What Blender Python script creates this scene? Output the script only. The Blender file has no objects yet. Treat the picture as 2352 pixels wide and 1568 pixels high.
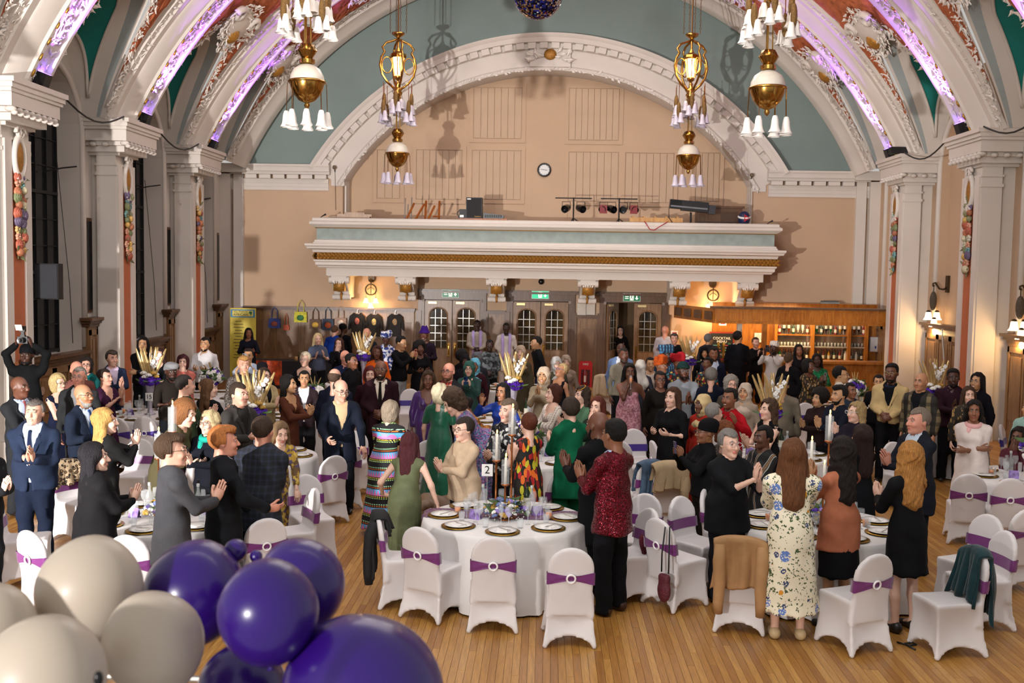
import bpy, math, random
import numpy as np
from mathutils import Vector, Matrix
random.seed(7)
SC = bpy.context.scene
COL = SC.collection
PI = math.pi
# ------------------------------------------------------------------ camera
FPX, CX, CY, HCAM = 2400.0, 1176.0, 784.0, 3.3
YAW, PITCH, ROLL = math.atan(74.4/FPX), math.atan(164.2/FPX), 0.016
_f = Vector((-math.sin(YAW)*math.cos(PITCH), math.cos(YAW)*math.cos(PITCH), -math.sin(PITCH)))
_r0 = Vector((math.cos(YAW), math.sin(YAW), 0)); _u0 = _r0.cross(_f)
CR = _r0*math.cos(ROLL)+_u0*math.sin(ROLL); CU = _u0*math.cos(ROLL)-_r0*math.sin(ROLL); CF = _f
CP = Vector((0, 0, HCAM))
cam = bpy.data.cameras.new('camera'); cam_o = bpy.data.objects.new('camera', cam); COL.objects.link(cam_o)
cam.sensor_width = 36; cam.lens = FPX*36/2352; cam.clip_start = .1; cam.clip_end = 200
m = Matrix((CR, CU, -CF)).transposed().to_4x4(); m.translation = CP; cam_o.matrix_world = m
cam.dof.use_dof = True; cam.dof.focus_distance = 12.5; cam.dof.aperture_fstop = 3.2
SC.camera = cam_o
def ray(u, v): return (CF + CR*((u-CX)/FPX) - CU*((v-CY)/FPX))
def atz(u, v, z=0.0):
    d = ray(u, v); t = (z-HCAM)/d.z; return CP+d*t
def aty(u, v, y):
    d = ray(u, v); return CP+d*(y/d.y)
# ------------------------------------------------------------------ world, lights, exposure
w = bpy.data.worlds.new('world'); SC.world = w; w.use_nodes = True
bg = w.node_tree.nodes['Background']; bg.inputs[0].default_value = (1, .965, .93, 1); bg.inputs[1].default_value = .52
SC.view_settings.view_transform = 'Standard'; SC.view_settings.look = 'None'
SC.view_settings.exposure = 0.0; SC.view_settings.gamma = 1.0; SC.view_settings.use_curve_mapping = False
def light(name, kind, loc, power, color=(1, 1, 1), size=.1, rot=None, target=None, **k):
    l = bpy.data.lights.new(name, kind); l.energy = power; l.color = color
    if kind == 'AREA': l.size = size
    else: l.shadow_soft_size = size
    for a, b in k.items(): setattr(l, a, b)
    o = bpy.data.objects.new(name, l); COL.objects.link(o); o.location = loc
    if target is not None: o.rotation_euler = (Vector(target)-Vector(loc)).to_track_quat('-Z', 'Y').to_euler()
    return o
light('flash_lamp', 'SPOT', (-8.6, .2, 2.0), 15000, (1, .96, .93), .14, target=(-2.5, 30, 8.0), spot_size=1.05, spot_blend=.6)
light('fill_spot', 'SPOT', (-6.0, -5.0, 3.8), 3800, (1, .96, .93), .3, target=(-1, 20, 3.5), spot_size=1.9, spot_blend=.6)  # added fill to brighten people; no second flash unit stands here
light('bounce_fill', 'AREA', (0, 6.0, 9.0), 380, (1, .965, .94), 6.0, target=(0, 22, 2.0), shape='SQUARE')  # added area fill in place of flash bounced off the vault, no fitting
light('hall_fill', 'AREA', (0, 14.5, 10.4), 250, (1, .96, .92), 6.0, target=(0, 14.6, 0), shape='SQUARE')  # added overhead fill for the crowd, not a lamp of the hall
light('hall_fill', 'AREA', (0, 23.0, 10.6), 420, (1, .95, .9), 6.0, target=(0, 23.6, 0), shape='SQUARE')  # same added fill deeper in the hall, no fixture there
cy = SC.cycles
cy.max_bounces = 4; cy.diffuse_bounces = 2; cy.glossy_bounces = 2; cy.transmission_bounces = 4; cy.transparent_max_bounces = 6
cy.use_adaptive_sampling = True; cy.adaptive_threshold = .08; cy.adaptive_min_samples = 12; cy.caustics_reflective = False; cy.caustics_refractive = False; cy.sample_clamp_indirect = 4.0
# ------------------------------------------------------------------ colour and material helpers
def lin(h):
    if isinstance(h, tuple): return h
    h = h.lstrip('#'); out = []
    for i in (0, 2, 4):
        c = int(h[i:i+2], 16)/255; out.append(c/12.92 if c <= .04045 else ((c+.055)/1.055)**2.4)
    return tuple(out)
MATS = {}
class NT:
    def __init__(s, name):
        s.m = bpy.data.materials.new(name); s.m.use_nodes = True; s.t = s.m.node_tree
        s.b = s.t.nodes['Principled BSDF']; s.out = s.t.nodes['Material Output']
    def n(s, typ, ins=None, **k):
        d = s.t.nodes.new('ShaderNode'+typ)
        for a, b in k.items(): setattr(d, a, b)
        for a, b in (ins or {}).items(): s.set(d.inputs[a], b)
        return d
    def set(s, sock, v):
        if isinstance(v, bpy.types.NodeSocket): s.t.links.new(v, sock)
        elif isinstance(v, str): sock.default_value = (*lin(v), 1)
        elif isinstance(v, tuple) and len(v) == 3 and sock.type == 'RGBA': sock.default_value = (*v, 1)
        else: sock.default_value = v
    def p(s, **k):
        for a, b in k.items(): s.set(s.b.inputs[a.replace('_', ' ')], b)
    def coord(s, which='Object', scale=(1, 1, 1), rot=(0, 0, 0)):
        c = s.n('TexCoord'); mp = s.n('Mapping', {'Vector': c.outputs[which], 'Scale': scale, 'Rotation': rot}); return mp.outputs[0]
    def noise(s, vec, scale, detail=3, rough=.5):
        return s.n('TexNoise', {'Vector': vec, 'Scale': scale, 'Detail': detail, 'Roughness': rough}).outputs['Fac']
    def ramp(s, fac, stops, interp='LINEAR'):
        r = s.n('ValToRGB', {'Fac': fac}); r.color_ramp.interpolation = interp; e = r.color_ramp.elements
        while len(e) < len(stops): e.new(.5)
        for el, (pos, c) in zip(e, stops): el.position = pos; el.color = (*lin(c), 1)
        return r.outputs[0]
    def mix(s, fac, a, b, mode='MIX'):
        x = s.n('Mix', data_type='RGBA', blend_type=mode); s.set(x.inputs[0], fac); s.set(x.inputs[6], a); s.set(x.inputs[7], b); return x.outputs[2]
    def math(s, op, a, b=0.0):
        x = s.n('Math', operation=op); s.set(x.inputs[0], a); s.set(x.inputs[1], b); return x.outputs[0]
    def bump(s, h, strength=.3, dist=.01):
        x = s.n('Bump', {'Height': h, 'Strength': strength, 'Distance': dist}); s.t.links.new(x.outputs[0], s.b.inputs['Normal'])
def mat(color, rough=.6, metal=0.0, var=.06, nscale=6.0, bump=0.0, bscale=40.0, emit=0.0, ecol=None, spec=.5, sheen=0.0, alpha=1.0):
    """plain procedural material: colour with slight noise variation and optional bump"""
    key = (color, rough, metal, var, nscale, bump, bscale, emit, ecol, spec, sheen, alpha)
    if key in MATS: return MATS[key]
    t = NT('mat_%s' % (color if isinstance(color, str) else 'c%d' % len(MATS)))
    c = lin(color)
    if var > 0:
        v = t.coord(); f = t.noise(v, nscale)
        t.p(Base_Color=t.ramp(f, [(.3, tuple(x*(1-var) for x in c)), (.7, tuple(min(1, x*(1+var)) for x in c))]))
    else: t.p(Base_Color=c)
    t.p(Roughness=rough, Metallic=metal)
    t.b.inputs['Specular IOR Level'].default_value = spec
    if sheen: t.b.inputs['Sheen Weight'].default_value = sheen
    if bump: t.bump(t.noise(t.coord(), bscale, 4), bump, .02)
    if emit: t.p(Emission_Color=lin(ecol or color), Emission_Strength=emit)
    if alpha < 1: t.p(Alpha=alpha)
    MATS[key] = t.m; return t.m
# ------------------------------------------------------------------ mesh helpers
class MB:
    def __init__(s): s.v = []; s.f = []; s.mi = []; s.cur = 0
    def add(s, vs, fs):
        o = len(s.v); s.v.extend([tuple(p) for p in vs]); s.f.extend([tuple(i+o for i in f) for f in fs]); s.mi.extend([s.cur]*len(fs)); return s
    def mat(s, i): s.cur = i; return s
    def box(s, a, b, M=None):
        (x0, y0, z0), (x1, y1, z1) = a, b
        vs = [(x0, y0, z0), (x1, y0, z0), (x1, y1, z0), (x0, y1, z0), (x0, y0, z1), (x1, y0, z1), (x1, y1, z1), (x0, y1, z1)]
        if M is not None: vs = [M @ Vector(p) for p in vs]
        return s.add(vs, [(0, 3, 2, 1), (4, 5, 6, 7), (0, 1, 5, 4), (1, 2, 6, 5), (2, 3, 7, 6), (3, 0, 4, 7)])
    def cbox(s, c, d, M=None):
        return s.box(tuple(c[i]-d[i]/2 for i in range(3)), tuple(c[i]+d[i]/2 for i in range(3)), M)
    def tube(s, pts, r, n=8, cap=True, closed=False):
        pts = [Vector(p) for p in pts]; k = len(pts); rs = r if hasattr(r, '__len__') else [r]*k
        rings = []; up = None
        for i, p in enumerate(pts):
            if closed: d = pts[(i+1) % k]-pts[i-1]
            else: d = pts[min(i+1, k-1)]-pts[max(i-1, 0)]
            d.normalize()
            if up is None: up = Vector((0, 0, 1)) if abs(d.z) < .9 else Vector((1, 0, 0))
            a = d.cross(up); 
            if a.length < 1e-5: a = d.orthogonal()
            a.normalize(); b = a.cross(d); up = b
            rings.append([p+(a*math.cos(2*PI*j/n)+b*math.sin(2*PI*j/n))*rs[i] for j in range(n)])
        vs = [p for rg in rings for p in rg]; fs = []
        for i in range(k if closed else k-1):
            o, q = i*n, ((i+1) % k)*n
            for j in range(n): fs.append((o+j, o+(j+1) % n, q+(j+1) % n, q+j))
        if cap and not closed: fs.append(tuple(range(n-1, -1, -1))); fs.append(tuple((k-1)*n+j for j in range(n)))
        return s.add(vs, fs)
    def lathe(s, prof, n=16, M=None, a0=0, a1=2*PI, wave=None):
        full = abs(a1-a0-2*PI) < 1e-6; m_ = n if full else n+1; vs = []
        for (r, z) in prof:
            for j in range(m_):
                a = a0+(a1-a0)*j/n; rr = r if wave is None else r*wave(a, z); p = Vector((rr*math.cos(a), rr*math.sin(a), z))
                vs.append(M @ p if M is not None else p)
        fs = []
        for i in range(len(prof)-1):
            for j in range(n):
                b = (j+1) % m_; fs.append((i*m_+j, i*m_+b, (i+1)*m_+b, (i+1)*m_+j))
        return s.add(vs, fs)
    def sphere(s, c, r, n=12, k=8, M=None):
        r = r if hasattr(r, '__len__') else (r, r, r); prof = []; vs = []
        for i in range(k+1):
            t = PI*i/k
            for j in range(n):
                a = 2*PI*j/n; p = Vector((math.sin(t)*math.cos(a)*r[0], math.sin(t)*math.sin(a)*r[1], -math.cos(t)*r[2]))
                p = (M @ p if M is not None else p)+Vector(c); vs.append(p)
        fs = [(i*n+j, i*n+(j+1) % n, (i+1)*n+(j+1) % n, (i+1)*n+j) for i in range(k) for j in range(n)]
        return s.add(vs, fs)
    def torus(s, c, R, r, n=24, k=8, M=None, sx=1, sy=1):
        vs = []
        for i in range(n):
            a = 2*PI*i/n
            for j in range(k):
                b = 2*PI*j/k; q = R+r*math.cos(b); p = Vector((q*math.cos(a)*sx, q*math.sin(a)*sy, r*math.sin(b)))
                vs.append((M @ p if M is not None else p)+Vector(c))
        return s.add(vs, [(i*k+j, ((i+1) % n)*k+j, ((i+1) % n)*k+(j+1) % k, i*k+(j+1) % k) for i in range(n) for j in range(k)])
    def poly(s, pts, d):
        """extrude planar polygon pts along vector d"""
        n = len(pts); d = Vector(d); a = [Vector(p) for p in pts]; vs = a+[p+d for p in a]
        return s.add(vs, [tuple(range(n-1, -1, -1)), tuple(range(n, 2*n))]+[(i, (i+1) % n, n+(i+1) % n, n+i) for i in range(n)])
    def sweep(s, prof, path, closed_prof=False, cap=True):
        """prof: list of (a,b); path: list of (origin, A, B) frames"""
        n = len(prof); vs = [Vector(o)+Vector(A)*a+Vector(B)*b for (o, A, B) in path for (a, b) in prof]; fs = []
        m_ = n if closed_prof else n-1
        for i in range(len(path)-1):
            for j in range(m_): fs.append((i*n+j, i*n+(j+1) % n, (i+1)*n+(j+1) % n, (i+1)*n+j))
        if cap and closed_prof: fs.append(tuple(range(n-1, -1, -1))); fs.append(tuple((len(path)-1)*n+j for j in range(n)))
        return s.add(vs, fs)
    def grid(s, fn, nu, nv):
        vs = [fn(i/nu, j/nv) for i in range(nu+1) for j in range(nv+1)]; k = nv+1
        return s.add(vs, [(i*k+j, (i+1)*k+j, (i+1)*k+j+1, i*k+j+1) for i in range(nu) for j in range(nv)])
    def mesh(s, name, mats, smooth=False):
        me = bpy.data.meshes.new(name); me.from_pydata([tuple(p) for p in s.v], [], s.f)
        for q in (mats if isinstance(mats, (list, tuple)) else [mats]): me.materials.append(q)
        if max(s.mi, default=0) > 0: me.polygons.foreach_set('material_index', s.mi)
        if smooth is True: me.shade_smooth()
        elif smooth: 
            me.shade_smooth(); me.set_sharp_from_angle(angle=math.radians(smooth))
        me.update(); return me
    def build(s, name, mats, parent=None, smooth=False, **k):
        return obj(name, s.mesh(name, mats, smooth), parent, **k)
def obj(name, me, parent=None, M=None, label=None, cat=None, group=None, kind=None):
    o = bpy.data.objects.new(name, me); COL.objects.link(o)
    if parent is not None: o.parent = parent
    if M is not None: o.matrix_local = M
    return tag(o, label, cat, group, kind)
def tag(o, label=None, cat=None, group=None, kind=None):
    if label: o['label'] = label
    if cat: o['category'] = cat
    if group: o['group'] = group
    if kind: o['kind'] = kind
    return o
def thing(name, label, cat, loc=(0, 0, 0), rz=0.0, group=None, kind=None):
    o = bpy.data.objects.new(name, None); COL.objects.link(o); o.empty_display_size = .1
    o.location = loc; o.rotation_euler = (0, 0, rz); return tag(o, label, cat, group, kind)
def dup(root, loc, rz=0.0, label=None, group=None, scale=None):
    def cp(o, par):
        c = o.copy(); COL.objects.link(c); c.parent = par
        for ch in o.children: cp(ch, c)
        return c
    r = cp(root, None); r.location = loc; r.rotation_euler = (0, 0, rz)
    if scale: r.scale = scale
    return tag(r, label, None, group)
def T(x=0, y=0, z=0): return Matrix.Translation((x, y, z))
def RX(a): return Matrix.Rotation(a, 4, 'X')
def RY(a): return Matrix.Rotation(a, 4, 'Y')
def RZ(a): return Matrix.Rotation(a, 4, 'Z')
def SCL(x, y, z): return Matrix.Diagonal((x, y, z, 1))
def np_mesh(name, V, Q, mats, smooth=True, colors=None):
    """mesh from numpy arrays; Q quads (k,4)"""
    me = bpy.data.meshes.new(name); me.vertices.add(len(V)); me.vertices.foreach_set('co', np.asarray(V, np.float32).ravel())
    k = len(Q); n = Q.shape[1]; me.loops.add(k*n); me.polygons.add(k)
    me.loops.foreach_set('vertex_index', np.asarray(Q, np.int32).ravel()); me.polygons.foreach_set('loop_start', np.arange(0, k*n, n, dtype=np.int32))
    me.update(calc_edges=True)
    if smooth: me.shade_smooth()
    for q in (mats if isinstance(mats, (list, tuple)) else [mats]): me.materials.append(q)
    if colors is not None:
        a = me.color_attributes.new('Col', 'FLOAT_COLOR', 'POINT'); c = np.ones((len(V), 4), np.float32); c[:, :3] = colors; a.data.foreach_set('color', c.ravel())
    return me
# ------------------------------------------------------------------ signed distance fields -> surface
class Field:
    def __init__(s, lo, hi, h):
        s.lo = np.array(lo, float)-h*1.5; s.h = h; s.n = np.maximum(4, np.ceil((np.array(hi)-s.lo)/h+1.5).astype(int))
        s.d = np.full(s.n, 9.0, np.float32); s.ax = [s.lo[i]+np.arange(s.n[i])*h for i in range(3)]
    def sub(s, lo, hi):
        sl = []; ax = []
        for i in range(3):
            a = max(0, int((lo[i]-s.lo[i])/s.h)-1); b = min(s.n[i], int((hi[i]-s.lo[i])/s.h)+3)
            if b <= a: return None, None
            sl.append(slice(a, b)); ax.append(s.ax[i][a:b])
        return tuple(sl), np.meshgrid(*ax, indexing='ij', sparse=True)
    def blend(s, sl, d, k):
        o = s.d[sl]
        if k <= 0: s.d[sl] = np.minimum(o, d)
        else:
            hh = np.maximum(k-np.abs(o-d), 0)/k; s.d[sl] = np.minimum(o, d)-hh*hh*k*.25
    def cone(s, a, b, ra, rb, k=.03, flat=None):
        """tapered capsule; flat=(axis vector, factor) squashes"""
        a = np.array(a, float); b = np.array(b, float); R = max(ra, rb)+k+s.h
        if flat: R *= max(1, flat[1])
        sl, g = s.sub(np.minimum(a, b)-R, np.maximum(a, b)+R)
        if sl is None: return
        ba = b-a; L2 = max(ba@ba, 1e-9); px, py, pz = g[0]-a[0], g[1]-a[1], g[2]-a[2]
        t = np.clip((px*ba[0]+py*ba[1]+pz*ba[2])/L2, 0, 1)
        qx, qy, qz = px-t*ba[0], py-t*ba[1], pz-t*ba[2]
        if flat:
            ax = np.array(flat[0], float); ax /= np.linalg.norm(ax); dt = (qx*ax[0]+qy*ax[1]+qz*ax[2])*(1/flat[1]-1)
            qx, qy, qz = qx+ax[0]*dt, qy+ax[1]*dt, qz+ax[2]*dt
        s.blend(sl, np.sqrt(qx*qx+qy*qy+qz*qz)-(ra+(rb-ra)*t), k)
    def ell(s, c, r, k=.03, M=None, neg=False):
        c = np.array(c, float); R = max(r)+k+s.h*2; sl, g = s.sub(c-R, c+R)
        if sl is None: return
        p = [g[i]-c[i] for i in range(3)]
        if M is not None:
            p = [p[0]*M[0][i]+p[1]*M[1][i]+p[2]*M[2][i] for i in range(3)]
        q = np.sqrt((p[0]/r[0])**2+(p[1]/r[1])**2+(p[2]/r[2])**2); q2 = np.sqrt((p[0]/r[0]**2)**2+(p[1]/r[1]**2)**2+(p[2]/r[2]**2)**2)+1e-6
        d = q*(q-1)/q2
        if neg:
            o = s.d[sl]; d = -d; hh = np.maximum(k-np.abs(o-d), 0)/max(k, 1e-6); s.d[sl] = np.maximum(o, d)+hh*hh*k*.25
        else: s.blend(sl, d, k)
    def all(s): return np.meshgrid(*s.ax, indexing='ij', sparse=True)
    def cut(s, fn):
        x, y, z = s.all(); s.d = np.maximum(s.d, fn(x, y, z)).astype(np.float32)
    def add(s, fn):
        x, y, z = s.all(); s.d = (s.d+fn(x, y, z)).astype(np.float32)
    def surf(s):
        D = s.d; D[0], D[-1], D[:, 0], D[:, -1], D[:, :, 0], D[:, :, -1] = (9,)*6
        I = D < 0; n = np.array(D.shape)
        c = np.zeros(n-1, np.uint8)
        for i in (0, 1):
            for j in (0, 1):
                for k in (0, 1): c += I[i:n[0]-1+i, j:n[1]-1+j, k:n[2]-1+k]
        act = (c > 0) & (c < 8); idx = np.full(act.shape, -1, np.int32); cells = np.argwhere(act); m_ = len(cells)
        if m_ == 0: return np.zeros((0, 3)), np.zeros((0, 4), np.int32)
        idx[act] = np.arange(m_); P = np.zeros((m_, 3)); W = np.zeros(m_); ci, cj, ck = cells.T
        cor = [(i, j, k) for i in (0, 1) for j in (0, 1) for k in (0, 1)]
        val = {q: D[ci+q[0], cj+q[1], ck+q[2]] for q in cor}
        for q in cor:
            for ax in range(3):
                if q[ax]: continue
                r = tuple(1 if t == ax else q[t] for t in range(3)); A, B = val[q], val[r]; x = (A < 0) != (B < 0)
                t = np.where(x, A/np.where(x, A-B, 1), 0); pt = np.tile(np.array(q, float), (m_, 1)); pt[:, ax] += t
                P[x] += pt[x]; W += x
        P = s.lo+(cells+P/W[:, None])*s.h; Q = []
        for ax in range(3):
            a1, a2 = [(1, 2), (2, 0), (0, 1)][ax]; sa = [slice(None)]*3; sb = [slice(None)]*3; sa[ax] = slice(0, -1); sb[ax] = slice(1, None)
            x = I[tuple(sa)] != I[tuple(sb)]; e = np.argwhere(x); e = e[(e[:, a1] > 0) & (e[:, a2] > 0) & (e[:, a1] < n[a1]-1) & (e[:, a2] < n[a2]-1)]
            e = e[(e[:, ax] < n[ax]-1)]
            def at(d1, d2):
                q = e.copy(); q[:, a1] -= d1; q[:, a2] -= d2; return idx[tuple(q.T)]
            q4 = np.stack([at(1, 1), at(0, 1), at(0, 0), at(1, 0)], 1); ins = I[tuple(e.T)]; q4[~ins] = q4[~ins][:, ::-1]; Q.append(q4)
        Q = np.concatenate(Q); Q = Q[(Q >= 0).all(1)]; return P, Q
# ================================================================== STRUCTURE
ZC, RV, ZS = 2.2, 9.75, 6.2
TH0 = math.asin((ZS-ZC)/RV); TH1 = math.radians(41.5)
PLASTER = mat('#d9cfc5', .75, var=.035, nscale=1.2, bump=.05, bscale=30)
CREAM = mat('#c6a78a', .8, var=.05, nscale=.6, bump=.04, bscale=60)
LUN = mat('#7f8e89', .8, var=.05, nscale=1.0, bump=.03)
SAGE = mat('#97a29c', .8, var=.1, nscale=5)
TEAL = mat('#057a73', .6, var=.08, nscale=2)
GREYP = mat('#a3aaa9', .8, var=.04)
TERRA = mat('#b9663f', .75, var=.15, nscale=9, bump=.4, bscale=28)
TERRAP = mat('#bd6a45', .7, var=.05)
GOLD = mat('#b98a3a', .35, .85, var=.15, nscale=30)
OLDGOLD = mat('#a9762f', .5, .35, var=.25, nscale=25, bump=.3)
BRASS = mat('#b58a46', .2, 1.0, var=.15, nscale=12)
BLACK = mat('#121214', .5, var=.1); BLACKG = mat('#0c0c0e', .25)
DARKG = mat('#1c1b1c', .2, var=.3, nscale=3)
WHITE = mat('#f1eeea', .5, var=.02)
def wood_mat(c1, c2, rough=.35, sc=(2, 2, .35), dirn='Z'):
    t = NT('wood'); v = t.coord('Object', sc); f = t.noise(v, 9, 6, .6); f2 = t.noise(t.coord('Object', (1, 1, .4)), 1.7, 3)
    g = t.math('ADD', t.math('MULTIPLY', f, .65), t.math('MULTIPLY', f2, .35)); t.p(Base_Color=t.ramp(g, [(.32, c1), (.62, c2)]), Roughness=rough); t.bump(f, .15, .01); return t.m
OAK = wood_mat('#6a4a30', '#94704c'); OAKD = wood_mat('#4a3222', '#6e4e34'); HONEY = wood_mat('#8a4a12', '#c07a30', .3)
# ---- floor: individual boards
def floor_mat():
    t = NT('floor_boards'); v = t.coord('Object', (6, .6, 6)); gi = t.n('NewGeometry'); oi = t.n('ObjectInfo')
    f = t.noise(v, 6, 6, .65); rnd = t.math('FRACT', t.math('ADD', gi.outputs['Random Per Island'], oi.outputs['Random']))
    base = t.ramp(rnd, [(0, '#a06c34'), (.35, '#b8833f'), (.7, '#c8954f'), (1, '#b07a38')])
    g = t.ramp(f, [(.3, '#8f7a66'), (.65, '#ffffff')]); t.p(Base_Color=t.mix(.55, base, t.mix(1.0, base, g, 'MULTIPLY')), Roughness=.38)
    t.p(Roughness=t.ramp(t.noise(v, 3, 3), [(.3, (.28,)*3), (.7, (.45,)*3)])); t.bump(f, .08, .004); return t.m
FLOORM = floor_mat()
MB().box((-10, 2, -.2), (10, 30.8, -.012)).build('floor', mat('#3a2818', .8), kind='structure', label='polished oak strip floor of the hall')
FL = bpy.data.objects['floor']
BW = .064; rng = random.Random(3); strips = {}; rest = MB()
def board(mb, x, y0, y1):
    g = .0012; mb.box((x+g, y0+g, -.012), (x+BW-g, y1-g, 0.0))
bm_cache = {}
ncol = int(19/BW); cnt = 0
for i in range(ncol):
    x = -9.5+i*BW; y = 5.0+rng.random()*2.4
    while y < 30:
        L = rng.choice((1.5, 2.1, 2.7)); y1 = min(y+L, 30.2)
        if -1.9 < x < 5.0 and 7.7 < (y+y1)/2 < 11.6 and cnt < 300:
            k = round(y1-y, 2)
            if k not in bm_cache:
                b_ = MB(); board(b_, 0, 0, k); bm_cache[k] = b_.mesh('floor_board', FLOORM)
            obj('floor_board', bm_cache[k], FL, T(x, y, 0)); cnt += 1
        elif y1 > 5: board(rest, x, y, y1)
        y = y1
rest.build('floor_boards', FLOORM, FL, kind='stuff')
# ---- vault geometry helpers
def vp(th, y, b=0.0): return Vector((-(RV-b)*math.cos(th), y, ZC+(RV-b)*math.sin(th)))
def arcframes(yc, a0, a1, n): 
    out = []
    for i in range(n+1):
        th = a0+(a1-a0)*i/n; out.append((vp(th, yc), (0, 1, 0), (math.cos(th), 0, -math.sin(th))))
    return out
def leaf_verts(L=.16, W=.09, curl=.5):
    vs = []; N = 4
    for i in range(N+1):
        s = i/N; wd = W*(math.sin(PI*min(1, s*1.02+.05))**.7)*(.6+.4*math.cos(6*PI*s)**2)
        for j in (-1, -.4, .4, 1): vs.append((j*wd/2, L*s, .035*(1-j*j)+curl*.12*s*s+.02))
    return vs, [(i*4+j, i*4+j+1, (i+1)*4+j+1, (i+1)*4+j) for i in range(N) for j in range(3)]
LV, LFC = leaf_verts()
def leaves(mb, pts, rng, size=1.0, jit=.6):
    """pts: list of (pos, normal, tangent) -> curled leaves"""
    for (p, n, t) in pts:
        n = Vector(n).normalized(); t = Vector(t); t = (t-n*t.dot(n)).normalized(); a = rng.uniform(-jit, jit)*PI; t = (Matrix.Rotation(a, 3, n) @ t); x = t.cross(n); sc = size*rng.uniform(.7, 1.3)
        cu = rng.uniform(.3, 1.0)
        mb.add([Vector(p)+(x*q[0]+t*q[1]+n*(q[2]*cu))*sc for q in LV], LFC)
CEIL = thing('ceiling', 'white and terracotta barrel vault with carved plaster ornament', None, kind='structure')
RIBY = [12.7, 17.2, 21.7, 26.2]
BAYS = [(13.32, 16.25), (17.82, 20.75), (22.32, 25.25), (26.82, 28.9)]
WBAYS = [(13.65, 16.25), (18.15, 20.75), (22.65, 25.25), (27.15, 29.25)]
RPROF = [(-.95, 0), (-.95, .10), (-.80, .10), (-.78, .14), (-.60, .14), (-.56, .18), (-.16, .26), (-.13, .31), (-.04, .31), (-.02, .22), (.48, .22), (.50, .30), (.58, .30), (.62, .22), (.62, 0)]
LEAFW = mat('#e6ddd4', .7, var=.05, nscale=20)
rng = random.Random(11)
for ri, yc in enumerate(RIBY):
    if ri == 0: continue
    rb = MB().sweep(RPROF, arcframes(yc, TH0, PI-TH0, 72)).build('rib', PLASTER, CEIL, 35)
    lv = MB(); bd = MB(); ex = MB(); N = 150
    for i in range(N):
        th = TH0+(PI-2*TH0)*(i+.5)/N
        if .42*PI < th < .58*PI and ri < 3: pass
        n = (math.cos(th), 0, -math.sin(th)); tg = (math.sin(th), 0, math.cos(th)) if th < PI/2 else (-math.sin(th), 0, -math.cos(th))
        leaves(lv, [(vp(th+rng.uniform(-.006,.006), yc+a+rng.uniform(-.03, .03), .22), n, tg) for a in (.05, .14, .23, .32, .41, .48)], rng, .7, .8)
        leaves(ex, [(vp(th, yc+.63, .03+q_), n, (0, 1, 0)) for q_ in (0, .1, .2)], rng, .5, .8)
        leaves(ex, [(vp(th, yc-.93+q_, .10), n, tg) for q_ in (0, .08)], rng, .55, .5)
        if i % 2 == 0:
            c = vp(th, yc-.085, .32); M_ = Matrix((tg, (0, 1, 0), n)).transposed(); bd.sphere(c, (.075, .025, .025), 6, 4, M_)
    lv.build('leaf_band', LEAFW, rb, kind='stuff'); ex.build('leaf_fringe', LEAFW, rb, kind='stuff'); bd.build('gold_bead', GOLD, rb, True, kind='stuff')
# end rib against the back wall
er = MB().sweep([(-.75, 0), (-.75, .1), (-.45, .1), (-.42, .16), (-.2, .2), (-.1, .3), (.0, .34), (.22, .36), (.3, .3), (.45, .3), (.45, 0)], arcframes(29.55, TH0, PI-TH0, 72)).build('end_rib', PLASTER, CEIL, 35)
lv = MB()
for i in range(150):
    th = TH0+(PI-2*TH0)*(i+.5)/150; n = (math.cos(th), 0, -math.sin(th)); leaves(lv, [(vp(th, 29.55-q_, .1), n, (math.sin(th), 0, math.cos(th))) for q_ in (.5,.6,.68)], rng, .7, .8)
    leaves(lv, [(vp(th, 29.55-.78, .03), n, (0, -1, 0))], rng, .7, .8)
lv.build('leaf_fringe', LEAFW, er, kind='stuff')
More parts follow.
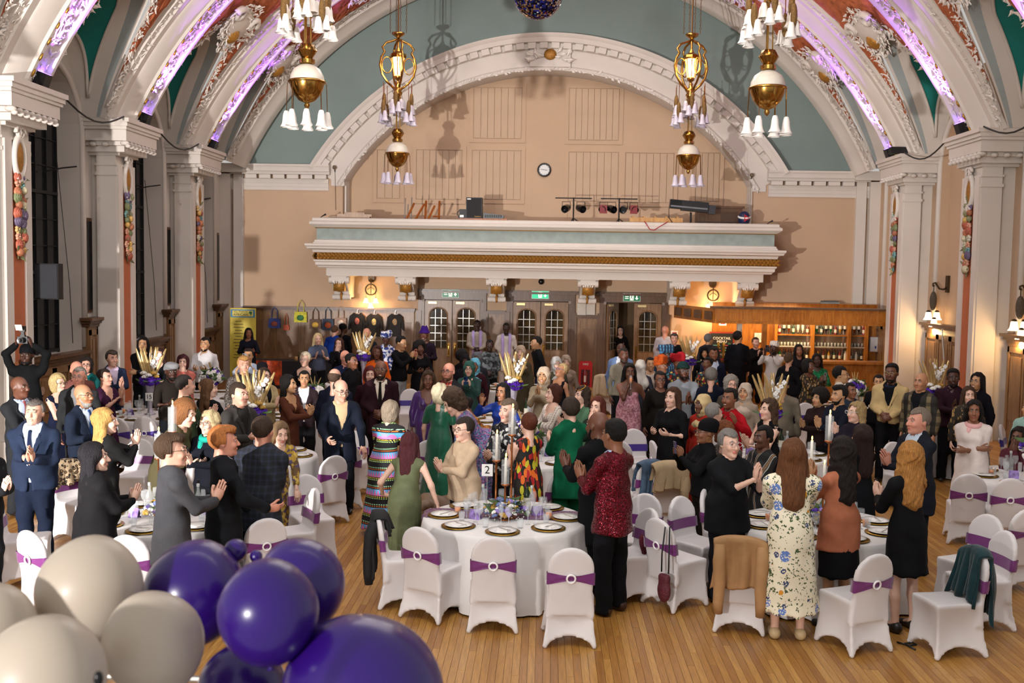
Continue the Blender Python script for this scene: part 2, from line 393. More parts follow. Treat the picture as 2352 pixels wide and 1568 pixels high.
# bays: terracotta panels and groin cells
def swirl(x, y):
    v = 0
    for k, (sx, sy, ph) in enumerate(((3.1, 2.3, .3), (-2.2, 3.7, 1.1), (5.3, 1.2, 2.0), (1.4, -5.9, .7), (7.7, 6.1, 1.9), (-9.3, 5.2, .1))):
        v += math.sin(sx*x+sy*y+ph+1.7*math.sin(sy*x*.8-sx*y*.9+k))/(1+.45*k)
    return abs(math.sin(v*1.6))
def the(t): return TH0+(TH1-TH0)*max(0, 1-abs(t)**2.3)
for bi, (y0, y1) in enumerate(BAYS):
    ym, hw = (y0+y1)/2, (y1-y0)/2
    for sx in (1, -1):
        mir = Matrix.Diagonal((sx, 1, 1)).to_4x4()
        bay = MB() ; NU, NV = 40, 110
        def up(u, v):
            t = 2*u-1; a = the(t)+.012; th = a+(PI/2-a)*v; p = vp(th, ym+hw*t, .02)
            s_ = p.y*1.9; q = 9.4*th*1.9; edge = min(1, min(u, 1-u)*9)*min(1, v*30)
            return mir @ vp(th, ym+hw*t, .02+.11*swirl(s_, q)*edge)
        bay.grid(up, NU, NV)
        if sx > 0: bay.f = [f[::-1] for f in bay.f]
        bay.mi = [1 if (i < 2 or i > NU-3 or j < 1) else 0 for i in range(NU) for j in range(NV)]
        bay.build('scroll_panel', [TERRA, PLASTER], CEIL, True)
        # groin cell
        cell = MB(); NS, NT_ = 20, 60
        def region(t, s): return 3 if .80 < s < .95 else 1
        def cp(u, v):
            t = 2*u-1; s = v
            W = Vector((-9.35, ym+hw*t, ZS+1.5*math.sqrt(max(0, 1-t*t)))); E = vp(the(t), ym+hw*t)
            p = W.lerp(E, s); p.z += .22*math.sin(PI*s)*(1-t*t)
            return mir @ p
        cell.grid(cp, NT_, NS)
        mi = [{1: 0, 2: 1, 3: 2}[region(2*(i+.5)/NT_-1, (j+.5)/NS)] for i in range(NT_) for j in range(NS)]
        cell.mi = mi
        if sx < 0: cell.f = [f[::-1] for f in cell.f]
        cell.build('groin_cell', [PLASTER, TEAL, GREYP], CEIL, 40)
        for hs in (-1, 1):
            tq = lambda p: min(1, max(0, (p-.04)/.5))**.8
            def pt(p, sg, off): 
                t = hs*(1-p); s_ = .42-.04*(1-p)+.25*tq(p)*sg; w0 = cp((t+1)/2, min(1, max(0, s_))); return w0+mir @ (Vector((.55, -.45*hs, -.7)).normalized()*off)
            tl = MB().grid(lambda u, v: pt(.045+.72*u+.05*u*(1-(2*v-1)**2), 2*v-1, .02), 30, 10).build('teal_panel', TEAL, CEIL, True)
            loop = [pt(.045+.72*k/24, -1, .035) for k in range(25)]+[pt(.765+.05*(1-(2*k/8-1)**2), 2*k/8-1, .035) for k in range(9)]+[pt(.045+.72*(1-k/24), 1, .035) for k in range(25)]
            MB().tube(loop, .035, 6).build('panel_bead', PLASTER, CEIL, True)
            ov = [pt(.92+.05*math.sin(a_), .7*math.cos(a_), .03) for a_ in np.linspace(0, 2*PI, 20)[:-1]]
            MB().tube(ov, .03, 6, closed=True).build('eye_bead', PLASTER, CEIL, True); MB().add(ov, [tuple(range(19))]).build('eye_panel', TEAL, CEIL)
        # leaf border along the cell edge and the cartouche at its tip
        lb = MB(); pts = []
        for i in range(110):
            t = 2*(i+.5)/110-1
            for kk in (0, .05, .1):
                th = the(t)+.01+kk*.45; p = mir @ vp(th, ym+hw*t*(1-kk*.2), .06); n = mir @ Vector((math.cos(th), 0, -math.sin(th))); pts.append((p, n, (0, (1 if t > 0 else -1)*.6, .8)))
        leaves(lb, pts, rng, .8, .9)
        lb.build('leaf_border', LEAFW, CEIL, kind='stuff')
        th = TH1+.02; c = mir @ vp(th, ym, .14); n = mir @ Vector((math.cos(th), 0, -math.sin(th))); tg = mir @ Vector((math.sin(th), 0, math.cos(th)))
        Mx = Matrix((Vector((0, 1, 0)), tg, n)).transposed()
        ct = MB().sphere(c, (.62, .5, .14), 20, 8, Mx)
        for k in (-1, 1):
            sp = [c+Mx @ Vector((k*(.5+.2*math.cos(a)*(1-a/9)), .22+.2*math.sin(a)*(1-a/9), .1)) for a in np.linspace(0, 7, 18)]
            ct.tube(sp, [.09-.003*i for i in range(18)], 6)
        cb = ct.build('cartouche', PLASTER, CEIL, True)
        MB().sphere(c+n*.06-tg*.25, (.2, .22, .16), 10, 6, Mx).build('mask', OLDGOLD, cb, True)
        lb = MB(); leaves(lb, [(c+Mx @ Vector((.68*math.cos(a)*rr, .56*math.sin(a)*rr, .06)), n, Mx @ Vector((math.cos(a), math.sin(a), 0))) for a in np.linspace(0, 2*PI, 44) for rr in (.55, .75, .95, 1.1)], rng, .85, .7)
        lb.build('leaf_wreath', LEAFW, cb, kind='stuff')
        # plaque higher on the terracotta
        th = math.radians(62); c = mir @ vp(th, ym, .12); n = mir @ Vector((math.cos(th), 0, -math.sin(th))); tg = mir @ Vector((math.sin(th), 0, math.cos(th))); Mx = Matrix((Vector((0, 1, 0)), tg, n)).transposed()
        pq = MB().sphere(c, (.5, .85, .1), 16, 6, Mx).build('plaque', PLASTER, CEIL, True)
        lb = MB(); leaves(lb, [(c+Mx @ Vector((.45*math.cos(a)*rr, .8*math.sin(a)*rr, .06)), n, Mx @ Vector((math.cos(a), math.sin(a), 0))) for a in np.linspace(0, 2*PI, 48) for rr in (.5, .7, .9, 1.05)], rng, .9, .7)
        lb.build('leaf_wreath', LEAFW, pq, kind='stuff'); MB().sphere(c+n*.08, (.22, .5, .08), 10, 6, Mx).build('boss', OLDGOLD, pq, True)
# ---- side walls, windows, piers
def pane_mesh(w_, h): return MB().box((0, .012, .012), (.01, w_-.012, h-.012)).mesh('pane', DARKG)
GLASSD = None
WL = thing('wall_left', 'left plaster wall of the hall with deep window bays', None, kind='structure'); WR = thing('wall_right', 'right plaster wall with wood dado', None, kind='structure')
def arch_pts(ym, r, zs, n=18): return [(ym-r*math.cos(PI*i/n), zs+r*.92*math.sin(PI*i/n)) for i in range(n+1)]
garl_cols = ['#c07a58', '#cfa45a', '#6f9c9c', '#b5604a', '#d3caa8', '#d8b478', '#7c845c', '#a86a4a', '#d6cfb8', '#6a5c78', '#8b8b66', '#cf977c']
def rose_mesh(kind, col):
    b = MB(); 
    if kind == 0:
        for k, (r, z, t) in enumerate(((.085, 0, .024), (.06, .02, .022), (.035, .035, .02))): b.torus((0, 0, z+.02), r, t, 9, 6)
        b.sphere((0, 0, .05), .03, 8, 5)
    elif kind == 1: b.sphere((0, 0, .03), (.075, .075, .06), 10, 6)
    else:
        for k in range(6): a = k*PI/3; b.sphere((.05*math.cos(a), .05*math.sin(a), .02), (.04, .04, .03), 7, 4)
        b.sphere((0, 0, .05), .022, 6, 4)
    return b.mesh('flower', mat(col, .5, var=.25, nscale=18), True)
ROSES = [rose_mesh(i % 3, c) for i, c in enumerate(garl_cols)]
LEAFG = mat('#767a52', .6, var=.25, nscale=15)
gl = MB(); leaves(gl, [((0, .05*math.cos(a)*0+.0, 0), (0, 0, 1), (math.cos(a), math.sin(a), 0)) for a in np.linspace(0, 2*PI, 6)], rng, 1.1, .1); GLEAF = gl.mesh('garland_leaf', LEAFG, True)
def pier(yc, sx, idx, detail=True):
    S = thing('trim_%d' % idx, '%s plaster pier with coloured fruit garland and moulded capital' % ('left' if sx < 0 else 'right'), None, kind='structure')
    yf = yc-.45; X0 = lambda x: sx*x; X = (lambda x: -(x+.19)) if sx < 0 else (lambda x: x+.03)
    def bx(mb, x0, x1, a, b, z0, z1):
        xa, xb = sorted((X(x0), X(x1))); mb.box((xa, a, z0), (xb, b, z1))
    sh = MB(); bx(sh, 8.62, 9.0, yf+.1, yf+.9, 0, 5.75); bx(sh, 9.0, 9.9, yf+.22, yf+.78, 0, 5.75); bx(sh, 8.62, 9.02, yf, yf+.1, 0, 5.75); bx(sh, 9.02, 9.4, yf+.12, yf+.24, 0, 5.75)
    for (z0, z1, e) in ((.0, .35, .06), (5.1, 5.16, .03), (5.3, 5.34, .03)): bx(sh, 8.62-e, 9.04, yf-e, yf+.9+e, z0, z1)
    sh.build('shaft', PLASTER, S)
    fr = MB()  # frame strips on the side face
    for (a, b) in ((yf+.02, yf+.24), (yf+.66, yf+.88)): bx(fr, 8.57, 8.63, a, b, .35, 5.3)
    fr.build('panel_frame', PLASTER, S)
    tp = MB(); bx(tp, 8.60, 8.63, yf+.24, yf+.66, .35, 5.2); tp.build('panel', TERRAP, S)
    cap = MB()
    for (z0, z1, ex, ey) in ((5.5, 5.56, .04, .05), (5.56, 5.68, .10, .16), (5.68, 5.76, .13, .26), (5.76, 5.98, .20, .38), (5.98, 6.04, .23, .44), (6.04, 6.12, .26, .47), (6.12, 6.2, .30, .50)):
        bx(cap, 8.62-ex-(.17 if sx < 0 else 0)*min(1, ex/.12), 9.7, yf-ey+.02, yf+.9+ey, z0, z1)
    cap.build('capital', PLASTER, S)
    mo = MB()
    for k in range(8):
        y = yf-.28+k*.20; xa = X0(8.5); mo.sphere((xa, y, 5.72), (.1, .075, .05), 8, 5); mo.sphere((xa-sx*.06, y, 5.66), (.06, .05, .04), 6, 4)
    for k in range(3):
        mo.sphere((X(8.72+k*.25), yf-.26, 5.7), (.08, .08, .05), 8, 5)
    mo.build('modillion', PLASTER, S, True, kind='stuff')
    if not detail: return S
    # cartouche with gilt shield
    yg = yf+.45; ca = MB(); xs = X(8.56)
    ca.torus((xs, yg, 5.02), .20, .055, 20, 6, RY(PI/2), 1.55, .85)
    for q in (-1, 1):
        ca.tube([(xs-sx*.03, yg+q*(.05+.10*math.cos(a)*(1-a/9)), 5.42+.10*math.sin(a)*(1-a/9)) for a in np.linspace(0, 6.5, 16)], .035, 6)
        ca.tube([(xs-sx*.03, yg+q*(.06+.07*math.cos(a)*(1-a/9)), 4.66+.07*math.sin(a)*(1-a/9)) for a in np.linspace(0, 6.5, 16)], .03, 6)
    co = ca.build('cartouche', PLASTER, S, True); MB().sphere((xs, yg, 5.02), (.05, .14, .27), 10, 8).build('shield', OLDGOLD, co, True)
    r2 = random.Random(idx); z = 4.72; k = 0
    R0 = RY(-sx*PI/2)
    while z > 3.42:
        for q in (-1, 1):
            wq = .10*(1 if z > 3.6 else .5)
            obj('flower', ROSES[r2.randrange(len(ROSES))], S, T(X(8.565), yg+q*wq*r2.uniform(.5, 1.1), z+r2.uniform(-.03, .03)) @ R0 @ RZ(r2.uniform(0, 6)) @ Matrix.Scale(r2.uniform(.75, 1.15), 4))
        if k % 2 == 0: obj('garland_leaf', GLEAF, S, T(X(8.585), yg, z) @ R0 @ RZ(r2.uniform(0, 6)))
        z -= .125; k += 1
    return S
n = 1
for yc in RIBY:
    for sx in (-1, 1):
        pier(yc, sx, n, yc > 13); n += 1
WINM = mat('#2b2927', .5)
wl = MB(); wr = MB()
wi = 1
for bi, (y0, y1) in enumerate(WBAYS):
    ym = (y0+y1)/2; r = 1.35 if bi < 3 else .98
    # left wall: jambs, sill, arch reveal
    for sx, wb in ((-1, wl), (1, wr)):
        X = lambda x: sx*x
        xa, xb = sorted((X(9.35), X(9.95)))
        ya, yb = (RIBY[bi]+.3, ym-r), (ym+r, (RIBY[bi+1]-.3) if bi < 3 else 30.0)
        for (a, b) in (ya, yb): wb.box((xa, a, 0), (xb, b, 7.9))
        pts = arch_pts(ym, r, 5.85); poly = [(X(9.35), a, b) for a, b in pts]+[(X(9.35), ym+r, 7.9), (X(9.35), ym-r, 7.9)]
        # spandrel strips
        for i in range(len(pts)-1):
            (a, za), (b, zb) = pts[i], pts[i+1]
            v_ = [(X(9.35), a, za), (X(9.35), b, zb), (X(9.35), b, 7.9), (X(9.35), a, 7.9), (X(9.95), a, za), (X(9.95), b, zb)]
            wb.add(v_, [(0, 1, 2, 3) if sx < 0 else (3, 2, 1, 0), (0, 4, 5, 1)])
        # raised arch moulding
        tr = MB(); tr.tube([(X(9.33), ym-r-.06, 1.6)]+[(X(9.33), ym-(r+.06)*math.cos(PI*i/20), 5.85+(r+.06)*.92*math.sin(PI*i/20)) for i in range(21)]+[(X(9.33), ym+r+.06, 1.6)], .07, 6)
        tr.build('trim_%d' % n, PLASTER, kind='structure', smooth=True, label='plaster arch moulding around a %s side bay' % ('left' if sx < 0 else 'right')); n += 1
        if sx < 0:
            wn = thing('window_%d' % wi, 'tall dark leaded window in the left wall', None, kind='structure'); wi += 1
            bk = MB().box((X(9.9), ym-r, 1.55), (X(9.88), ym+r, 7.2)).build('window_back', WINM, wn)
            lead = MB(); cols = 6; cw = 2*r/cols; rows = 11; rh = .52; pm = pane_mesh(cw, rh)
            for c_ in range(cols+1):
                y = ym-r+c_*cw; lead.cbox((X(9.83), y, 4.3), (.05, .05 if c_ % 3 == 0 else .02, 5.6))
            for q in range(rows+1): lead.cbox((X(9.83), ym, 1.55+q*rh), (.06 if q % 3 == 0 else .03, 2*r, .06 if q % 3 == 0 else .02))
            lead.build('leading', BLACK, wn)
            if bi in (1, 2, 3):
                for c_ in range(3 if bi < 3 else 5, cols):
                    for q in range(rows): obj('pane', pm, wn, T(-9.86, ym-r+c_*cw, 1.55+q*rh))
            wb.box((X(9.95), ym-r, 0), (X(9.4), ym+r, 1.5))
        else:
            wb.box((X(9.55), ym-r, 0), (X(9.6), ym+r, 7.3))
wl.build('wall_plaster', PLASTER, WL); wr.build('wall_plaster', CREAM, WR)
# ---- dados on the side walls
def dado(name, sx, ya, yb, z, face, n_pan, label):
    S = thing(name, label, None, kind='structure'); X = lambda x: sx*x
    def bx(mb, x0, x1, a, b, z0, z1):
        xa, xb = sorted((X(x0), X(x1))); mb.box((xa, a, z0), (xb, b, z1))
    b = MB(); bx(b, face, face+.12, ya, yb, 0, z-.12); b.build('dado_board', OAK, S)
    c = MB(); bx(c, face-.14, face+.12, ya-.14, yb+.14, z-.06, z); bx(c, face-.09, face+.12, ya-.09, yb+.09, z-.12, z-.06); bx(c, face-.04, face+.12, ya-.04, yb+.04, z-.19, z-.12); c.build('cap_rail', OAKD, S)
    w_ = (yb-ya)/n_pan
    for i in range(n_pan):
        p = MB(); bx(p, face-.03, face, ya+i*w_+.02, ya+i*w_+.09, .3, z-.25); bx(p, face-.03, face, ya+(i+1)*w_-.09, ya+(i+1)*w_-.02, .3, z-.25); bx(p, face-.03, face, ya+i*w_+.02, ya+(i+1)*w_-.02, z-.36, z-.25); bx(p, face-.025, face, ya+i*w_+.15, ya+(i+1)*w_-.15, .5, z-.44)
        p.build('dado_panel', OAK, S)
    return S
bn = 1
for bi, (y0, y1) in enumerate(WBAYS):
    if bi == 0: continue
    ym = (y0+y1)/2; r = 1.35 if bi < 3 else .98
    dado('baseboard_right_%d' % bn, 1, ym-r-.2, ym+r+.2, 2.2, 9.22, 4, 'tall oak dado panelling in a bay of the right wall')
    dado('baseboard_left_%d' % bn, -1, ym-r+.05, ym+r-.05, 1.55, 9.3, 4, 'low oak dado below a left window')
    # dado posts beside the windows and slim dark vents
    dado('baseboard_left_%d' % (bn+1), -1, ym+r+.02, ym+r+.42, 2.2, 9.22, 1, 'narrow oak dado post beside the left window'); bn += 2
    vt = thing('wall_vent', ('nearest', 'middle', 'farthest')[bi-1]+' tall dark ventilation grille on the left wall', 'vent', group='tall wall vents')
    MB().box((-9.35, ym+r+.13, 2.35), (-9.30, ym+r+.42, 4.15)).build('grille', DARKG, vt); MB().box((-9.36, ym+r+.10, 2.3), (-9.315, ym+r+.45, 2.36)).box((-9.36, ym+r+.10, 4.14), (-9.315, ym+r+.45, 4.22)).build('frame', OAKD, vt)
# ================================================================== BACK WALL
YB = 30.0
WB = thing('wall_back', 'cream end wall with great plaster arch and sage lunette', None, kind='structure')
b = MB(); b.box((-9.4, YB, 0), (-5.85, YB+.2, 6.2)); b.box((5.85, YB, 0), (9.4, YB+.2, 6.2)); b.box((-5.85, YB, 2.66), (5.85, YB+.2, 4.3))
for (a, c) in ((-5.85, -3.62), (-1.70, -1.07), (.83, 1.58), (3.5, 5.85)): b.box((a, YB, 0), (c, YB+.2, 2.66))
b.build('wall_plaster', CREAM, WB)
# lunette between vault and arch ring
AZ, AR = 2.0, 7.87
lu = MB()
def lun(u, v):
    x = -8.8+17.6*u; zt = ZC+math.sqrt(max(0, (RV-.1)**2-x*x)); zb = AZ+math.sqrt(max(0, 7.7**2-x*x)) if abs(x) < 6.4 else 6.1
    zb = max(zb, 6.1); return (x, YB+.02, zb+(zt-zb)*v)
lu.grid(lun, 90, 6).build('lunette', LUN, WB)
MB().box((-6.2, YB+.75, 4.0), (6.2, YB+.85, 10)).build('recess_wall', CREAM, WB)
rev = MB()
def arc_w(R, y, n=64, zmin=5.95):
    a0 = math.asin((zmin-AZ)/R); return [(-R*math.cos(a0+(PI-2*a0)*i/n), y, AZ+R*math.sin(a0+(PI-2*a0)*i/n)) for i in range(n+1)]
A0 = math.asin((6.12-AZ)/AR)
def ringframes(R, n=72):
    a0 = math.asin((6.12-AZ)/R) if R > 4.2 else A0; o = []
    for i in range(n+1):
        a = a0+(PI-2*a0)*i/n; o.append(((-R*math.cos(a), YB, AZ+R*math.sin(a)), (-math.cos(a), 0, math.sin(a)), (0, -1, 0)))
    return o
ring = MB().sweep([(-.95, -.8), (-.95, .0), (-.93, .06), (-.85, .08), (-.80, .03), (-.36, .03), (-.34, .1), (-.20, .12), (-.18, .26), (-.06, .28), (0, .34), (.05, .36), (.05, 0)], ringframes(AR))
AR_O = ring.build('arch_ring', PLASTER, WB, 35)
dn = MB(); md_me = None
a0 = A0
for i in range(46):
    a = a0+.02+(PI-2*a0-.04)*(i+.5)/46
    if md_me is None:
        md_me = MB().box((-.11, -.2, -.09), (.11, 0, .07)).mesh('modillion', PLASTER)
    obj('modillion', md_me, AR_O, T(-(AR-.26)*math.cos(a), YB-.02, AZ+(AR-.26)*math.sin(a)) @ RY(-(PI/2-a)))
lv = MB(); leaves(lv, [((-(AR-.9)*math.cos(a), YB-.07, AZ+(AR-.9)*math.sin(a)), (0, -1, 0), (math.sin(a), 0, math.cos(a))) for a in np.linspace(a0, PI-a0, 150)], rng, .75, .25); lv.build('leaf_band', LEAFW, AR_O, kind='stuff')
kb = MB().box((-.55, YB-.12, 9.02), (.6, YB, 9.68)).build('keystone', PLASTER, AR_O); lv = MB(); leaves(lv, [((q*(.15+.07*k), YB-.12, 9.3+.1*math.sin(k*1.3)), (0, -1, 0), (q, 0, .5)) for q in (-1, 1) for k in range(6)], rng, 1.7, .3); lv.build('leaf_wreath', LEAFW, kb, kind='stuff'); MB().sphere((.02, YB-.14, 9.36), (.18, .07, .16), 12, 6).build('shield', OLDGOLD, kb, True)
for sx in (-1, 1):  # recess jambs
    MB().box((min(sx*5.79, sx*5.845), YB+.21, 4.05), (max(sx*5.79, sx*5.845), YB+.74, 6.6)).build('jamb', PLASTER, WB)
# entablature and pilasters on the end wall
for sx in (-1, 1):
    S = thing('trim_%d' % n, '%s entablature and pilasters of the end wall' % ('left' if sx < 0 else 'right'), None, kind='structure'); n += 1
    def bx(mb, x0, x1, y, z0, z1): mb.box((min(sx*x0, sx*x1), y, z0), (max(sx*x0, sx*x1), YB, z1))
    e = MB()
    for (z0, z1, d) in ((5.48, 5.58, .04), (5.58, 5.68, .06), (5.68, 5.80, .08), (5.92, 6.0, .2), (6.0, 6.14, .26), (6.14, 6.2, .3)): bx(e, 6.25-(.05 if z0 > 5.9 else 0), 9.35, YB-d, z0, z1)
    bx(e, 5.80, 6.18, YB-.035, 5.62, 6.11)
    e.build('entablature', PLASTER, S)
    p = MB(); bx(p, 8.70, 8.98, YB-.12, 0, 5.95); bx(p, 9.06, 9.4, YB-.2, 0, 5.95); bx(p, 8.6, 9.4, YB-.36, 5.95, 6.2); p.build('pilaster', PLASTER, S)
    mm = MB().box((-.16, -.15, -.06), (.16, 0, .05)).mesh('modillion', PLASTER)
    for k in range(6): obj('modillion', mm, S, T(sx*(6.45+k*.4), YB-.06, 5.86))
# plank panels
PLK = mat('#c5a88c', .75, var=.05, nscale=2)
pk = {}
rr = random.Random(5)
def planks(u0, u1, v0, v1):
    p0 = aty(u0, v0, YB+.74); p1 = aty(u1, v1, YB+.74); w_ = p1.x-p0.x; N = max(3, round(w_/.19)); h = p0.z-p1.z; pw = w_/N; me = MB().box((.006, -.035, .0), (pw-.006, 0, h)).mesh('plank', PLK)
    for i in range(N): obj('plank', me, WB, T(p0.x+i*pw, YB+.75, p1.z))
    fr = MB(); e = .13
    fr.box((p0.x-e, YB+.72, p1.z-e), (p0.x-.02, YB+.75, p0.z+e)).box((p1.x+.02, YB+.72, p1.z-e), (p1.x+e, YB+.75, p0.z+e)).box((p0.x-.02, YB+.725, p0.z+.02), (p1.x+.02, YB+.75, p0.z+e)).box((p0.x-.02, YB+.725, p1.z-e), (p1.x+.02, YB+.75, p1.z-.02)); fo = fr.build('plank_frame', CREAM, WB); fo.location.y = -.0025*(pk.setdefault('n', 0)); pk['n'] += 1
for q in ((1090, 1197, 202, 318), (1309, 1420, 204, 322), (1086, 1195, 346, 458), (1308, 1418, 350, 462), (868, 918, 345, 455), (958, 1060, 345, 458), (1438, 1545, 352, 465), (1600, 1650, 352, 462)): planks(*q)
MB().box((-.44, YB+.71, 4.0), (.6, YB+.76, 5.55)).build('recess_door', CREAM, WB)
# ---- balcony
BAL = thing('balcony', 'white balcony with sage frieze and gilt laurel band across the end wall', 'balcony', (0, 0, 0))
HWB, YF, XB = 6.2, 28.45, -.06
def run(prof, name, m_, sm=30):
    b = MB(); vs = []
    for (d, z) in prof: vs += [(XB-HWB-d, YB, z), (XB-HWB-d, YF-d, z), (XB+HWB+d, YF-d, z), (XB+HWB+d, YB, z)]
    b.add(vs, [(i*4+j, i*4+j+1, (i+1)*4+j+1, (i+1)*4+j)[::-1] for i in range(len(prof)-1) for j in range(3)]); return b.build(name, m_, BAL, False)
run([(-.35, 4.62), (.06, 4.64), (.10, 4.62), (.10, 4.56), (.17, 4.52), (.17, 4.46), (.08, 4.40), (.05, 4.38), (.03, 4.37)], 'top_moulding', PLASTER)
run([(.035, 4.385), (.045, 4.372), (.03, 4.355)], 'gold_cord', GOLD)
run([(.0, 4.37), (0, 4.04)], 'frieze', SAGE)
run([(0, 4.05), (.05, 4.03), (.05, 3.99), (.08, 3.97), (.08, 3.94), (.27, 3.93), (.27, 3.88), (.22, 3.83), (.22, 3.80), (.10, 3.77), (.08, 3.70), (.0, 3.69)], 'cornice', PLASTER)
run([(.0, 3.50), (.07, 3.50), (.07, 3.46), (.03, 3.43), (.03, 3.36), (-.02, 3.33), (-.04, 3.29), (-.22, 3.28), (-.22, 3.07), (-1.7, 3.07)], 'architrave', PLASTER)
run([(-.01, 3.7), (-.01, 3.5)], 'band_back', OLDGOLD)
lau = MB(); lm = [(.0, 0, .0), (.055, .05, .035), (.13, 0, .02), (.055, -.05, .035), (.06, 0, .065)]; lf = [(0, 4, 1), (1, 4, 2), (2, 4, 3), (3, 4, 0)]
def laur(p, dx, out):
    d = Vector(dx); o = Vector(out)
    for r_ in range(-2, 3):
        ang = r_*.55; base = Vector(p)+Vector((0, 0, .085*math.sin(ang)))+o*(.085*math.cos(ang)-.02)+d*(.06*(r_ % 2)); nn = o*math.cos(ang)+Vector((0, 0, math.sin(ang))); s_ = nn.cross(d)
        lau.add([base+d*a+s_*b_+nn*c for (a, b_, c) in lm], lf)
k = 0
while k*.105 < 2*HWB:
    x = XB-HWB+k*.105; laur((x, YF, 3.6), (1 if x < XB else 1, 0, 0), (0, -1, 0)); k += 1
for k in range(15):
    laur((XB-HWB, YF+k*.105, 3.6), (0, 1, 0), (-1, 0, 0)); laur((XB+HWB, YF+k*.105, 3.6), (0, 1, 0), (1, 0, 0))
lau.build('laurel_band', OLDGOLD, BAL, kind='stuff')
MB().box((XB-HWB+.2, YF+.2, 3.9), (XB+HWB-.2, YB+.75, 4.02)).build('balcony_floor', CREAM, BAL)
for i, u in enumerate((780, 932, 1140, 1350, 1560, 1716)):
    x = aty(u, 660, 28.85).x; c = MB()
    c.box((x-.30, 28.7, 3.05), (x+.30, YB, 3.24))
    cr = c.build('beam_end', PLASTER, BAL)
    q = MB(); prof = [(28.72, 3.05), (28.70, 2.92), (28.82, 2.86), (29.0, 2.72), (29.15, 2.62), (29.2, 2.5), (29.35, 2.45), (30, 2.45), (30, 3.05)]
    q.poly([(x-.21, a, b_) for a, b_ in prof], (.42, 0, 0)); co = q.build('corbel', PLASTER, BAL)
    for sx in (-1, 1):
        MB().lathe([(0, -.05), (.10, -.05), (.10, .05), (.05, .07), (0, .07)], 12, T(x+sx*.23, 28.8, 2.95) @ RY(PI/2)).build('volute', PLASTER, co, 40); MB().lathe([(0, -.12), (.07, -.12), (.085, -.04), (.07, .0), (.085, .04), (.07, .12), (0, .12)], 12, T(x+sx*.13, 29.15, 2.47) @ RY(PI/2)).build('roll', PLASTER, co, 40)
    g = MB(); g.box((x-.15, 28.74, 2.64), (x+.15, 28.98, 2.98)).sphere((x, 28.86, 2.74), (.12, .12, .13), 10, 6).sphere((x, 29.1, 2.5), (.04, .06, .12), 8, 5); g.build('gilt_mask', OLDGOLD, co, True)
    le = MB(); leaves(le, [((x+.05*k_, 28.72, 2.84), (0, -1, .2), (.25*k_, 0, 1)) for k_ in (-2, -1, 0, 1, 2)], rng, .8, .05); le.build('leaf', LEAFW, co, kind='stuff')
# ================================================================== DOORS, SIGNS, DADO ON THE END WALL
GLASSP = None
def glass_mat(tint='#1d1a14', rough=.08):
    t = NT('leaded_glass'); v = t.coord('Object', (1, 1, 1)); f = t.noise(v, 2.2, 3); t.p(Base_Color=t.ramp(f, [(.35, '#120f0c'), (.55, '#4a3a22'), (.7, '#2a2f28')]), Roughness=rough); return t.m
LGLASS = glass_mat()
STEEL = mat('#b9b4ac', .35, .6)
def door_leaf(parent, w_, h, m_, name='door_leaf', M=None):
    """leaf in local coords: x 0..w, y -.05..0, z 0..h with an arched leaded light"""
    L = bpy.data.objects.new(name, None); COL.objects.link(L); L.parent = parent
    if M is not None: L.matrix_local = M
    x0, x1, z0, zs = .13, w_-.13, 1.02, h-.42; r = (x1-x0)/2; xm = w_/2
    arch = [(xm-r*math.cos(PI*i/12), zs+r*.8*math.sin(PI*i/12)) for i in range(13)]
    b = MB(); b.box((0, -.05, 0), (w_, 0, z0)); b.box((0, -.05, z0), (x0, 0, h)); b.box((x1, -.05, z0), (w_, 0, h))
    for i in range(12):
        (a, za), (c, zc) = arch[i], arch[i+1]
        b.add([(a, -.05, za), (c, -.05, zc), (c, -.05, h), (a, -.05, h), (a, 0, za), (c, 0, zc)], [(0, 1, 2, 3), (0, 4, 5, 1)])
    bo = b.build('door_body', m_, L)
    MB().tube([(x0, -.055, z0)]+[(a, -.055, z) for a, z in arch]+[(x1, -.055, z0)], .022, 6, closed=True).build('arch_bead', m_, L, True)
    cols, rows = 3, 5; cw, rh = (x1-x0)/cols, (zs+r*.5-z0)/rows
    for c_ in range(cols):
        for q in range(rows):
            zt = z0+(q+1)*rh
            if q == rows-1 and c_ == 1: zt = zs+r*.75
            MB().box((x0+c_*cw+.006, -.028, z0+q*rh+.006), (x0+(c_+1)*cw-.006, -.02, zt-.006)).build('pane', LGLASS, L)
    ld = MB()
    for c_ in range(1, cols): ld.box((x0+c_*cw-.008, -.036, z0), (x0+c_*cw+.008, -.018, zs+r*.6))
    for q in range(1, rows): ld.box((x0, -.036, z0+q*rh-.008), (x1, -.018, z0+q*rh+.008))
    ld.build('leading', STEEL, L)
    MB().box((x0, -.075, .2), (x1, -.05, .82)).build('door_panel', m_, L)
    return L
def handle(parent, x, z):
    b = MB(); b.box((x-.035, -.065, z-.2), (x+.035, -.05, z+.2)); b.tube([(x, -.06, z+.13), (x, -.12, z+.11), (x, -.13, z), (x, -.12, z-.11), (x, -.06, z-.13)], .014, 6); b.build('handle', BRASS, parent, 40)
EXG = mat('#0b6b45', .4, emit=.5); EXW = mat('#f4f4e6', .5, emit=.9)
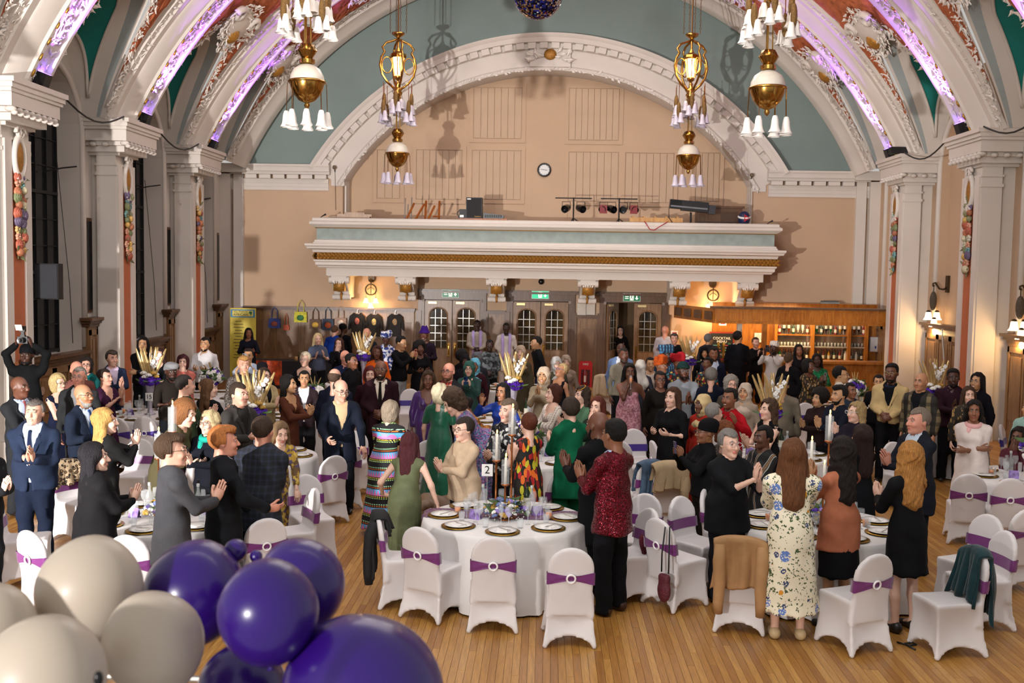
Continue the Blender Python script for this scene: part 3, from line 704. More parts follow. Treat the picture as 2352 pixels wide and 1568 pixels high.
def exit_sign(x, z, y, lit, label):
    s = thing('exit_sign', label, 'sign', (x, y, z), group=None)
    MB().box((-.25, -.03, -.115), (.25, .02, .115)).build('case', mat('#c8ccc6', .4), s); g = mat('#12a070', .4, emit=1.6) if lit else EXG
    MB().box((-.23, -.04, -.10), (.23, -.03, .10)).build('face', g, s)
    p = MB(); p.box((-.055, -.045, -.08), (.05, -.041, .085)); p.build('door_symbol', EXW, s)
    a = MB(); a.box((.125, -.045, -.02), (.155, -.041, .07)); a.add([(.09, -.045, -.01), (.19, -.045, -.01), (.14, -.045, -.07), (.09, -.041, -.01), (.19, -.041, -.01), (.14, -.041, -.07)], [(0, 2, 1), (3, 4, 5), (0, 1, 4, 3), (1, 2, 5, 4), (2, 0, 3, 5)]); a.build('arrow', EXW, s)
    r = MB(); r.sphere((.0, -.048, .058), (.016, .006, .016), 8, 5); r.tube([(.0, -.047, .045), (-.015, -.047, .0)], .012, 5); r.tube([(-.012, -.047, .0), (.02, -.047, -.03), (.035, -.047, -.07)], .008, 5); r.tube([(-.012, -.047, .0), (-.03, -.047, -.035), (-.045, -.047, -.07)], .008, 5); r.tube([(-.03, -.047, .015), (0, -.047, .04), (.03, -.047, .012)], .006, 5); r.build('runner', g, s)
    if not lit:
        for k in range(2): MB().box((-.19, -.045, .012-k*.05), (-.09, -.041, .032-k*.05)).build('text_line', EXW, s)
    return s
DOORX = [-2.66, -.12, 2.54]
for i, x in enumerate(DOORX):
    D = thing('door_%d' % (i+1), ('left', 'middle', 'right half open')[i]+' oak double door with arched leaded lights', None, (x, YB, 0), kind='structure')
    f = MB()
    for sx in (-1, 1):
        f.box((min(sx*.8, sx*.98), -.1, 0), (max(sx*.8, sx*.98), .15, 2.62)); f.box((min(sx*.88, sx*1.04), -.14, 0), (max(sx*.88, sx*1.04), -.1, 2.1))
    f.box((-.8, -.1, 2.42), (.8, .15, 2.62)); f.box((-1.1, -.18, 2.62), (1.1, .1, 2.68)); f.box((-1.06, -.14, 2.68), (1.06, .1, 2.72)); f.build('door_frame', OAKD, D)
    for sx in (-1, 1): MB().box((sx*.83-.04, -.14, 2.36), (sx*.83+.04, -.1, 2.44)).build('corner_block', mat('#8a7a72', .5), D)
    wood = OAK
    for sx in (-1, 1):
        Mx = T(-.79 if sx < 0 else .01, .0, 0)
        if i == 2 and sx < 0: Mx = T(-.79, 0, 0) @ RZ(math.radians(62))
        L = door_leaf(D, .78, 2.4, wood, 'door_leaf', Mx)
        handle(L, .70 if sx < 0 else .08, .98); MB().box((.1, -.09, 2.3), (.34, -.05, 2.36)).build('closer', mat('#d8c48a', .35, .5), L)
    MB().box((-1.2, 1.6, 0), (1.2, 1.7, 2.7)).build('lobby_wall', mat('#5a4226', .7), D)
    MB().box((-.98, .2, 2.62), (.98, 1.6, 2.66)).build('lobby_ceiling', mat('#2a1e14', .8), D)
for (u, v, lit, lb) in ((1035, 674, False, 'green exit sign above the left double door'), (1241, 677, True, 'bright lit green exit sign above the middle door'), (1451, 683, False, 'green exit sign above the half open right door')):
    p = aty(u, v, YB-.12); exit_sign(p.x, p.z, p.y, lit, lb)
# wood piers between doors and dado on the left
def wpanel(name, x0, x1, z1, npan, label, m_=OAK):
    S = thing(name, label, None, kind='structure'); MB().box((x0, YB-.08, 0), (x1, YB, z1)).build('dado_board', m_, S)
    MB().box((x0-.04, YB-.17, z1), (x1+.04, YB, z1+.05)).box((x0-.02, YB-.13, z1-.05), (x1+.02, YB-.08, z1)).build('cap_rail', OAKD, S)
    w_ = (x1-x0)/npan
    for i in range(npan):
        a, c = x0+i*w_, x0+(i+1)*w_; MB().box((a+.02, YB-.11, .2), (a+.10, YB-.08, z1-.1)).build('stile', m_, S)
        MB().box((a+.17, YB-.105, .35), (c-.08, YB-.08, z1-.35)).build('dado_panel', mat('#7a5a3d', .4, var=.12, nscale=3), S)
    return S
wpanel('baseboard_back_1', -8.66, -3.76, 2.1, 6, 'oak panelled dado behind the clothing stall'); wpanel('baseboard_back_2', -1.62, -1.16, 2.08, 1, 'oak pier between left and middle doors'); wpanel('baseboard_back_3', .92, 1.50, 2.0, 1, 'oak pier between middle and right doors')
for k, (x, z) in enumerate(((1.05, 2.22), (1.3, 2.24))): MB().box((x-.13, YB-.12, z-.18), (x+.13, YB, z+.16)).build('switch_box', mat('#cfc7ba', .5), label=('left', 'right')[k]+' cream electrical box under the corbel between doors', cat='box', group='electrical boxes')
MB().sphere((-.12, YB-.05, 2.98), (.085, .06, .085), 12, 8).build('dome_camera', BLACKG, label='small black dome camera over the middle exit sign', cat='camera', smooth=True)
fp = aty(1345, 850, 29.7); F = thing('fire_point', 'red fire point stand with extinguishers between the doors', 'fire point', (fp.x, 29.72, 0))
RED = mat('#c4141c', .4); MB().poly([(-.19, 0, 0), (.19, 0, 0), (.19, 0, .68), (.16, 0, .74), (-.16, 0, .74), (-.19, 0, .68)], (0, .1, 0)).build('stand', RED, F); MB().box((-.13, -.02, .05), (.13, 0, .5)).build('recess', mat('#4a0c10', .5), F)
for sx in (-1,): MB().lathe([(0, .06), (.07, .06), (.07, .42), (.04, .47), (.02, .5), (0, .5)], 12, T(sx*.02, -.08, 0)).build('extinguisher', mat('#7a1018', .3), F, 40); MB().box((-.05, -.155, .16), (.01, -.15, .34)).build('extinguisher_label', mat('#d8c8b8', .5), F)
def text(s, size, M, m_, parent, name='lettering', align='CENTER', ext=.004):
    c = bpy.data.curves.new(name, 'FONT'); c.body = s; c.size = size; c.align_x = align; c.align_y = 'CENTER'; c.extrude = ext
    o = bpy.data.objects.new('tmp', c); COL.objects.link(o); dg = bpy.context.evaluated_depsgraph_get(); me = bpy.data.meshes.new_from_object(o.evaluated_get(dg)); bpy.data.objects.remove(o); bpy.data.curves.remove(c)
    me.materials.clear(); me.materials.append(m_); return obj(name, me, parent, M)
UP = RX(PI/2)
text('FIRE', .09, T(0, -.006, .65) @ UP, WHITE, F)
# clock
cp_ = aty(1250, 390, YB+.7); K = thing('wall_clock', 'round black rimmed wall clock above the balcony', 'clock', cp_); Rm = RX(PI/2)
MB().torus((0, 0, 0), .175, .028, 28, 8, Rm).build('rim', BLACKG, K, True); MB().lathe([(0, .0), (.165, .0), (.165, .012), (0, .012)], 24, Rm).build('face', mat('#e4e4e2', .5), K)
hd = MB(); hd.box((-.10, -.02, -.006), (.03, -.016, .006), RY(.12)); hd.build('minute_hand', BLACK, K); MB().box((-.01, -.02, -.007), (.09, -.016, .007), RY(.1)).build('hour_hand', BLACK, K)
for h in range(12): a = h*PI/6; MB().cbox((.135*math.sin(a), -.016, .135*math.cos(a)), (.012, .005, .022)).build('hour_mark', BLACK, K)
# ================================================================== things on the balcony
ZB = 4.64
def bp(u, y=28.6): return aty(u, 510, y).x
chr_w = wood_mat('#7a3c14', '#b4652a')
S = thing('folding_chair', 'stack of orange brown folded wooden chairs leaning on the balcony', 'chairs', (bp(975), 28.9, 4.62))
for k, (x0, x1, h) in enumerate(((-.55, -.33, .48), (-.30, -.05, .46), (-.02, .0, .55), (.05, .24, .42), (.36, .37, .55))): MB().tube([(x0, 0, 0), (x1, .05, h)], .03, 4).build('chair_leg', chr_w, S)
MB().tube([(.2, 0, .12), (.36, 0, .12)], .02, 4).build('rung', chr_w, S)
for k, x in enumerate((-.6, -.52, -.42)): MB().tube([(x, .1, 0), (x+.01, .12, (.62, .45, .64)[k])], .015, 5).build('metal_rod', mat('#5a5550', .4, .6), S)
B = thing('speaker', 'black loudspeaker box standing on the balcony ledge', 'speaker', (bp(1088), 28.8, ZB)); MB().box((-.22, -.1, .05), (.22, .3, .62)).build('cabinet', BLACK, B); MB().box((-.2, -.11, .07), (.2, -.1, .6)).build('grille', mat('#201f21', .8), B); MB().box((-.19, -.115, .56), (-.09, -.11, .59)).build('sticker', WHITE, B); text('Carlsbro', .05, T(.1, -.115, .1) @ UP, mat('#d0a030', .4), B); MB().box((-.4, -.12, 0), (.9, .35, .05)).build('plinth_board', chr_w, B)
B = thing('mixing_desk', 'grey mixing desk beside the balcony loudspeaker', 'mixer', (bp(1130), 28.85, ZB+.05)); MB().poly([(-.25, -.1, 0), (.3, -.1, 0), (.32, -.1, .1), (-.25, -.1, .16)], (0, .3, 0)).build('body', mat('#5d6464', .5), B); 
for k in range(8): MB().box((-.2+.06*k, -.12, .04), (-.17+.06*k, -.1, .1)).build('fader', BLACK, B)
B = thing('amplifier', 'small silver amplifier left of the balcony loudspeaker', 'amplifier', (bp(1062), 28.8, ZB)); MB().box((-.1, -.05, .05), (.12, .2, .3)).build('case', BLACK, B); MB().box((-.08, -.06, .08), (.02, -.05, .14)).build('panel', STEEL, B); MB().tube([(-.1, 0, .05), (-.16, 0, .2), (-.08, 0, .3)], .015, 5).build('cable', BLACK, B)
def par(parent, x, z, y, tilt, gel=None):
    M_ = T(x, y, z) @ RZ(tilt) @ RX(PI/2+.25); MB().lathe([(0, -.16), (.08, -.16), (.1, -.08), (.105, .12), (.09, .12), (.085, 0), (0, 0)], 14, M_).build('par_can', BLACKG, parent, 40)
    MB().tube([(x-.11, y, z), (x-.11, y, z+.18), (x+.11, y, z+.18), (x+.11, y, z)], .01, 4).build('yoke', BLACK, parent)
    if gel: MB().box((x-.11, y-.13, z-.13), (x+.09, y-.12, z+.1)).build('gel_frame', mat('#7a1016', .4), parent)
for (u, lab, xs) in ((1317, 'left black lighting stand with two lamps on the balcony', (-.2, .2)), (1422, 'right black lighting stand with red gelled lamps on the balcony', (-.42, -.2, .12, .4))):
    x = bp(u); S = thing('lighting_stand', lab, 'stage light', (x, 28.75, ZB)); MB().tube([(0, 0, 0), (0, 0, .66)], .022, 6).build('pole', BLACK, S); MB().tube([(-.5, 0, .64), (.5, 0, .64)], .018, 6).build('crossbar', BLACK, S)
    for a in (0, 2.1, 4.2): MB().tube([(0, 0, .1), (.14*math.cos(a), .1*math.sin(a), 0)], .014, 5).build('leg', BLACK, S)
    for j, q in enumerate(xs): par(S, q, .36, 0, (-.4, .5, -.2, .3)[j], u == 1422 and j in (0, 3))
S = thing('follow_spot', 'long black follow spot on its stand at the right of the balcony', 'spotlight', (bp(1588), 28.75, ZB)); MB().box((-.62, -.1, .36), (-.28, .12, .60), RY(.08)).build('lens_tube', BLACKG, S); MB().box((-.30, -.12, .33), (.42, .14, .60), RY(.08)).build('lamp_house', BLACK, S); MB().box((.42, -.08, .3), (.62, .1, .54), RY(.08)).build('rear_box', mat('#333136', .5), S); MB().box((-.6, -.125, .40), (.4, -.12, .44), RY(.08)).build('trim_strip', mat('#8a8a90', .3, .7), S); MB().tube([(0, 0, 0), (0, 0, .3)], .03, 6).build('post', BLACK, S); MB().tube([(-.6, 0, .4), (-.6, -.05, .15), (-.5, -.05, .01)], .01, 5).build('cable', BLACK, S)
S = thing('sideboard', 'dark wooden sideboard behind the follow spot on the balcony', 'cabinet', (bp(1660, 29.4), 29.2, 4.05)); MB().box((-.75, 0, 0), (.5, .4, 1.05)).build('body', OAKD, S); MB().box((-.8, -.04, 1.05), (.55, .44, 1.1)).build('top', OAKD, S); MB().box((-.1, -.02, .5), (.38, 0, .95)).build('door', mat('#4b3320', .4), S)
S = thing('wooden_rack', 'low pale wooden rack lying along the balcony edge', 'rack', (bp(1508), 28.75, ZB)); MB().box((-.72, -.03, .02), (.72, 0, .14)).build('rail', wood_mat('#a9743a', '#d0a063'), S)
for k in range(5): MB().box((-.65+k*.3, -.04, 0), (-.6+k*.3, .2, .18)).build('post', wood_mat('#a9743a', '#d0a063'), S)
MB().tube([(bp(1478), 28.33, 4.66), (bp(1482), 28.25, 4.58), (bp(1490), 28.24, 4.44), (bp(1499), 28.24, 4.42), (bp(1512), 28.24, 4.52), (bp(1532), 28.30, 4.66)], .012, 5).build('red_cable', mat('#b01624', .5), label='red cable looping over the balcony edge', cat='cable', smooth=True)
S = thing('boxing_helmet', 'blue and white padded helmet at the right end of the balcony', 'helmet', (bp(1712), 28.8, ZB)); MB().sphere((0, 0, .16), (.17, .17, .2), 14, 8).build('shell', mat('#16234a', .4), S, True); MB().torus((0, -.02, .2), .15, .03, 20, 6, RX(.3)).build('band', WHITE, S, True); MB().add([(-.02, -.185, .06), (-.02, -.19, .26), (.12, -.16, .16)], [(0, 1, 2)]).box((-.03, -.19, .06), (-.01, -.17, .26)).build('emblem', mat('#b02030', .5), S)
for k, (u, lb) in enumerate(((742, 'small microphone stub at the left end of the balcony'), (1768, 'small microphone clip at the right end of the balcony'))):
    MB().tube([(bp(u)-.08, 28.6, ZB), (bp(u), 28.6, ZB+.06), (bp(u)+.08, 28.6, ZB+.1)], [.01, .015, .03], 6).build('microphone', BLACK, label=lb, cat='microphone')
S = thing('timber_pile', 'pile of timber offcuts on the left of the balcony', 'timber', (bp(805), 28.8, ZB)); 
for k, (x0, x1, z) in enumerate(((-.6, .5, .03), (-.4, .55, .09), (-.2, .35, .14))): MB().box((x0, -.05, z-.03), (x1, .1, z+.03), RZ(.04*k)).build('timber', wood_mat('#7d5a38', '#a9835a'), S)
# ================================================================== SCONCES AND CHANDELIERS
def shade_mat(name, col, emit):
    t = NT(name); t.p(Base_Color='#f6efe6', Roughness=.35, Emission_Color=col, Emission_Strength=emit); t.b.inputs['Subsurface Weight'].default_value = 0; return t.m
SHON = shade_mat('lit_shade', '#ffd9a0', 6.0); SHLAN = shade_mat('lantern_glass', '#ffb04a', 2.2); SHOFF = mat('#efe9e2', .3, var=.02); SHLIL = mat('#c9c0cc', .3, var=.03)
def tulip(flare=1.0): return [(.012, .12), (.03, .115), (.045, .08), (.05, .04), (.058, .01), (.078*flare, -.02)]
def tulip_mesh(m_): return MB().lathe(tulip(), 16, wave=lambda a, z: 1+(.10*math.cos(8*a) if z < -.01 else 0)).mesh('glass_shade', m_, True)
TUL_ON, TUL_OFF, TUL_LIL = tulip_mesh(SHON), tulip_mesh(SHOFF), tulip_mesh(SHLIL)
IRON = mat('#4a3a22', .45, .5, var=.2, nscale=20)
def back_sconce(u, v, lit3, label):
    p = aty(u, v, YB-.25); s = thing('wall_sconce', label, 'wall lamp', p, group='round iron sconces under the balcony')
    MB().torus((0, 0, 0), .155, .022, 24, 6, RX(PI/2)).build('ring', IRON, s, True); MB().tube([(0, 0, -.15), (0, 0, .15)], .012, 6).tube([(-.1, 0, .0), (0, 0, .08), (.1, 0, .0)], .01, 5).build('scroll', IRON, s, True)
    MB().box((-.09, .02, .28), (.09, .24, .46)).sphere((0, .1, .28), (.1, .1, .08), 10, 6).build('backplate', IRON, s); MB().tube([(0, .05, .3), (0, 0, .16)], .02, 6).build('hanger', IRON, s)
    for k, (x, z) in enumerate(((-.14, -.36), (.14, -.36), (0, -.50))[:3 if lit3 else 2]):
        MB().tube([(x, 0, z+.12), (x, 0, -.1)], .006, 5).build('rod', IRON, s); MB().lathe([(0, .15), (.03, .13), (.045, .1)], 10, T(x, 0, z)).build('gallery', IRON, s, True); obj('glass_shade', TUL_ON, s, T(x, 0, z) @ SCL(1.05, 1.05, 1.1))
        
    light('sconce_glow', 'POINT', (p.x, p.y-.08, p.z-.42), 55, (1, .62, .25), .1)
back_sconce(852, 665, True, 'left iron ring sconce glowing above the T-shirts'); back_sconce(1638, 678, False, 'right iron ring sconce glowing over the bar canopy')
def side_sconce(y, z, sx, label):
    s = thing('bracket_lamp', label, 'wall lamp', (sx*9.55, y, z), group='bracket lamps on the right wall'); X = lambda x: -sx*x
    MB().box((min(X(0), X(.06)), -.07, -.12), (max(X(0), X(.06)), .07, .28)).build('backplate', IRON, s); MB().tube([(X(.05), 0, .0), (X(.12), 0, -.05), (X(.22), 0, -.03), (X(.28), 0, .06), (X(.32), 0, .11), (X(.37), 0, .09), (X(.37), 0, .04), (X(.34), 0, .02)], .022, 7).build('arm', IRON, s, True)
    MB().tube([(X(.35), 0, .06), (X(.35), 0, -.10)], .012, 5).build('link', IRON, s); MB().sphere((X(.35), 0, -.32), (.085, .085, .23), 10, 10).build('tassel', mat('#54483a', .7, var=.3, nscale=40, bump=.8, bscale=60), s, True)
    for (dx, dy, dz) in ((-.10, 0, -.74), (.10, 0, -.74), (0, -.1, -.90)): obj('glass_shade', TUL_ON, s, T(X(.35)+dx, dy, dz) @ SCL(1.4, 1.4, 1.5)); MB().lathe([(0, .2), (.04, .19), (.06, .15)], 10, T(X(.35)+dx, dy, dz)).build('gallery', IRON, s, True)
    light('bracket_glow', 'POINT', (sx*9.55+X(.35), y-.05, z-1.05), 80, (1, .62, .26), .1)
for y, lb in ((20.55, 'nearest bracket lamp with three lit glass shades on the right wall'), (25.1, 'middle bracket lamp with lit glass shades beside the far right pier')):
    side_sconce(y, 3.05, 1, lb)
def chandelier(x, y, zb, label, lil):
    """zb = z of the bottom pendant; whole fitting about 3.3 m plus chains"""
    c = thing('chandelier', label, 'chandelier', (x, y, zb), group='brass chandeliers'); TU = TUL_LIL if lil else TUL_OFF
    # lower globe
    MB().lathe([(0, .26), (.03, .28), (.05, .33), (.03, .36), (.13, .40), (.22, .50), (.27, .62), (.285, .70)], 24).build('lower_bowl', BRASS, c, True)
    MB().lathe([(.28, .70), (.27, .80), (.22, .90), (.12, .97), (.0, 1.0)], 24).build('globe', mat('#d8cfc0', .3), c, True)
    MB().torus((0, 0, .70), .29, .025, 24, 6).build('bowl_rim', BRASS, c, True)
    MB().lathe([(.09, .98), (.13, 1.0), (.13, 1.06), (.09, 1.08), (.15, 1.2), (.1, 1.3), (.03, 1.32)], 8, wave=lambda a, z: 1+(.12*math.cos(8*a) if z > 1.1 else 0)).build('crown', BRASS, c, 50)
    for k in range(8):
        a = k*PI/4+.2; px, py = .33*math.cos(a), .33*math.sin(a); MB().tube([(px, py, .16), (px*.95, py*.95, .68)], .006, 4).build('rod', BRASS, c); obj('glass_shade', TU, c, T(px, py, .0) @ SCL(1.25, 1.25, 1.9)); MB().lathe([(0, .22), (.035, .2), (.05, .16)], 8, T(px, py, 0)).build('gallery', BRASS, c, True)
    for k in range(3):
        a = k*2.1; MB().tube([(.06*math.cos(a), .06*math.sin(a), 1.3), (.05*math.cos(a), .05*math.sin(a), 2.05)], .012, 5).build('chain', BRASS, c)
    # middle tassel ring
    for k in range(8):
        a = k*PI/4; R_ = .34 if k % 2 == 0 else .44; zz = 1.72 if k % 2 == 0 else 1.5
        px, py = R_*math.cos(a), R_*math.sin(a)
        MB().sphere((px, py, zz+.28), (.055, .055, .20), 8, 8).build('tassel', mat('#7a5a2c', .5, .3, var=.3, nscale=40, bump=.8, bscale=70), c, True)
        MB().tube([(px, py, zz+.46), (px, py, 2.42)], .008, 4).build('rod', BRASS, c)
        for q in (-.07, .07): obj('glass_shade', TU, c, T(px+q*math.sin(a), py-q*math.cos(a), zz-.04*(q > 0)) @ SCL(1.2, 1.2, 1.75))
    for k in range(4): a = k*PI/2+.7; obj('glass_shade', TU, c, T(.16*math.cos(a), .16*math.sin(a), 1.82) @ SCL(1.2, 1.2, 1.75)); MB().tube([(.16*math.cos(a), .16*math.sin(a), 1.98), (.1*math.cos(a), .1*math.sin(a), 2.2)], .006, 4).build('rod', BRASS, c)
    MB().lathe([(0, 2.05), (.05, 2.08), (.12, 2.18), (.09, 2.24), (.14, 2.3), (.05, 2.36), (.03, 2.5), (.09, 2.55), (.09, 2.6)], 16).build('finial', BRASS, c, True)
    # lantern cage
    for k in range(4):
        a = k*PI/2+.4; pr = [(.10, 2.3), (.28, 2.45), (.40, 2.62), (.46, 2.85), (.42, 3.05), (.34, 3.18), (.40, 3.28), (.30, 3.40), (.12, 3.46), (.05, 3.5)]
        MB().tube([(r_*math.cos(a), r_*math.sin(a), z) for r_, z in pr], .03, 6).build('scroll_arm', BRASS, c, True)
        MB().tube([((.28+.13*math.cos(t))*math.cos(a), (.28+.13*math.cos(t))*math.sin(a), 2.86+.2*math.sin(t)) for t in np.linspace(0, 2*PI, 14)[:-1]], .016, 5, closed=True).build('scroll_ring', BRASS, c, True)
    MB().lathe([(.10, 2.62), (.16, 3.05), (.0, 3.05)], 8).build('lantern_glass', SHLAN, c); MB().lathe([(.19, 3.05), (.21, 3.08), (.2, 3.14), (.08, 3.2), (.03, 3.3), (.03, 3.5)], 8).build('lantern_cap', BRASS, c)
    for k in range(8): a = k*PI/4; MB().tube([(.105*math.cos(a), .105*math.sin(a), 2.62), (.17*math.cos(a), .17*math.sin(a), 3.06)], .01, 4).build('lantern_bar', BRASS, c)
    MB().lathe([(.03, 3.48), (.05, 3.55), (.16, 3.62), (.16, 3.66), (.06, 3.68), (0, 3.68)], 14).build('canopy', BRASS, c, True)
    top = ZC+math.sqrt((RV)**2-x*x)-zb
    MB().tube([(0, 0, 3.66), (0, 0, top)], .022, 6).build('drop_rod', mat('#6a4a2c', .4, .7), c)
    for (dx, dy) in ((-.2, 0), (.2, 0), (-.06, .05), (.06, -.05)):
        ch = MB(); z = 3.66; k = 0
        while z < top:
            ch.torus((dx, dy, z+.05), .02, .007, 6, 4, RX(PI/2) if k % 2 else RY(PI/2), 1.0 if k % 2 else 2.2, 2.2 if k % 2 == 0 else 1.0) if False else ch.tube([(dx-.018*(k % 2), dy-.018*((k+1) % 2), z+.05), (dx, dy, z+.1), (dx+.018*(k % 2), dy+.018*((k+1) % 2), z+.05), (dx, dy, z)], .007, 4, closed=True); z += .085; k += 1
        ch.build('chain', mat('#6a4a2c', .4, .7), c, kind='stuff')
    light('lantern_glow', 'POINT', (x, y-.25, zb+2.8), 30, (1, .7, .35), .15)
    return c
def zat(v, y): return aty(1253, v, y).z
for (u, vb, y, lb, lil) in ((912, 418, 26.2, 'far left brass chandelier hanging before the end wall', 1), (1580, 424, 26.2, 'far right brass chandelier hanging before the end wall', 1), (705, 288, 17.2, 'near left brass chandelier cut by the top edge', 0), (1760, 304, 17.2, 'near right brass chandelier cut by the top edge', 0)):
    p = aty(u, vb, y); chandelier(p.x, y, p.z, lb, lil)
# ---- mirror ball
p = aty(1236, -14, 17.2); DB = thing('mirror_ball', 'mirror ball of small silver and blue tiles at top centre', 'mirror ball', p); RB = .40
MB().sphere((0, 0, 0), RB-.012, 24, 16).build('core', BLACK, DB, True); tiles = MB(); nt = 0
TM = [mat('#cfd3e0', .06, 1.0, var=0), mat('#3a3fa8', .1, .9, var=0), mat('#c8a890', .1, .9, var=0), mat('#20204a', .1, .9, var=0)]
rr = random.Random(9); tmes = []
for q in TM: tmes.append(MB().box((-.014, -.014, -.004), (.014, .014, .004)).mesh('mirror_tile', q))
for i in range(-19, 20):
    la = i*.078; N = max(4, int(2*PI*RB*math.cos(la)/.033))
    for j in range(N):
        a = 2*PI*j/N; n_ = Vector((math.cos(la)*math.cos(a), math.cos(la)*math.sin(a), math.sin(la)))
        M_ = Matrix.Translation(n_*RB) @ n_.to_track_quat('Z', 'Y').to_matrix().to_4x4()
        if n_.y < -.2 and n_.z < .1 and nt < 300: obj('mirror_tile', tmes[rr.choices(range(4), (4, 4, 2, 4))[0]], DB, M_); nt += 1
        else: tiles.mat(rr.randrange(4)).box((-.014, -.014, -.004), (.014, .014, .004), M_)
tiles.build('mirror_tiles', TM, DB, kind='stuff'); MB().tube([(0, 0, RB), (0, 0, 11.5-p.z)], .015, 6).build('hanging_rod', BLACK, DB)
# ---- LED uplights on the capitals
for yc in (17.2, 21.7, 26.2):
    for sx in (-1, 1):
        L = thing('led_uplight', '%s black LED uplight on the %s capital' % ({17.2: 'nearest', 21.7: 'middle', 26.2: 'farthest'}[yc], 'left' if sx < 0 else 'right'), 'stage light', (sx*8.52, yc+.3, ZS), group='LED uplights on capitals')
        M_ = T(0, 0, .16) @ RY(-sx*.35); MB().box((-.13, -.11, -.1), (.13, .11, .12), M_).build('body', BLACK, L); MB().box((-.11, -.09, .12), (.11, .09, .125), M_).build('lens', mat('#8a5cff', .3, emit=14), L); MB().box((-.03, -.14, 0), (.03, -.11, .2)).build('bracket', BLACK, L)
        th = math.radians(70); tgt = Vector((sx*RV*math.cos(th), yc+.25, ZC+RV*math.sin(th)))
        light('led_beam', 'SPOT', (sx*8.28, yc+.25, ZS+.36), 1500, (.40, .14, 1), .05, target=(sx*7.1, yc+.18, ZS+2.27), spot_size=1.0, spot_blend=.8)
# cables between capitals
for sx in (-1, 1):
    for (ya, yb) in ((17.2, 21.7), (21.7, 26.2)):
        MB().tube([(sx*8.45, ya+.9+(yb-ya-1.8)*t, 6.22-.28*math.sin(PI*t)) for t in np.linspace(0, 1, 9)], .018, 5).build('power_cable', BLACK, label='%s power cable slung between %s capitals' % ('left' if sx < 0 else 'right', 'the nearer two' if ya < 20 else 'the farther two'), cat='cable', smooth=True)
# hanging speaker panel on the left
p = aty(108, 646, 17.9); S = thing('wall_speaker', 'flat black speaker panel on the left wall', 'speaker', p); MB().box((-.23, -.02, -.31), (.23, .12, .31), RZ(-.15)).build('cabinet', BLACK, S); MB().box((-.21, -.03, -.29), (.21, -.02, .29), RZ(-.15)).build('grille', mat('#2a2b30', .8, bump=.3, bscale=200), S); MB().tube([(-.1, .1, 0), (-1.5, .3, 0)], .03, 6).build('bracket', BLACK, S)
# ================================================================== BAR
BAR = thing('bar_canopy', 'honey oak bar canopy with raised panels on the right', 'bar', (0, 0, 0)); y0 = 26.9
xa, xb = aty(1642, 730, y0).x, 9.0; zt, zb_ = 2.40, 2.02
MB().box((xa, y0, zb_), (xb, y0+.1, zt)).build('fascia', HONEY, BAR); MB().box((xa-.06, y0-.06, zt), (xb, y0+.5, zt+.05)).build('cornice', OAKD, BAR)
xw = aty(1548, 715, 29.9).x
sd = MB(); sd.poly([(xa, y0+.05, zb_), (xa, y0+.05, zt), (xw, 29.9, zt), (xw, 29.9, zb_)], (.06, .02, 0)); sd.build('side_fascia', HONEY, BAR)
def panel(parent, x0, x1, z0, z1, y, m_=HONEY, nm='raised_panel'):
    MB().box((x0, y-.015, z0), (x1, y, z1)).build(nm, m_, parent); t_ = .025; f = MB(); f.box((x0-t_, y-.03, z0-t_), (x1+t_, y, z0)); f.box((x0-t_, y-.03, z1), (x1+t_, y, z1+t_)); f.box((x0-t_, y-.03, z0), (x0, y, z1)); f.box((x1, y-.03, z0), (x1+t_, y, z1)); f.build('panel_bead', m_, parent)
N = 6; w_ = (xb-xa)/N
for k in range(N): panel(BAR, xa+k*w_+.1, xa+(k+1)*w_-.1, zb_+.09, zt-.09, y0)
dx, dy = xw-xa, 29.9-y0-.05
for k in range(4):
    a = Vector((xa+dx*(k+.18)/4, y0+.03+dy*(k+.18)/4, 0)); c = Vector((xa+dx*(k+.82)/4, y0+.03+dy*(k+.82)/4, 0)); MB().poly([a+Vector((-.02, 0, zb_+.08)), c+Vector((-.02, 0, zb_+.08)), c+Vector((-.02, 0, zt-.08)), a+Vector((-.02, 0, zt-.08))], (-.02, -.005, 0)).build('side_panel', OAKD, BAR)
CT = thing('bar_counter', 'honey oak bar counter with panelled front', 'bar', (0, 0, 0)); xc = aty(1700, 850, y0).x
MB().box((xc, y0-.12, 1.04), (xb, y0+.45, 1.10)).build('counter_top', HONEY, CT); MB().box((xc+.05, y0, 0), (xb, y0+.35, 1.04)).build('front', HONEY, CT)
N = 4; w_ = (xb-xc)/N
for k in range(N): panel(CT, xc+k*w_+.2, xc+(k+1)*w_-.15, .25, .85, y0, HONEY, 'front_panel')
for k, u in enumerate((1700, 1758)): 
    x = aty(u, 780, y0).x; MB().box((x-.06, y0+.1, 1.1), (x+.06, y0+.22, zb_)).build('post', (HONEY, WHITE)[k == 0] if k else mat('#b8aa9a', .5), CT)
BB = thing('back_bar', 'oak back bar with shelves of bottles and mirrors', 'shelf', (0, 0, 0)); yb_ = 28.9; x0b, x1b = aty(1640, 780, yb_).x, 9.2
MB().box((x0b, yb_+.35, 0), (x1b, yb_+.42, 2.5)).build('back_panel', HONEY, BB); MB().box((x0b, yb_-.1, .88), (x1b, yb_+.35, .94)).build('work_top', mat('#6b5a48', .4), BB); MB().box((x0b, yb_+.0, 0), (x1b, yb_+.35, .88)).build('base_units', OAKD, BB)
sh0 = aty(1783, 790, yb_).x
for z in (1.30, 1.62): MB().box((sh0, yb_+.12, z), (aty(1990, 790, yb_).x, yb_+.35, z+.03)).build('glass_shelf' if z < 1.5 else 'bottle_shelf', HONEY if z > 1.5 else mat('#b9b2a4', .2), BB)
for u in (1783, 1868, 1952, 1992): x = aty(u, 790, yb_).x; MB().box((x-.04, yb_+.05, .94), (x+.04, yb_+.35, 2.2)).build('upright', HONEY, BB)
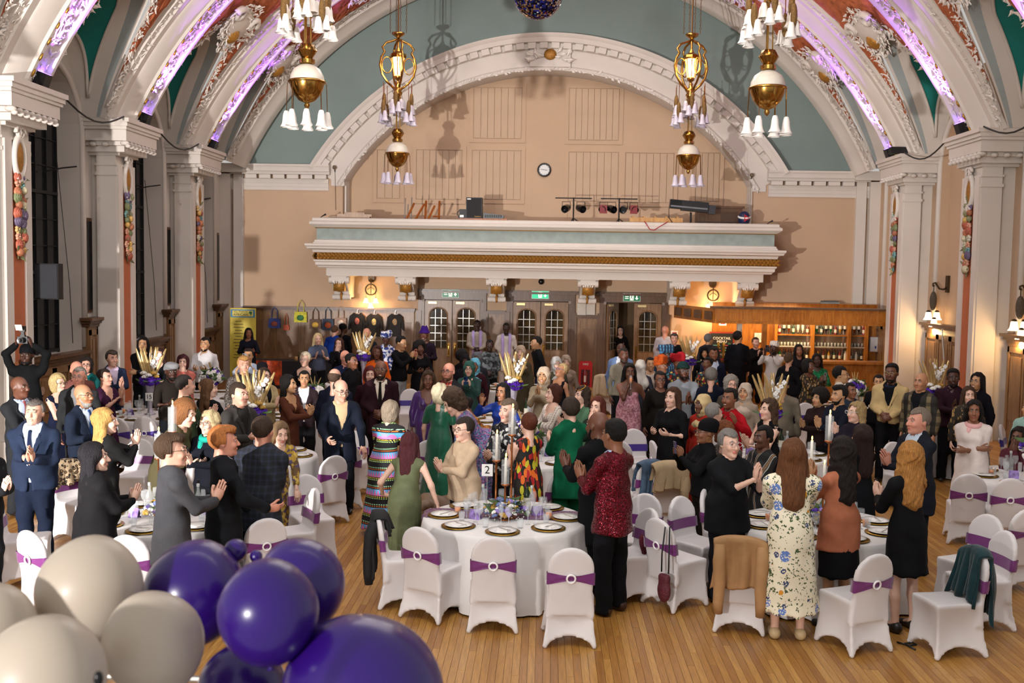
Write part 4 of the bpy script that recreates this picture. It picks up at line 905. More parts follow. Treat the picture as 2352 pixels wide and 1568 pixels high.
for (ua, ub) in ((1790, 1864), (1874, 1948), (1958, 1990)): MB().box((aty(ua, 790, yb_).x, yb_+.33, 1.0), (aty(ub, 790, yb_).x, yb_+.349, 2.0)).build('mirror', mat('#b6aa96', .08, .75), BB); MB().box((aty(ua, 790, yb_).x, yb_+.2, 2.03), (aty(ub, 790, yb_).x, yb_+.28, 2.06)).build('strip_light', mat('#fff2d8', .4, emit=6), BB)
light('bar_lamp', 'AREA', (6.6, 28.2, 2.35), 60, (1, .72, .36), 1.2, target=(6.6, 28.4, 1), shape='SQUARE')
light('bar_lamp', 'AREA', (4.6, 28.3, 2.3), 35, (1, .66, .3), .8, target=(4.6, 28.7, 1), shape='SQUARE')
def bottle_mesh(col, h=.3, r=.036, cap='#222222', lab='#e8dcc0', up=False):
    b = MB(); b.lathe([(0, 0), (r, 0), (r, h*.6), (r*.4, h*.75), (r*.35, h*.93), (0, h*.93)], 10); b.mat(1).lathe([(r*.42, h*.9), (r*.42, h), (0, h)], 8); b.mat(2).lathe([(r*1.02, h*.18), (r*1.02, h*.48)], 10)
    return b.mesh('bottle', [mat(col, .12), mat(cap, .4), mat(lab, .5)], 40)
BOT = [bottle_mesh(*q) for q in (('#0f5a2a',), ('#6a2a10',), ('#d8d4c8',), ('#8a1c18',), ('#1a1a1e',), ('#c08428',), ('#23402c', .32), ('#efe6d2', .28))]
bcols = ['green', 'amber', 'clear', 'red', 'black', 'golden', 'dark green', 'cream']
rr = random.Random(4); ORD = 'first second third fourth fifth sixth seventh eighth ninth tenth eleventh twelfth thirteenth fourteenth fifteenth sixteenth seventeenth eighteenth nineteenth twentieth twenty-first twenty-second twenty-third twenty-fourth twenty-fifth twenty-sixth'.split()
def place_bottle(x, y, z, inv=False, grp='bottles on the back bar', lab=None):
    i = rr.randrange(8); o = obj('bottle', BOT[i], None, T(x, y, z+(.3 if inv else 0)) @ (RX(PI) if inv else RX(0)), label=lab or ('%s spirit bottle %s on the back bar' % (bcols[i], 'hung upside down in the optics' if inv else 'standing')), cat='bottle', group=grp+' '+bcols[i]+(' inverted' if inv else ' upright')); return o
for k in range(19): place_bottle(sh0+.12+k*.128, yb_+.2, 1.66, k % 3 != 0, lab='%s bottle from the left on the upper back bar shelf' % ORD[k])
for k in range(16): place_bottle(sh0+.15+k*.15, yb_+.22, .94, lab='%s bottle from the left on the back bar worktop' % ORD[k])
tum = MB().lathe([(0, 0), (.026, 0), (.034, .1), (.03, .1), (.024, .012), (0, .012)], 10).mesh('tumbler', mat('#d9d6cf', .1, alpha=.6), True)
for k in range(26): obj('tumbler', tum, None, T(sh0+.1+k*.092, yb_+.22, 1.33), label='%s tumbler from the left on the bar glass shelf' % ORD[k], cat='glass', group='tumblers on the bar shelf')
S = thing('towel_dispenser', 'white paper towel dispenser right of the back bar', 'dispenser', aty(2008, 790, yb_+.3)); MB().box((-.14, -.12, -.2), (.14, 0, .2)).build('case', mat('#d8dce0', .4), S); MB().sphere((0, -.125, -.08), (.025, .01, .04), 8, 6).build('drop_mark', mat('#2a4a8a', .4), S)
p = aty(1660, 790, 28.6); S = thing('chalkboard', 'black cocktail chalkboard with red frame behind the bar', 'board', (p.x, 28.8, 1.28)); MB().box((-.34, -.03, -.35), (.34, 0, .42)).build('frame', mat('#8a2a16', .5), S); MB().box((-.3, -.04, -.31), (.3, -.03, .38)).build('board', mat('#141516', .7), S)
text('COCKTAIL', .10, T(0, -.045, .24) @ UP, WHITE, S); text('MENU', .10, T(0, -.045, .15) @ UP, WHITE, S); text('SHOTS', .08, T(.02, -.045, -.2) @ UP, mat('#9a9a98', .6), S)
for k, (x, z, c) in enumerate(((-.14, .05, '#5fb0b0'), (.14, .05, '#c04a5a'), (-.14, -.02, '#b0b0a8'), (.14, -.02, '#b0b0a8'), (-.12, -.1, '#c04a3a'), (.14, -.08, '#6ac06a'))): MB().box((x-.1, -.044, z-.008), (x+.1, -.041, z+.008)).build('chalk_line', mat(c, .7), S)
for (u, v, y, w_, h, lb) in ((1549, 768, 29.88, .2, .22, 'white notice with red block on the wood beside the bar'), (1660, 743, 28.8, .2, .1, 'small red and white notice above the chalkboard'), (1742, 775, 29.2, .22, .26, 'white paper notice on the oak behind the bar')):
    p = aty(u, v, y); S = thing('notice', lb, 'notice', p); MB().box((-w_/2, -.01, -h/2), (w_/2, 0, h/2)).build('sheet', WHITE, S)
    if u != 1742: MB().box((-w_*.32, -.014, -h*.1), (w_*.32, -.01, h*.3)).build('red_block', mat('#c0282c', .5), S)
    else:
        for k in range(5): MB().box((-w_*.35, -.014, h*(.3-.13*k)), (w_*.35, -.01, h*(.33-.13*k))).build('text_line', mat('#8a8a88', .6), S)
taps = thing('beer_taps', 'brass beer taps on the bar below the chalkboard', 'taps', (aty(1665, 830, 27.4).x, 27.3, 1.1))
for k, c in enumerate(('#c9962e', '#d0a038', '#2c7a4a', '#e8e4da')): MB().lathe([(0, 0), (.03, 0), (.02, .1), (.03, .3), (.035, .38), (0, .4)], 10, T(-.2+k*.14, 0, 0)).build('tap', mat(c, .25, .6 if k < 2 else 0), taps, True)
S = thing('air_heater', 'small grey heater unit on top of the bar canopy', 'heater', (aty(1905, 700, 29.6).x, 29.6, 2.3)); MB().box((-.26, -.1, 0), (.26, .1, .24)).build('case', mat('#9a9a92', .5), S); MB().box((-.22, -.1, .24), (.22, .1, .28)).build('top', mat('#5a5a58', .5), S)
for k in range(5): MB().box((-.12+k*.05, -.11, .05), (-.09+k*.05, -.1, .19)).build('slot', BLACK, S)
# ================================================================== STALL on the end wall
p = aty(558, 790, 28.9); S = thing('pull_up_banner', 'yellow pull-up banner headed All Things African', 'banner', (p.x, 28.9, 0)); MB().box((-.37, -.01, .05), (.37, 0, 2.12)).build('print', mat('#d8c24a', .5, var=.06), S); MB().box((-.38, -.06, 0), (.38, .06, .06)).build('base', STEEL, S); MB().box((-.34, -.016, 1.86), (.34, -.01, 2.08)).build('heading_frame', mat('#3a7fae', .5), S); MB().box((-.29, -.02, 1.89), (.29, -.016, 2.05)).build('heading', mat('#e0cf62', .5), S)
text('ALL THINGS', .07, T(-.06, -.022, 2.015) @ UP, mat('#3a3010', .6), S, ext=.001); text('AFRICAN', .1, T(-.06, -.022, 1.935) @ UP, mat('#2a2010', .6), S, ext=.001); MB().poly([(.2, -.024, 2.04), (.27, -.024, 2.02), (.26, -.024, 1.97), (.23, -.024, 1.9), (.21, -.024, 1.96), (.17, -.024, 1.99)], (0, .003, 0)).build('map_emblem', mat('#2a6a3a', .5), S)
for k in range(13): w_ = (.17, .26, .3, .2, .26)[k % 5]; MB().box((-.12-w_/2, -.014, 1.74-k*.085), (-.12+w_/2, -.01, 1.76-k*.085)).build('text_line', mat('#6a5c28', .6), S)
def bag(u, v, wpx, hpx, col, lb, col2=None):
    p = aty(u, v, YB-.2); s = thing('tote_bag', lb, 'bag', p); w_, h = wpx/80, hpx/80; MB().poly([(-w_/2, 0, -h/2), (w_/2, 0, -h/2), (w_*.46, 0, h/2), (-w_*.46, 0, h/2)], (0, .06, 0)).build('body', mat(col, .6, var=.3, nscale=14), s); MB().tube([(-w_*.25, .03, h/2), (-w_*.22, .03, h/2+.22), (0, .03, h/2+.34), (w_*.22, .03, h/2+.22), (w_*.25, .03, h/2)], .012, 5).build('strap', mat(col, .6), s)
    if col2: MB().sphere((0, -.005, -.02), (w_*.28, .012, h*.28), 10, 6).build('motif', mat(col2, .6, var=.4, nscale=25), s, True)
bag(630, 742, 28, 22, '#2a3f8a', 'blue tote bag hanging on the dado rail', '#9a4a3a'); bag(657, 752, 14, 12, '#b8502c', 'small orange bag between two totes on the rail'); bag(690, 728, 30, 24, '#c9c22a', 'yellow and green printed tote on the rail', '#1f6a34'); bag(724, 744, 28, 22, '#5a3a20', 'brown and gold patterned bag on the rail', '#c9a030'); bag(753, 745, 28, 26, '#20304a', 'navy tote with orange emblem on the rail', '#c05a2a'); bag(782, 738, 28, 16, '#a98a78', 'striped pink beige bag on the rail', '#d8c8b8')
def tee(u, v, lb, c2):
    p = aty(u, v, YB-.22); s = thing('hanging_tshirt', lb, 't-shirt', p); h = .36
    MB().poly([(-.16, 0, -h), (.16, 0, -h), (.17, 0, .1), (.2, 0, -.15), (.27, 0, -.2), (.22, 0, .2), (.1, 0, .3), (.05, 0, .26), (-.05, 0, .26), (-.1, 0, .3), (-.22, 0, .2), (-.27, 0, -.2), (-.2, 0, -.15), (-.17, 0, .1)], (0, .06, 0)).build('cloth', mat('#17161a', .8, bump=.2, bscale=12), s); MB().sphere((0, -.008, .06), (.07, .01, .1), 10, 6).build('print', mat(c2, .5, var=.5, nscale=30), s, True); MB().tube([(0, .03, .28), (0, .03, .36), (.03, .03, .4)], .008, 5).build('hanger', STEEL, s)
tee(820, 742, 'left black T-shirt with orange neck print hanging on the rail', '#b05a48'); tee(859, 744, 'middle black T-shirt with white and gold print on the rail', '#c8b070'); tee(907, 744, 'right black T-shirt with small gold print near the door', '#9a7a50')
p = aty(680, 850, 28.2); S = thing('stall_table', 'stall table under black and bright printed cloth', 'table', (p.x, 28.2, 0)); MB().box((-1.5, -.35, 0), (1.2, .35, .75)).build('black_cloth', mat('#15131a', .7, var=.4, nscale=40), S); MB().box((-1.0, -.37, .1), (-.3, -.35, .76)).build('print_cloth', mat('#c0481c', .6, var=.6, nscale=9), S)
jm = MB().lathe([(0, 0), (.05, 0), (.05, .09), (.04, .12), (0, .12)], 10).mesh('jar', [mat('#b08a5a', .4)], True)
for k in range(6): obj('jar', jm, None, T(p.x+.05+k*.16, 28.0, .75), label='%s small jar from the left on the stall table' % ORD[k], cat='jar', group='jars on the stall table')
for k in range(2): MB().lathe([(0, 0), (.1, 0), (.13, .1), (.09, .22), (.05, .26), (0, .26)], 12, T(p.x+.12+k*.42, 28.35, .75)).build('head_stand', mat(('#6a5a3a', '#3a2418')[k], .6, var=.3), label=('patterned headscarf block on the stall table', 'dark brown wig block on the stall table')[k], cat='display', smooth=True)
# ================================================================== CHAIRS
SPAN = mat('#d9d3d3', .55, var=.02, bump=.06, bscale=8, sheen=.2)
def satin(c, r=.38): return mat(c, r, var=.08, nscale=10, bump=.12, bscale=14, sheen=.3)
SASH = satin('#702c70'); PEARL = mat('#f2eef0', .2, var=.02)
def make_chair_mesh(h=.0165):
    F = Field((-.30, -.32, 0), (.30, .42, .92), h); x, y, z = F.all()
    # seat block with skirt: concave stretched faces
    t = np.clip(z/.46, 0, 1); hx = .205+.035*(1-t)**2; hy = .215+.045*(1-t)**2; yc = -.02+.03*(1-t)
    c = .035*np.sin(PI*np.clip(t, 0, 1))**1.0+.012
    px, py = np.abs(x), np.abs(y-yc); hxe = hx-c*(1-np.clip(py/hy, 0, 1)**2); hye = hy-c*(1-np.clip(px/hx, 0, 1)**2)
    qx, qy, qz = px-hxe+.02, py-hye+.02, np.abs(z-.24)-.24+.025
    d1 = np.sqrt(np.maximum(qx, 0)**2+np.maximum(qy, 0)**2+np.maximum(qz, 0)**2)+np.minimum(np.maximum(np.maximum(qx, qy), qz), 0)-.024
    dome = (z-.47-.015*(1-(px/.22)**2)); 
    # back slab leaning
    lean = .13; yb = .19+lean*np.clip(z-.42, -1, 1)+.02*np.clip((.42-z)/.42, 0, 1); w_ = .205-.012*np.exp(-((z-.46)/.12)**2)+.03*np.clip((.40-z)/.40, 0, 1)
    top = np.sqrt(px**2+np.maximum(z-.70, 0)**2)-w_; top = np.where(z < .70, px-w_, top); qy2 = np.abs(y-yb-.02*(1-(px/.2)**2))-.022
    d2 = np.sqrt(np.maximum(top+.015, 0)**2+np.maximum(qy2+.012, 0)**2)+np.minimum(np.maximum(top+.015, qy2+.012), 0)-.015; d2 = np.maximum(d2, .28-z)
    k = .035; hh = np.maximum(k-np.abs(d1-d2), 0)/k; d = np.minimum(d1, d2)-hh*hh*k*.25
    for (a, hw_) in ((px, .20), (py, .21)): d = np.maximum(d, -(((a/hw_)**2+(z/.095)**2)-1)*.06)
    d = np.maximum(d, -z+.002); F.d = (d+0*x+0*y+0*z).astype(np.float32); P, Q = F.surf(); return np_mesh('chair_cover', P, Q, SPAN)
CH_ME = make_chair_mesh()
def slab_y(z, x): return .19+.13*(z-.42)+.02*(1-(x/.2)**2)
def make_sash():
    b = MB(); N = 26; pts = []
    for i in range(N+1): s = -1+2*i/N; pts.append((s*.208, -1, s))      # front, left to right
    ring = [(-.2*1.0+.4*i/12, 'f') for i in range(13)]+[(.2-.4*i/16, 'r') for i in range(17)]
    vs = []
    for (x, side) in ring:
        e = .028 if side == 'f' else .03; edge = abs(x) > .195
        if side == 'f': z0, z1 = .57, .675
        else:
            q = (abs(x)/.2)**1.3; z0, z1 = .61-.045*q, .65+.03*q
        for j in range(5):
            z = z0+(z1-z0)*j/4; xx = x*(1.055 if edge else 1); y = slab_y(z, min(.2, abs(x)))+(-e if side == 'f' else e); wr = .0035*math.sin(j*2.4+x*22) if side == 'r' else 0
            vs.append((xx, y+wr, z))
    n = len(ring); b.add(vs, [(i*5+j, ((i+1) % n)*5+j, ((i+1) % n)*5+j+1, i*5+j+1) for i in range(n) for j in range(4)]); return b.mesh('sash', SASH, True)
SA_ME = make_sash(); SA_ME2 = SA_ME.copy(); SA_ME2.materials[0] = satin('#3f2a86')
RG_ME = MB().torus((0, slab_y(.63, 0)+.042, .63), .037, .009, 22, 8, RX(PI/2-.13)).mesh('buckle', PEARL, True)
def chair(u, v, face, label, blue=False):
    p = atz(u, v, .90); a = math.radians(face); off = Matrix.Rotation(a, 3, 'Z') @ Vector((0, .26, 0)); loc = (p.x-off.x, p.y-off.y, 0)
    c = thing('banquet_chair', label, 'chair', loc, a, group='white covered banquet chairs'); obj('chair_cover', CH_ME, c); s = obj('sash', SA_ME2 if blue else SA_ME, c); obj('buckle', RG_ME, s); return c
CHAIRS = {}
for (key, u, v, f, lb, bl) in (
 ('a', 962, 1210, 152, 'white covered chair at the front left of the centre table, ring buckle facing out', 0), ('b', 1134, 1232, 181, 'middle of the three chairs backing to us at the centre table', 0), ('c', 1313, 1258, 182, 'nearest chair with its back square to us beside the brown shoes', 0),
 ('d', 872, 1178, 96, 'side-on chair at the left of the centre table with the black coat on it', 0), ('d2', 905, 1128, 78, 'chair behind the side-on chair left of the centre table', 0), ('e', 1494, 1168, -62, 'chair facing the centre table beside the sequin jacket, plain band showing', 0),
 ('f', 1512, 1190, 128, 'chair carrying the burgundy handbag and scarf', 0), ('g', 1562, 1140, 42, 'chair facing right between two tables, plain purple band', 0), ('h', 1484, 1134, -28, 'chair behind the sequin jacket under the denim jacket', 0),
 ('i', 1540, 1068, 190, 'chair under the beige coat behind the sequin jacket', 0), ('j', 1498, 1060, 205, 'chair under the blue denim jacket', 0), ('k', 1622, 1122, 60, 'chair half hidden behind the grey haired woman clapping', 0),
 ('tan', 1703, 1236, 168, 'chair wearing the tan shirt jacket at the right table', 0), ('r', 2014, 1272, 205, 'chair with ring buckle right of the floral dress', 0), ('teal', 2245, 1262, -78, 'chair facing left with the teal velvet jacket on its back', 0),
 ('s', 2272, 1182, -62, 'chair facing left behind the teal velvet jacket chair', 0), ('t', 2312, 1220, -80, 'rightmost chair seen edge-on behind the teal velvet jacket', 0), ('w', 2228, 1088, 165, 'chair with ring buckle backing to us at the far right table', 0), ('x', 2322, 1098, 178, 'second chair with ring buckle at the far right table', 0), ('y', 2362, 1168, 200, 'chair cut by the right edge of the picture', 0),
 ('l1', 66, 1218, 150, 'chair with ring buckle in front of the laughing man in navy', 0), ('l2', -8, 1142, 110, 'chair cut by the left edge of the picture', 0), ('l3', 292, 1228, 176, 'chair peeping over the white balloon', 0), ('l4', 322, 1008, 4, 'chair facing us behind the black haired woman in black', 0), ('l5', 150, 1062, 60, 'chair with the leopard coat beside the laughing man', 0),
 ('m1', 332, 956, 176, 'chair with dark ring sash at table 15', 1), ('m2', 266, 958, 172, 'chair hung with the black camera strap at table 15', 1), ('n1', 612, 1190, 208, 'chair under the ginger man\'s hand', 0), ('n2', 722, 1122, -58, 'chair pushed by the man in the check suit', 0), ('n3', 768, 1046, 222, 'chair with ring buckle standing in the aisle', 0), ('n4', 800, 1022, 216, 'chair held by the man in the navy blazer', 0), ('n5', 818, 990, -12, 'white chair facing us beside the aisle behind the navy blazer', 0),
 ('o1', 942, 893, 6, 'chair facing us left of the purple satin dress', 1), ('o2', 958, 958, 150, 'chair turned away beside the purple satin dress', 1), ('o3', 986, 1010, 190, 'chair behind the green satin dress', 0), ('p1', 1284, 1082, -120, 'chair with ring at the right of the centre table near the green suit', 0),
 ('q1', 1850, 925, 10, 'chair behind the curly haired woman in brown', 1), ('q2', 1722, 968, 0, 'chair behind the red jumper with dark purple sash', 1), ('q3', 2052, 1015, 20, 'chair between the man in beige jacket and the grey haired man', 1), ('q4', 2300, 975, 60, 'left of two slim chairs by the oak dado at right', 1), ('q5', 2332, 968, 62, 'right of two slim chairs by the oak dado at right', 1), ('q6', 1455, 985, 12, 'chair behind the pink lace dress', 1), ('q7', 1420, 1010, 160, 'empty chair left of the black dress with phone', 0), ('q8', 1385, 862, 150, 'chair draped with the cream coat near the fire point', 1),
 ('q9', 700, 1090, 30, 'chair hidden behind the check suit', 0), ('qa', 1500, 1012, 100, 'empty chair beside the pink lace dress hem', 0), ('qb', 90, 1030, 160, 'chair behind the laughing man in navy', 0)):
    CHAIRS[key] = chair(u, v, f, lb, bl)
# ================================================================== TABLES
LINEN = mat('#e4e0de', .7, var=.02, bump=.1, bscale=10)
CLOTH = MB().lathe([(0, .752), (.5, .752), (.82, .751), (.845, .742), (.852, .70), (.858, .6), (.872, .45), (.89, .25), (.905, .02)], 120, wave=lambda a, z: 1+max(0, (.74-z))*.085*(math.sin(11*a)+.6*math.sin(17*a+1)+.4*math.sin(29*a))).mesh('tablecloth', LINEN, True)
TOPM = MB().lathe([(0, .72), (.82, .72), (.82, .745), (0, .745)], 32).mesh('tabletop', OAK); LEGM = MB().tube([(0, 0, 0), (0, 0, .72)], .02, 6).mesh('leg', BLACK)
CHARG = MB().lathe([(0, .004), (.15, .004), (.172, .012), (.172, .016), (.1, .010), (0, .010)], 40, wave=lambda a, z: 1+(.012*math.cos(20*a) if z > .011 else 0)).mesh('charger', [mat('#a8812f', .3, .8, var=.25, nscale=30)], True)
CHARG2 = None
PLATE = MB().lathe([(0, .0), (.08, .0), (.135, .014), (.14, .018), (.10, .010), (0, .008)], 32).mesh('dinner_plate', [mat('#f2efec', .2, var=.01)], True)
NAPK = MB().box((-.06, -.05, 0), (.07, .05, .008)).mesh('napkin', [WHITE])
def fork_mesh():
    b = MB(); b.tube([(0, -.09, .003), (0, .02, .004), (0, .05, .006)], [.004, .003, .005], 5)
    for k in (-1, 0, 1): b.tube([(k*.006, .045, .006), (k*.007, .09, .008)], .0022, 4)
    return b.mesh('fork', STEEL)
FORK = fork_mesh()
def gl_mat(): 
    t = NT('clear_glass'); t.p(Base_Color='#eef2f4', Roughness=.04, Alpha=.22); t.b.inputs['Specular IOR Level'].default_value = .9; return t.m
GLS = gl_mat(); JUICE = mat('#f08a12', .2, emit=.05); WINE = mat('#4a0a18', .15)
WG = MB().lathe([(0, 0), (.035, .002), (.006, .012), (.005, .09), (.03, .12), (.04, .16), (.034, .21)], 14).mesh('wine_glass', GLS, True)
FG = MB().lathe([(0, 0), (.03, .002), (.005, .01), (.005, .08), (.022, .12), (.026, .17), (.022, .23)], 12).mesh('flute', GLS, True)
TG = MB().lathe([(0, 0), (.028, 0), (.035, .09), (.031, .09), (.026, .01), (0, .01)], 14).mesh('tumbler', GLS, True)
def swing_bottle():
    b = MB(); b.lathe([(0, 0), (.038, 0), (.038, .17), (.015, .24), (.014, .285), (0, .285)], 14); b.mat(1).lathe([(.017, .28), (.017, .31), (0, .315)], 10); return b.mesh('swing_bottle', [GLS, mat('#b9bab6', .3)], True)
SWB = swing_bottle(); WBT = bottle_mesh('#20301c', .32, .038, '#101010', '#e9e2cc')
CARD = MB().add([(-.06, -.03, 0), (.06, -.03, 0), (.06, 0, .10), (-.06, 0, .10), (-.06, .03, 0), (.06, .03, 0)], [(0, 1, 2, 3), (3, 2, 5, 4)]).mesh('menu_card', [mat('#8a6fb0', .5, var=.5, nscale=25)])
DIRN = ['far', 'far left', 'left', 'front left', 'front', 'front right', 'right', 'far right']
# flowers
def rose(c):
    b = MB()
    for k, (n_, r_, z_, s_) in enumerate(((5, .032, .0, .026), (5, .02, .012, .022), (3, .008, .02, .018))):
        for j in range(n_): a = 2*PI*j/n_+k*.6; b.sphere((r_*math.cos(a), r_*math.sin(a), z_), (s_, s_, s_*.8), 7, 5)
    return b.mesh('rose', mat(c, .6, var=.12, nscale=30), True)
ROSE = {k: rose(c) for k, c in (('w', '#f3efe8'), ('p', '#4a1f9a'), ('b', '#6a78a8'), ('g', '#b8903e'), ('l', '#9a80c8'))}
def hydrangea(c):
    b = MB(); rr = random.Random(2)
    for k in range(70):
        n_ = Vector((rr.gauss(0, 1), rr.gauss(0, 1), rr.gauss(0, 1))).normalized(); b.sphere(n_*.085, (.022, .022, .016), 5, 4)
    b.sphere((0, 0, 0), .08, 10, 8); return b.mesh('hydrangea', mat(c, .7, var=.25, nscale=30), True)
HYD = hydrangea('#4b169a')
GREENM = mat('#3f5a2c', .6, var=.3, nscale=20)
gl = MB(); leaves(gl, [((0, 0, 0), (.2*math.cos(a), .2*math.sin(a), 1), (math.cos(a), math.sin(a), .4)) for a in np.linspace(0, 6, 6)], random.Random(1), .75, .1); SPRIG = gl.mesh('leaf_sprig', GREENM, True)
def feather():
    b = MB(); L = .54; sp = [(0, .05*(s*s), L*s) for s in np.linspace(0, 1, 9)]; b.tube(sp, [.006]*8+[.002], 5)
    for i in range(26):
        s = .12+.86*i/26; c = Vector((0, .05*s*s, L*s)); wd = .023*math.sin(PI*min(1, s*.9+.1))**.6+.004
        for q in (-1, 1): b.add([c+Vector((0, 0, -.006)), c+Vector((q*wd, .006, .016)), c+Vector((q*wd*.95, .002, .030)), c+Vector((0, 0, .010))], [(0, 1, 2, 3)])
    return b.mesh('gold_feather', mat('#d6b67c', .32, .6, var=.15, nscale=30), True)
FEA = feather()
def orchid(): 
    b = MB(); b.tube([(0, 0, 0), (.02, 0, .15), (.06, 0, .28), (.12, 0, .36)], .006, 5)
    b2 = [(.02, 0, .16), (.05, .02, .22), (.03, -.03, .25), (.08, 0, .30), (.06, .03, .33), (.12, 0, .36), (.0, -.03, .2)]
    for c in b2:
        for q in range(4): a = q*PI/2+c[2]*9; b.sphere((c[0]+.02*math.cos(a), c[1]-.005, c[2]+.02*math.sin(a)), (.02, .008, .02), 6, 4)
    return b.mesh('orchid_stem', mat('#f0ece8', .5, var=.05), True)
ORC = orchid(); TRUMP = MB().lathe([(0, 0), (.09, 0), (.095, .015), (.05, .03), (.035, .12), (.045, .3), (.075, .48), (.095, .55), (.085, .55)], 20).mesh('trumpet_vase', mat('#b9b3c4', .25, .6, var=.5, nscale=120, bump=.4, bscale=160), True)
CRYST = MB().lathe([(0, 0), (.075, 0), (.075, .26), (.07, .26)], 24, wave=lambda a, z: 1+.05*math.cos(12*a)).mesh('crystal_vase', mat('#cfc6c4', .12, .55, var=.5, nscale=90, bump=.6, bscale=140), True)
COPPER = mat('#b8703e', .25, .9, var=.1); FLAME = mat('#ffd27a', .5, emit=12, ecol='#ffb84a'); WAX = mat('#f4eee0', .5, emit=.08)
def rp(o, me, M, nm=None): return obj(nm or me.name, me, o, M)
def candles(x, y, lb, seed):
    c = thing('candle_centrepiece', lb, 'centrepiece', (x, y, .752)); r = random.Random(seed)
    for (dx, dy, h) in ((.06, -.02, .84), (-.10, .03, .56), (.0, -.10, .34)):
        st = MB(); st.lathe([(0, 0), (.06, 0), (.06, .01), (.012, .02), (.010, h), (.03, h+.01), (.045, h+.02), (.045, h+.03), (0, h+.03)], 14, T(dx, dy, 0)); so = st.build('stem', COPPER, c, True)
        MB().lathe([(.042, h+.03), (.042, h+.28)], 16, T(dx, dy, 0)).build('glass_sleeve', GLS, so, True); MB().tube([(dx, dy, h+.03), (dx+.004, dy, h+.30)], .014, 8).build('candle', WAX, so, True); MB().sphere((dx+.004, dy, h+.325), (.008, .008, .022), 8, 6).build('flame', FLAME, so, True)
    for k in range(72):
        a = r.uniform(0, 2*PI); q = r.uniform(.05, .22); M_ = T(q*math.cos(a), q*math.sin(a), r.uniform(.02, .05)+.20*(1-q/.26)) @ RZ(r.uniform(0, 6)) @ RX(r.uniform(-.5, .5)) @ RY(r.uniform(-.5, .5)); kk = r.random()
        if kk < .28: rp(c, SPRIG, M_ @ Matrix.Scale(.6, 4))
        else: rp(c, ROSE[r.choice('wwbblgpg')], M_ @ Matrix.Scale(r.uniform(.5, .85), 4))
    bb = MB()
    for k in range(80): a = r.uniform(0, 2*PI); q = r.uniform(.1, .27); bb.sphere((q*math.cos(a), q*math.sin(a), r.uniform(.01, .12)), .008, 5, 4)
    bb.build('berry_spray', mat('#e8e2d2', .4, var=.5, nscale=60), c, True, kind='stuff'); return c
def feathers(x, y, lb, seed, z=.752):
    c = thing('feather_centrepiece', lb, 'centrepiece', (x, y, z)); r = random.Random(seed); rp(c, TRUMP, T(0, 0, 0))
    for k in range(4): a = k*PI/2+.4; rp(c, HYD, T(.09*math.cos(a), .09*math.sin(a), .58) @ Matrix.Scale(.9, 4)) if k != 1 else rp(c, ROSE['g'], T(.1*math.cos(a), .1*math.sin(a), .62) @ Matrix.Scale(1.7, 4))
    for k in range(9): a = k*.7; rp(c, ROSE['w' if k % 4 else 'g'], T(.10*math.cos(a), .10*math.sin(a), .65+.03*(k % 3)) @ Matrix.Scale(1.1, 4))
    for k, (dx, dy) in enumerate(((-.62, 0), (-.42, .15), (-.2, -.1), (.05, .0), (.12, .2), (.35, -.05), (-.5, -.2), (.62, .1))): rp(c, FEA, T(.02*k-.07, 0, .62) @ RY(math.atan(dx*.62)) @ RX(-dy*.7) @ RZ(r.uniform(-.4, .4)))
    rp(c, ORC, T(.05, 0, .66)); rp(c, ORC, T(.02, .03, .68) @ RZ(2) @ RY(-.2))
    for k in range(4): a = k*1.6; rp(c, SPRIG, T(.1*math.cos(a), .1*math.sin(a), .56) @ RZ(a))
    return c
def roses(x, y, lb, seed, z=.752, zs=1.0):
    c = thing('rose_centrepiece', lb, 'centrepiece', (x, y, z)); r = random.Random(seed); rp(c, CRYST, SCL(1, 1, zs)); h = .3*zs
    for k in range(44):
        n_ = Vector((r.gauss(0, 1), r.gauss(0, 1), r.gauss(0, .8)+.25)).normalized(); p = Vector((0, 0, h+.06))+Vector((n_.x*.17, n_.y*.17, n_.z*.13)); M_ = Matrix.Translation(p) @ n_.to_track_quat('Z', 'Y').to_matrix().to_4x4()
        rp(c, ROSE['w' if r.random() < .62 else 'p'] if k % 8 else SPRIG, M_ @ Matrix.Scale(r.uniform(1.0, 1.5), 4))
    for k in range(3): rp(c, FEA, T(0, 0, h+.1) @ RY(r.uniform(-.5, .5)) @ Matrix.Scale(.5, 4), 'gold_spray')
    return c
def number_stand(x, y, s, lb, z=.752, rz=0):
    c = thing('table_number', lb, 'sign', (x, y, z), rz); MB().tube([(0, 0, 0), (0, 0, .34)], .004, 5).build('rod', STEEL, c); MB().lathe([(0, 0), (.04, 0), (.04, .008), (0, .012)], 12).build('foot', STEEL, c); MB().box((-.06, -.004, .32), (.06, .004, .45)).build('card', WHITE, c); text(s, .12 if len(s) < 2 else .10, T(0, -.006, .385) @ UP, BLACK, c, ext=.001)
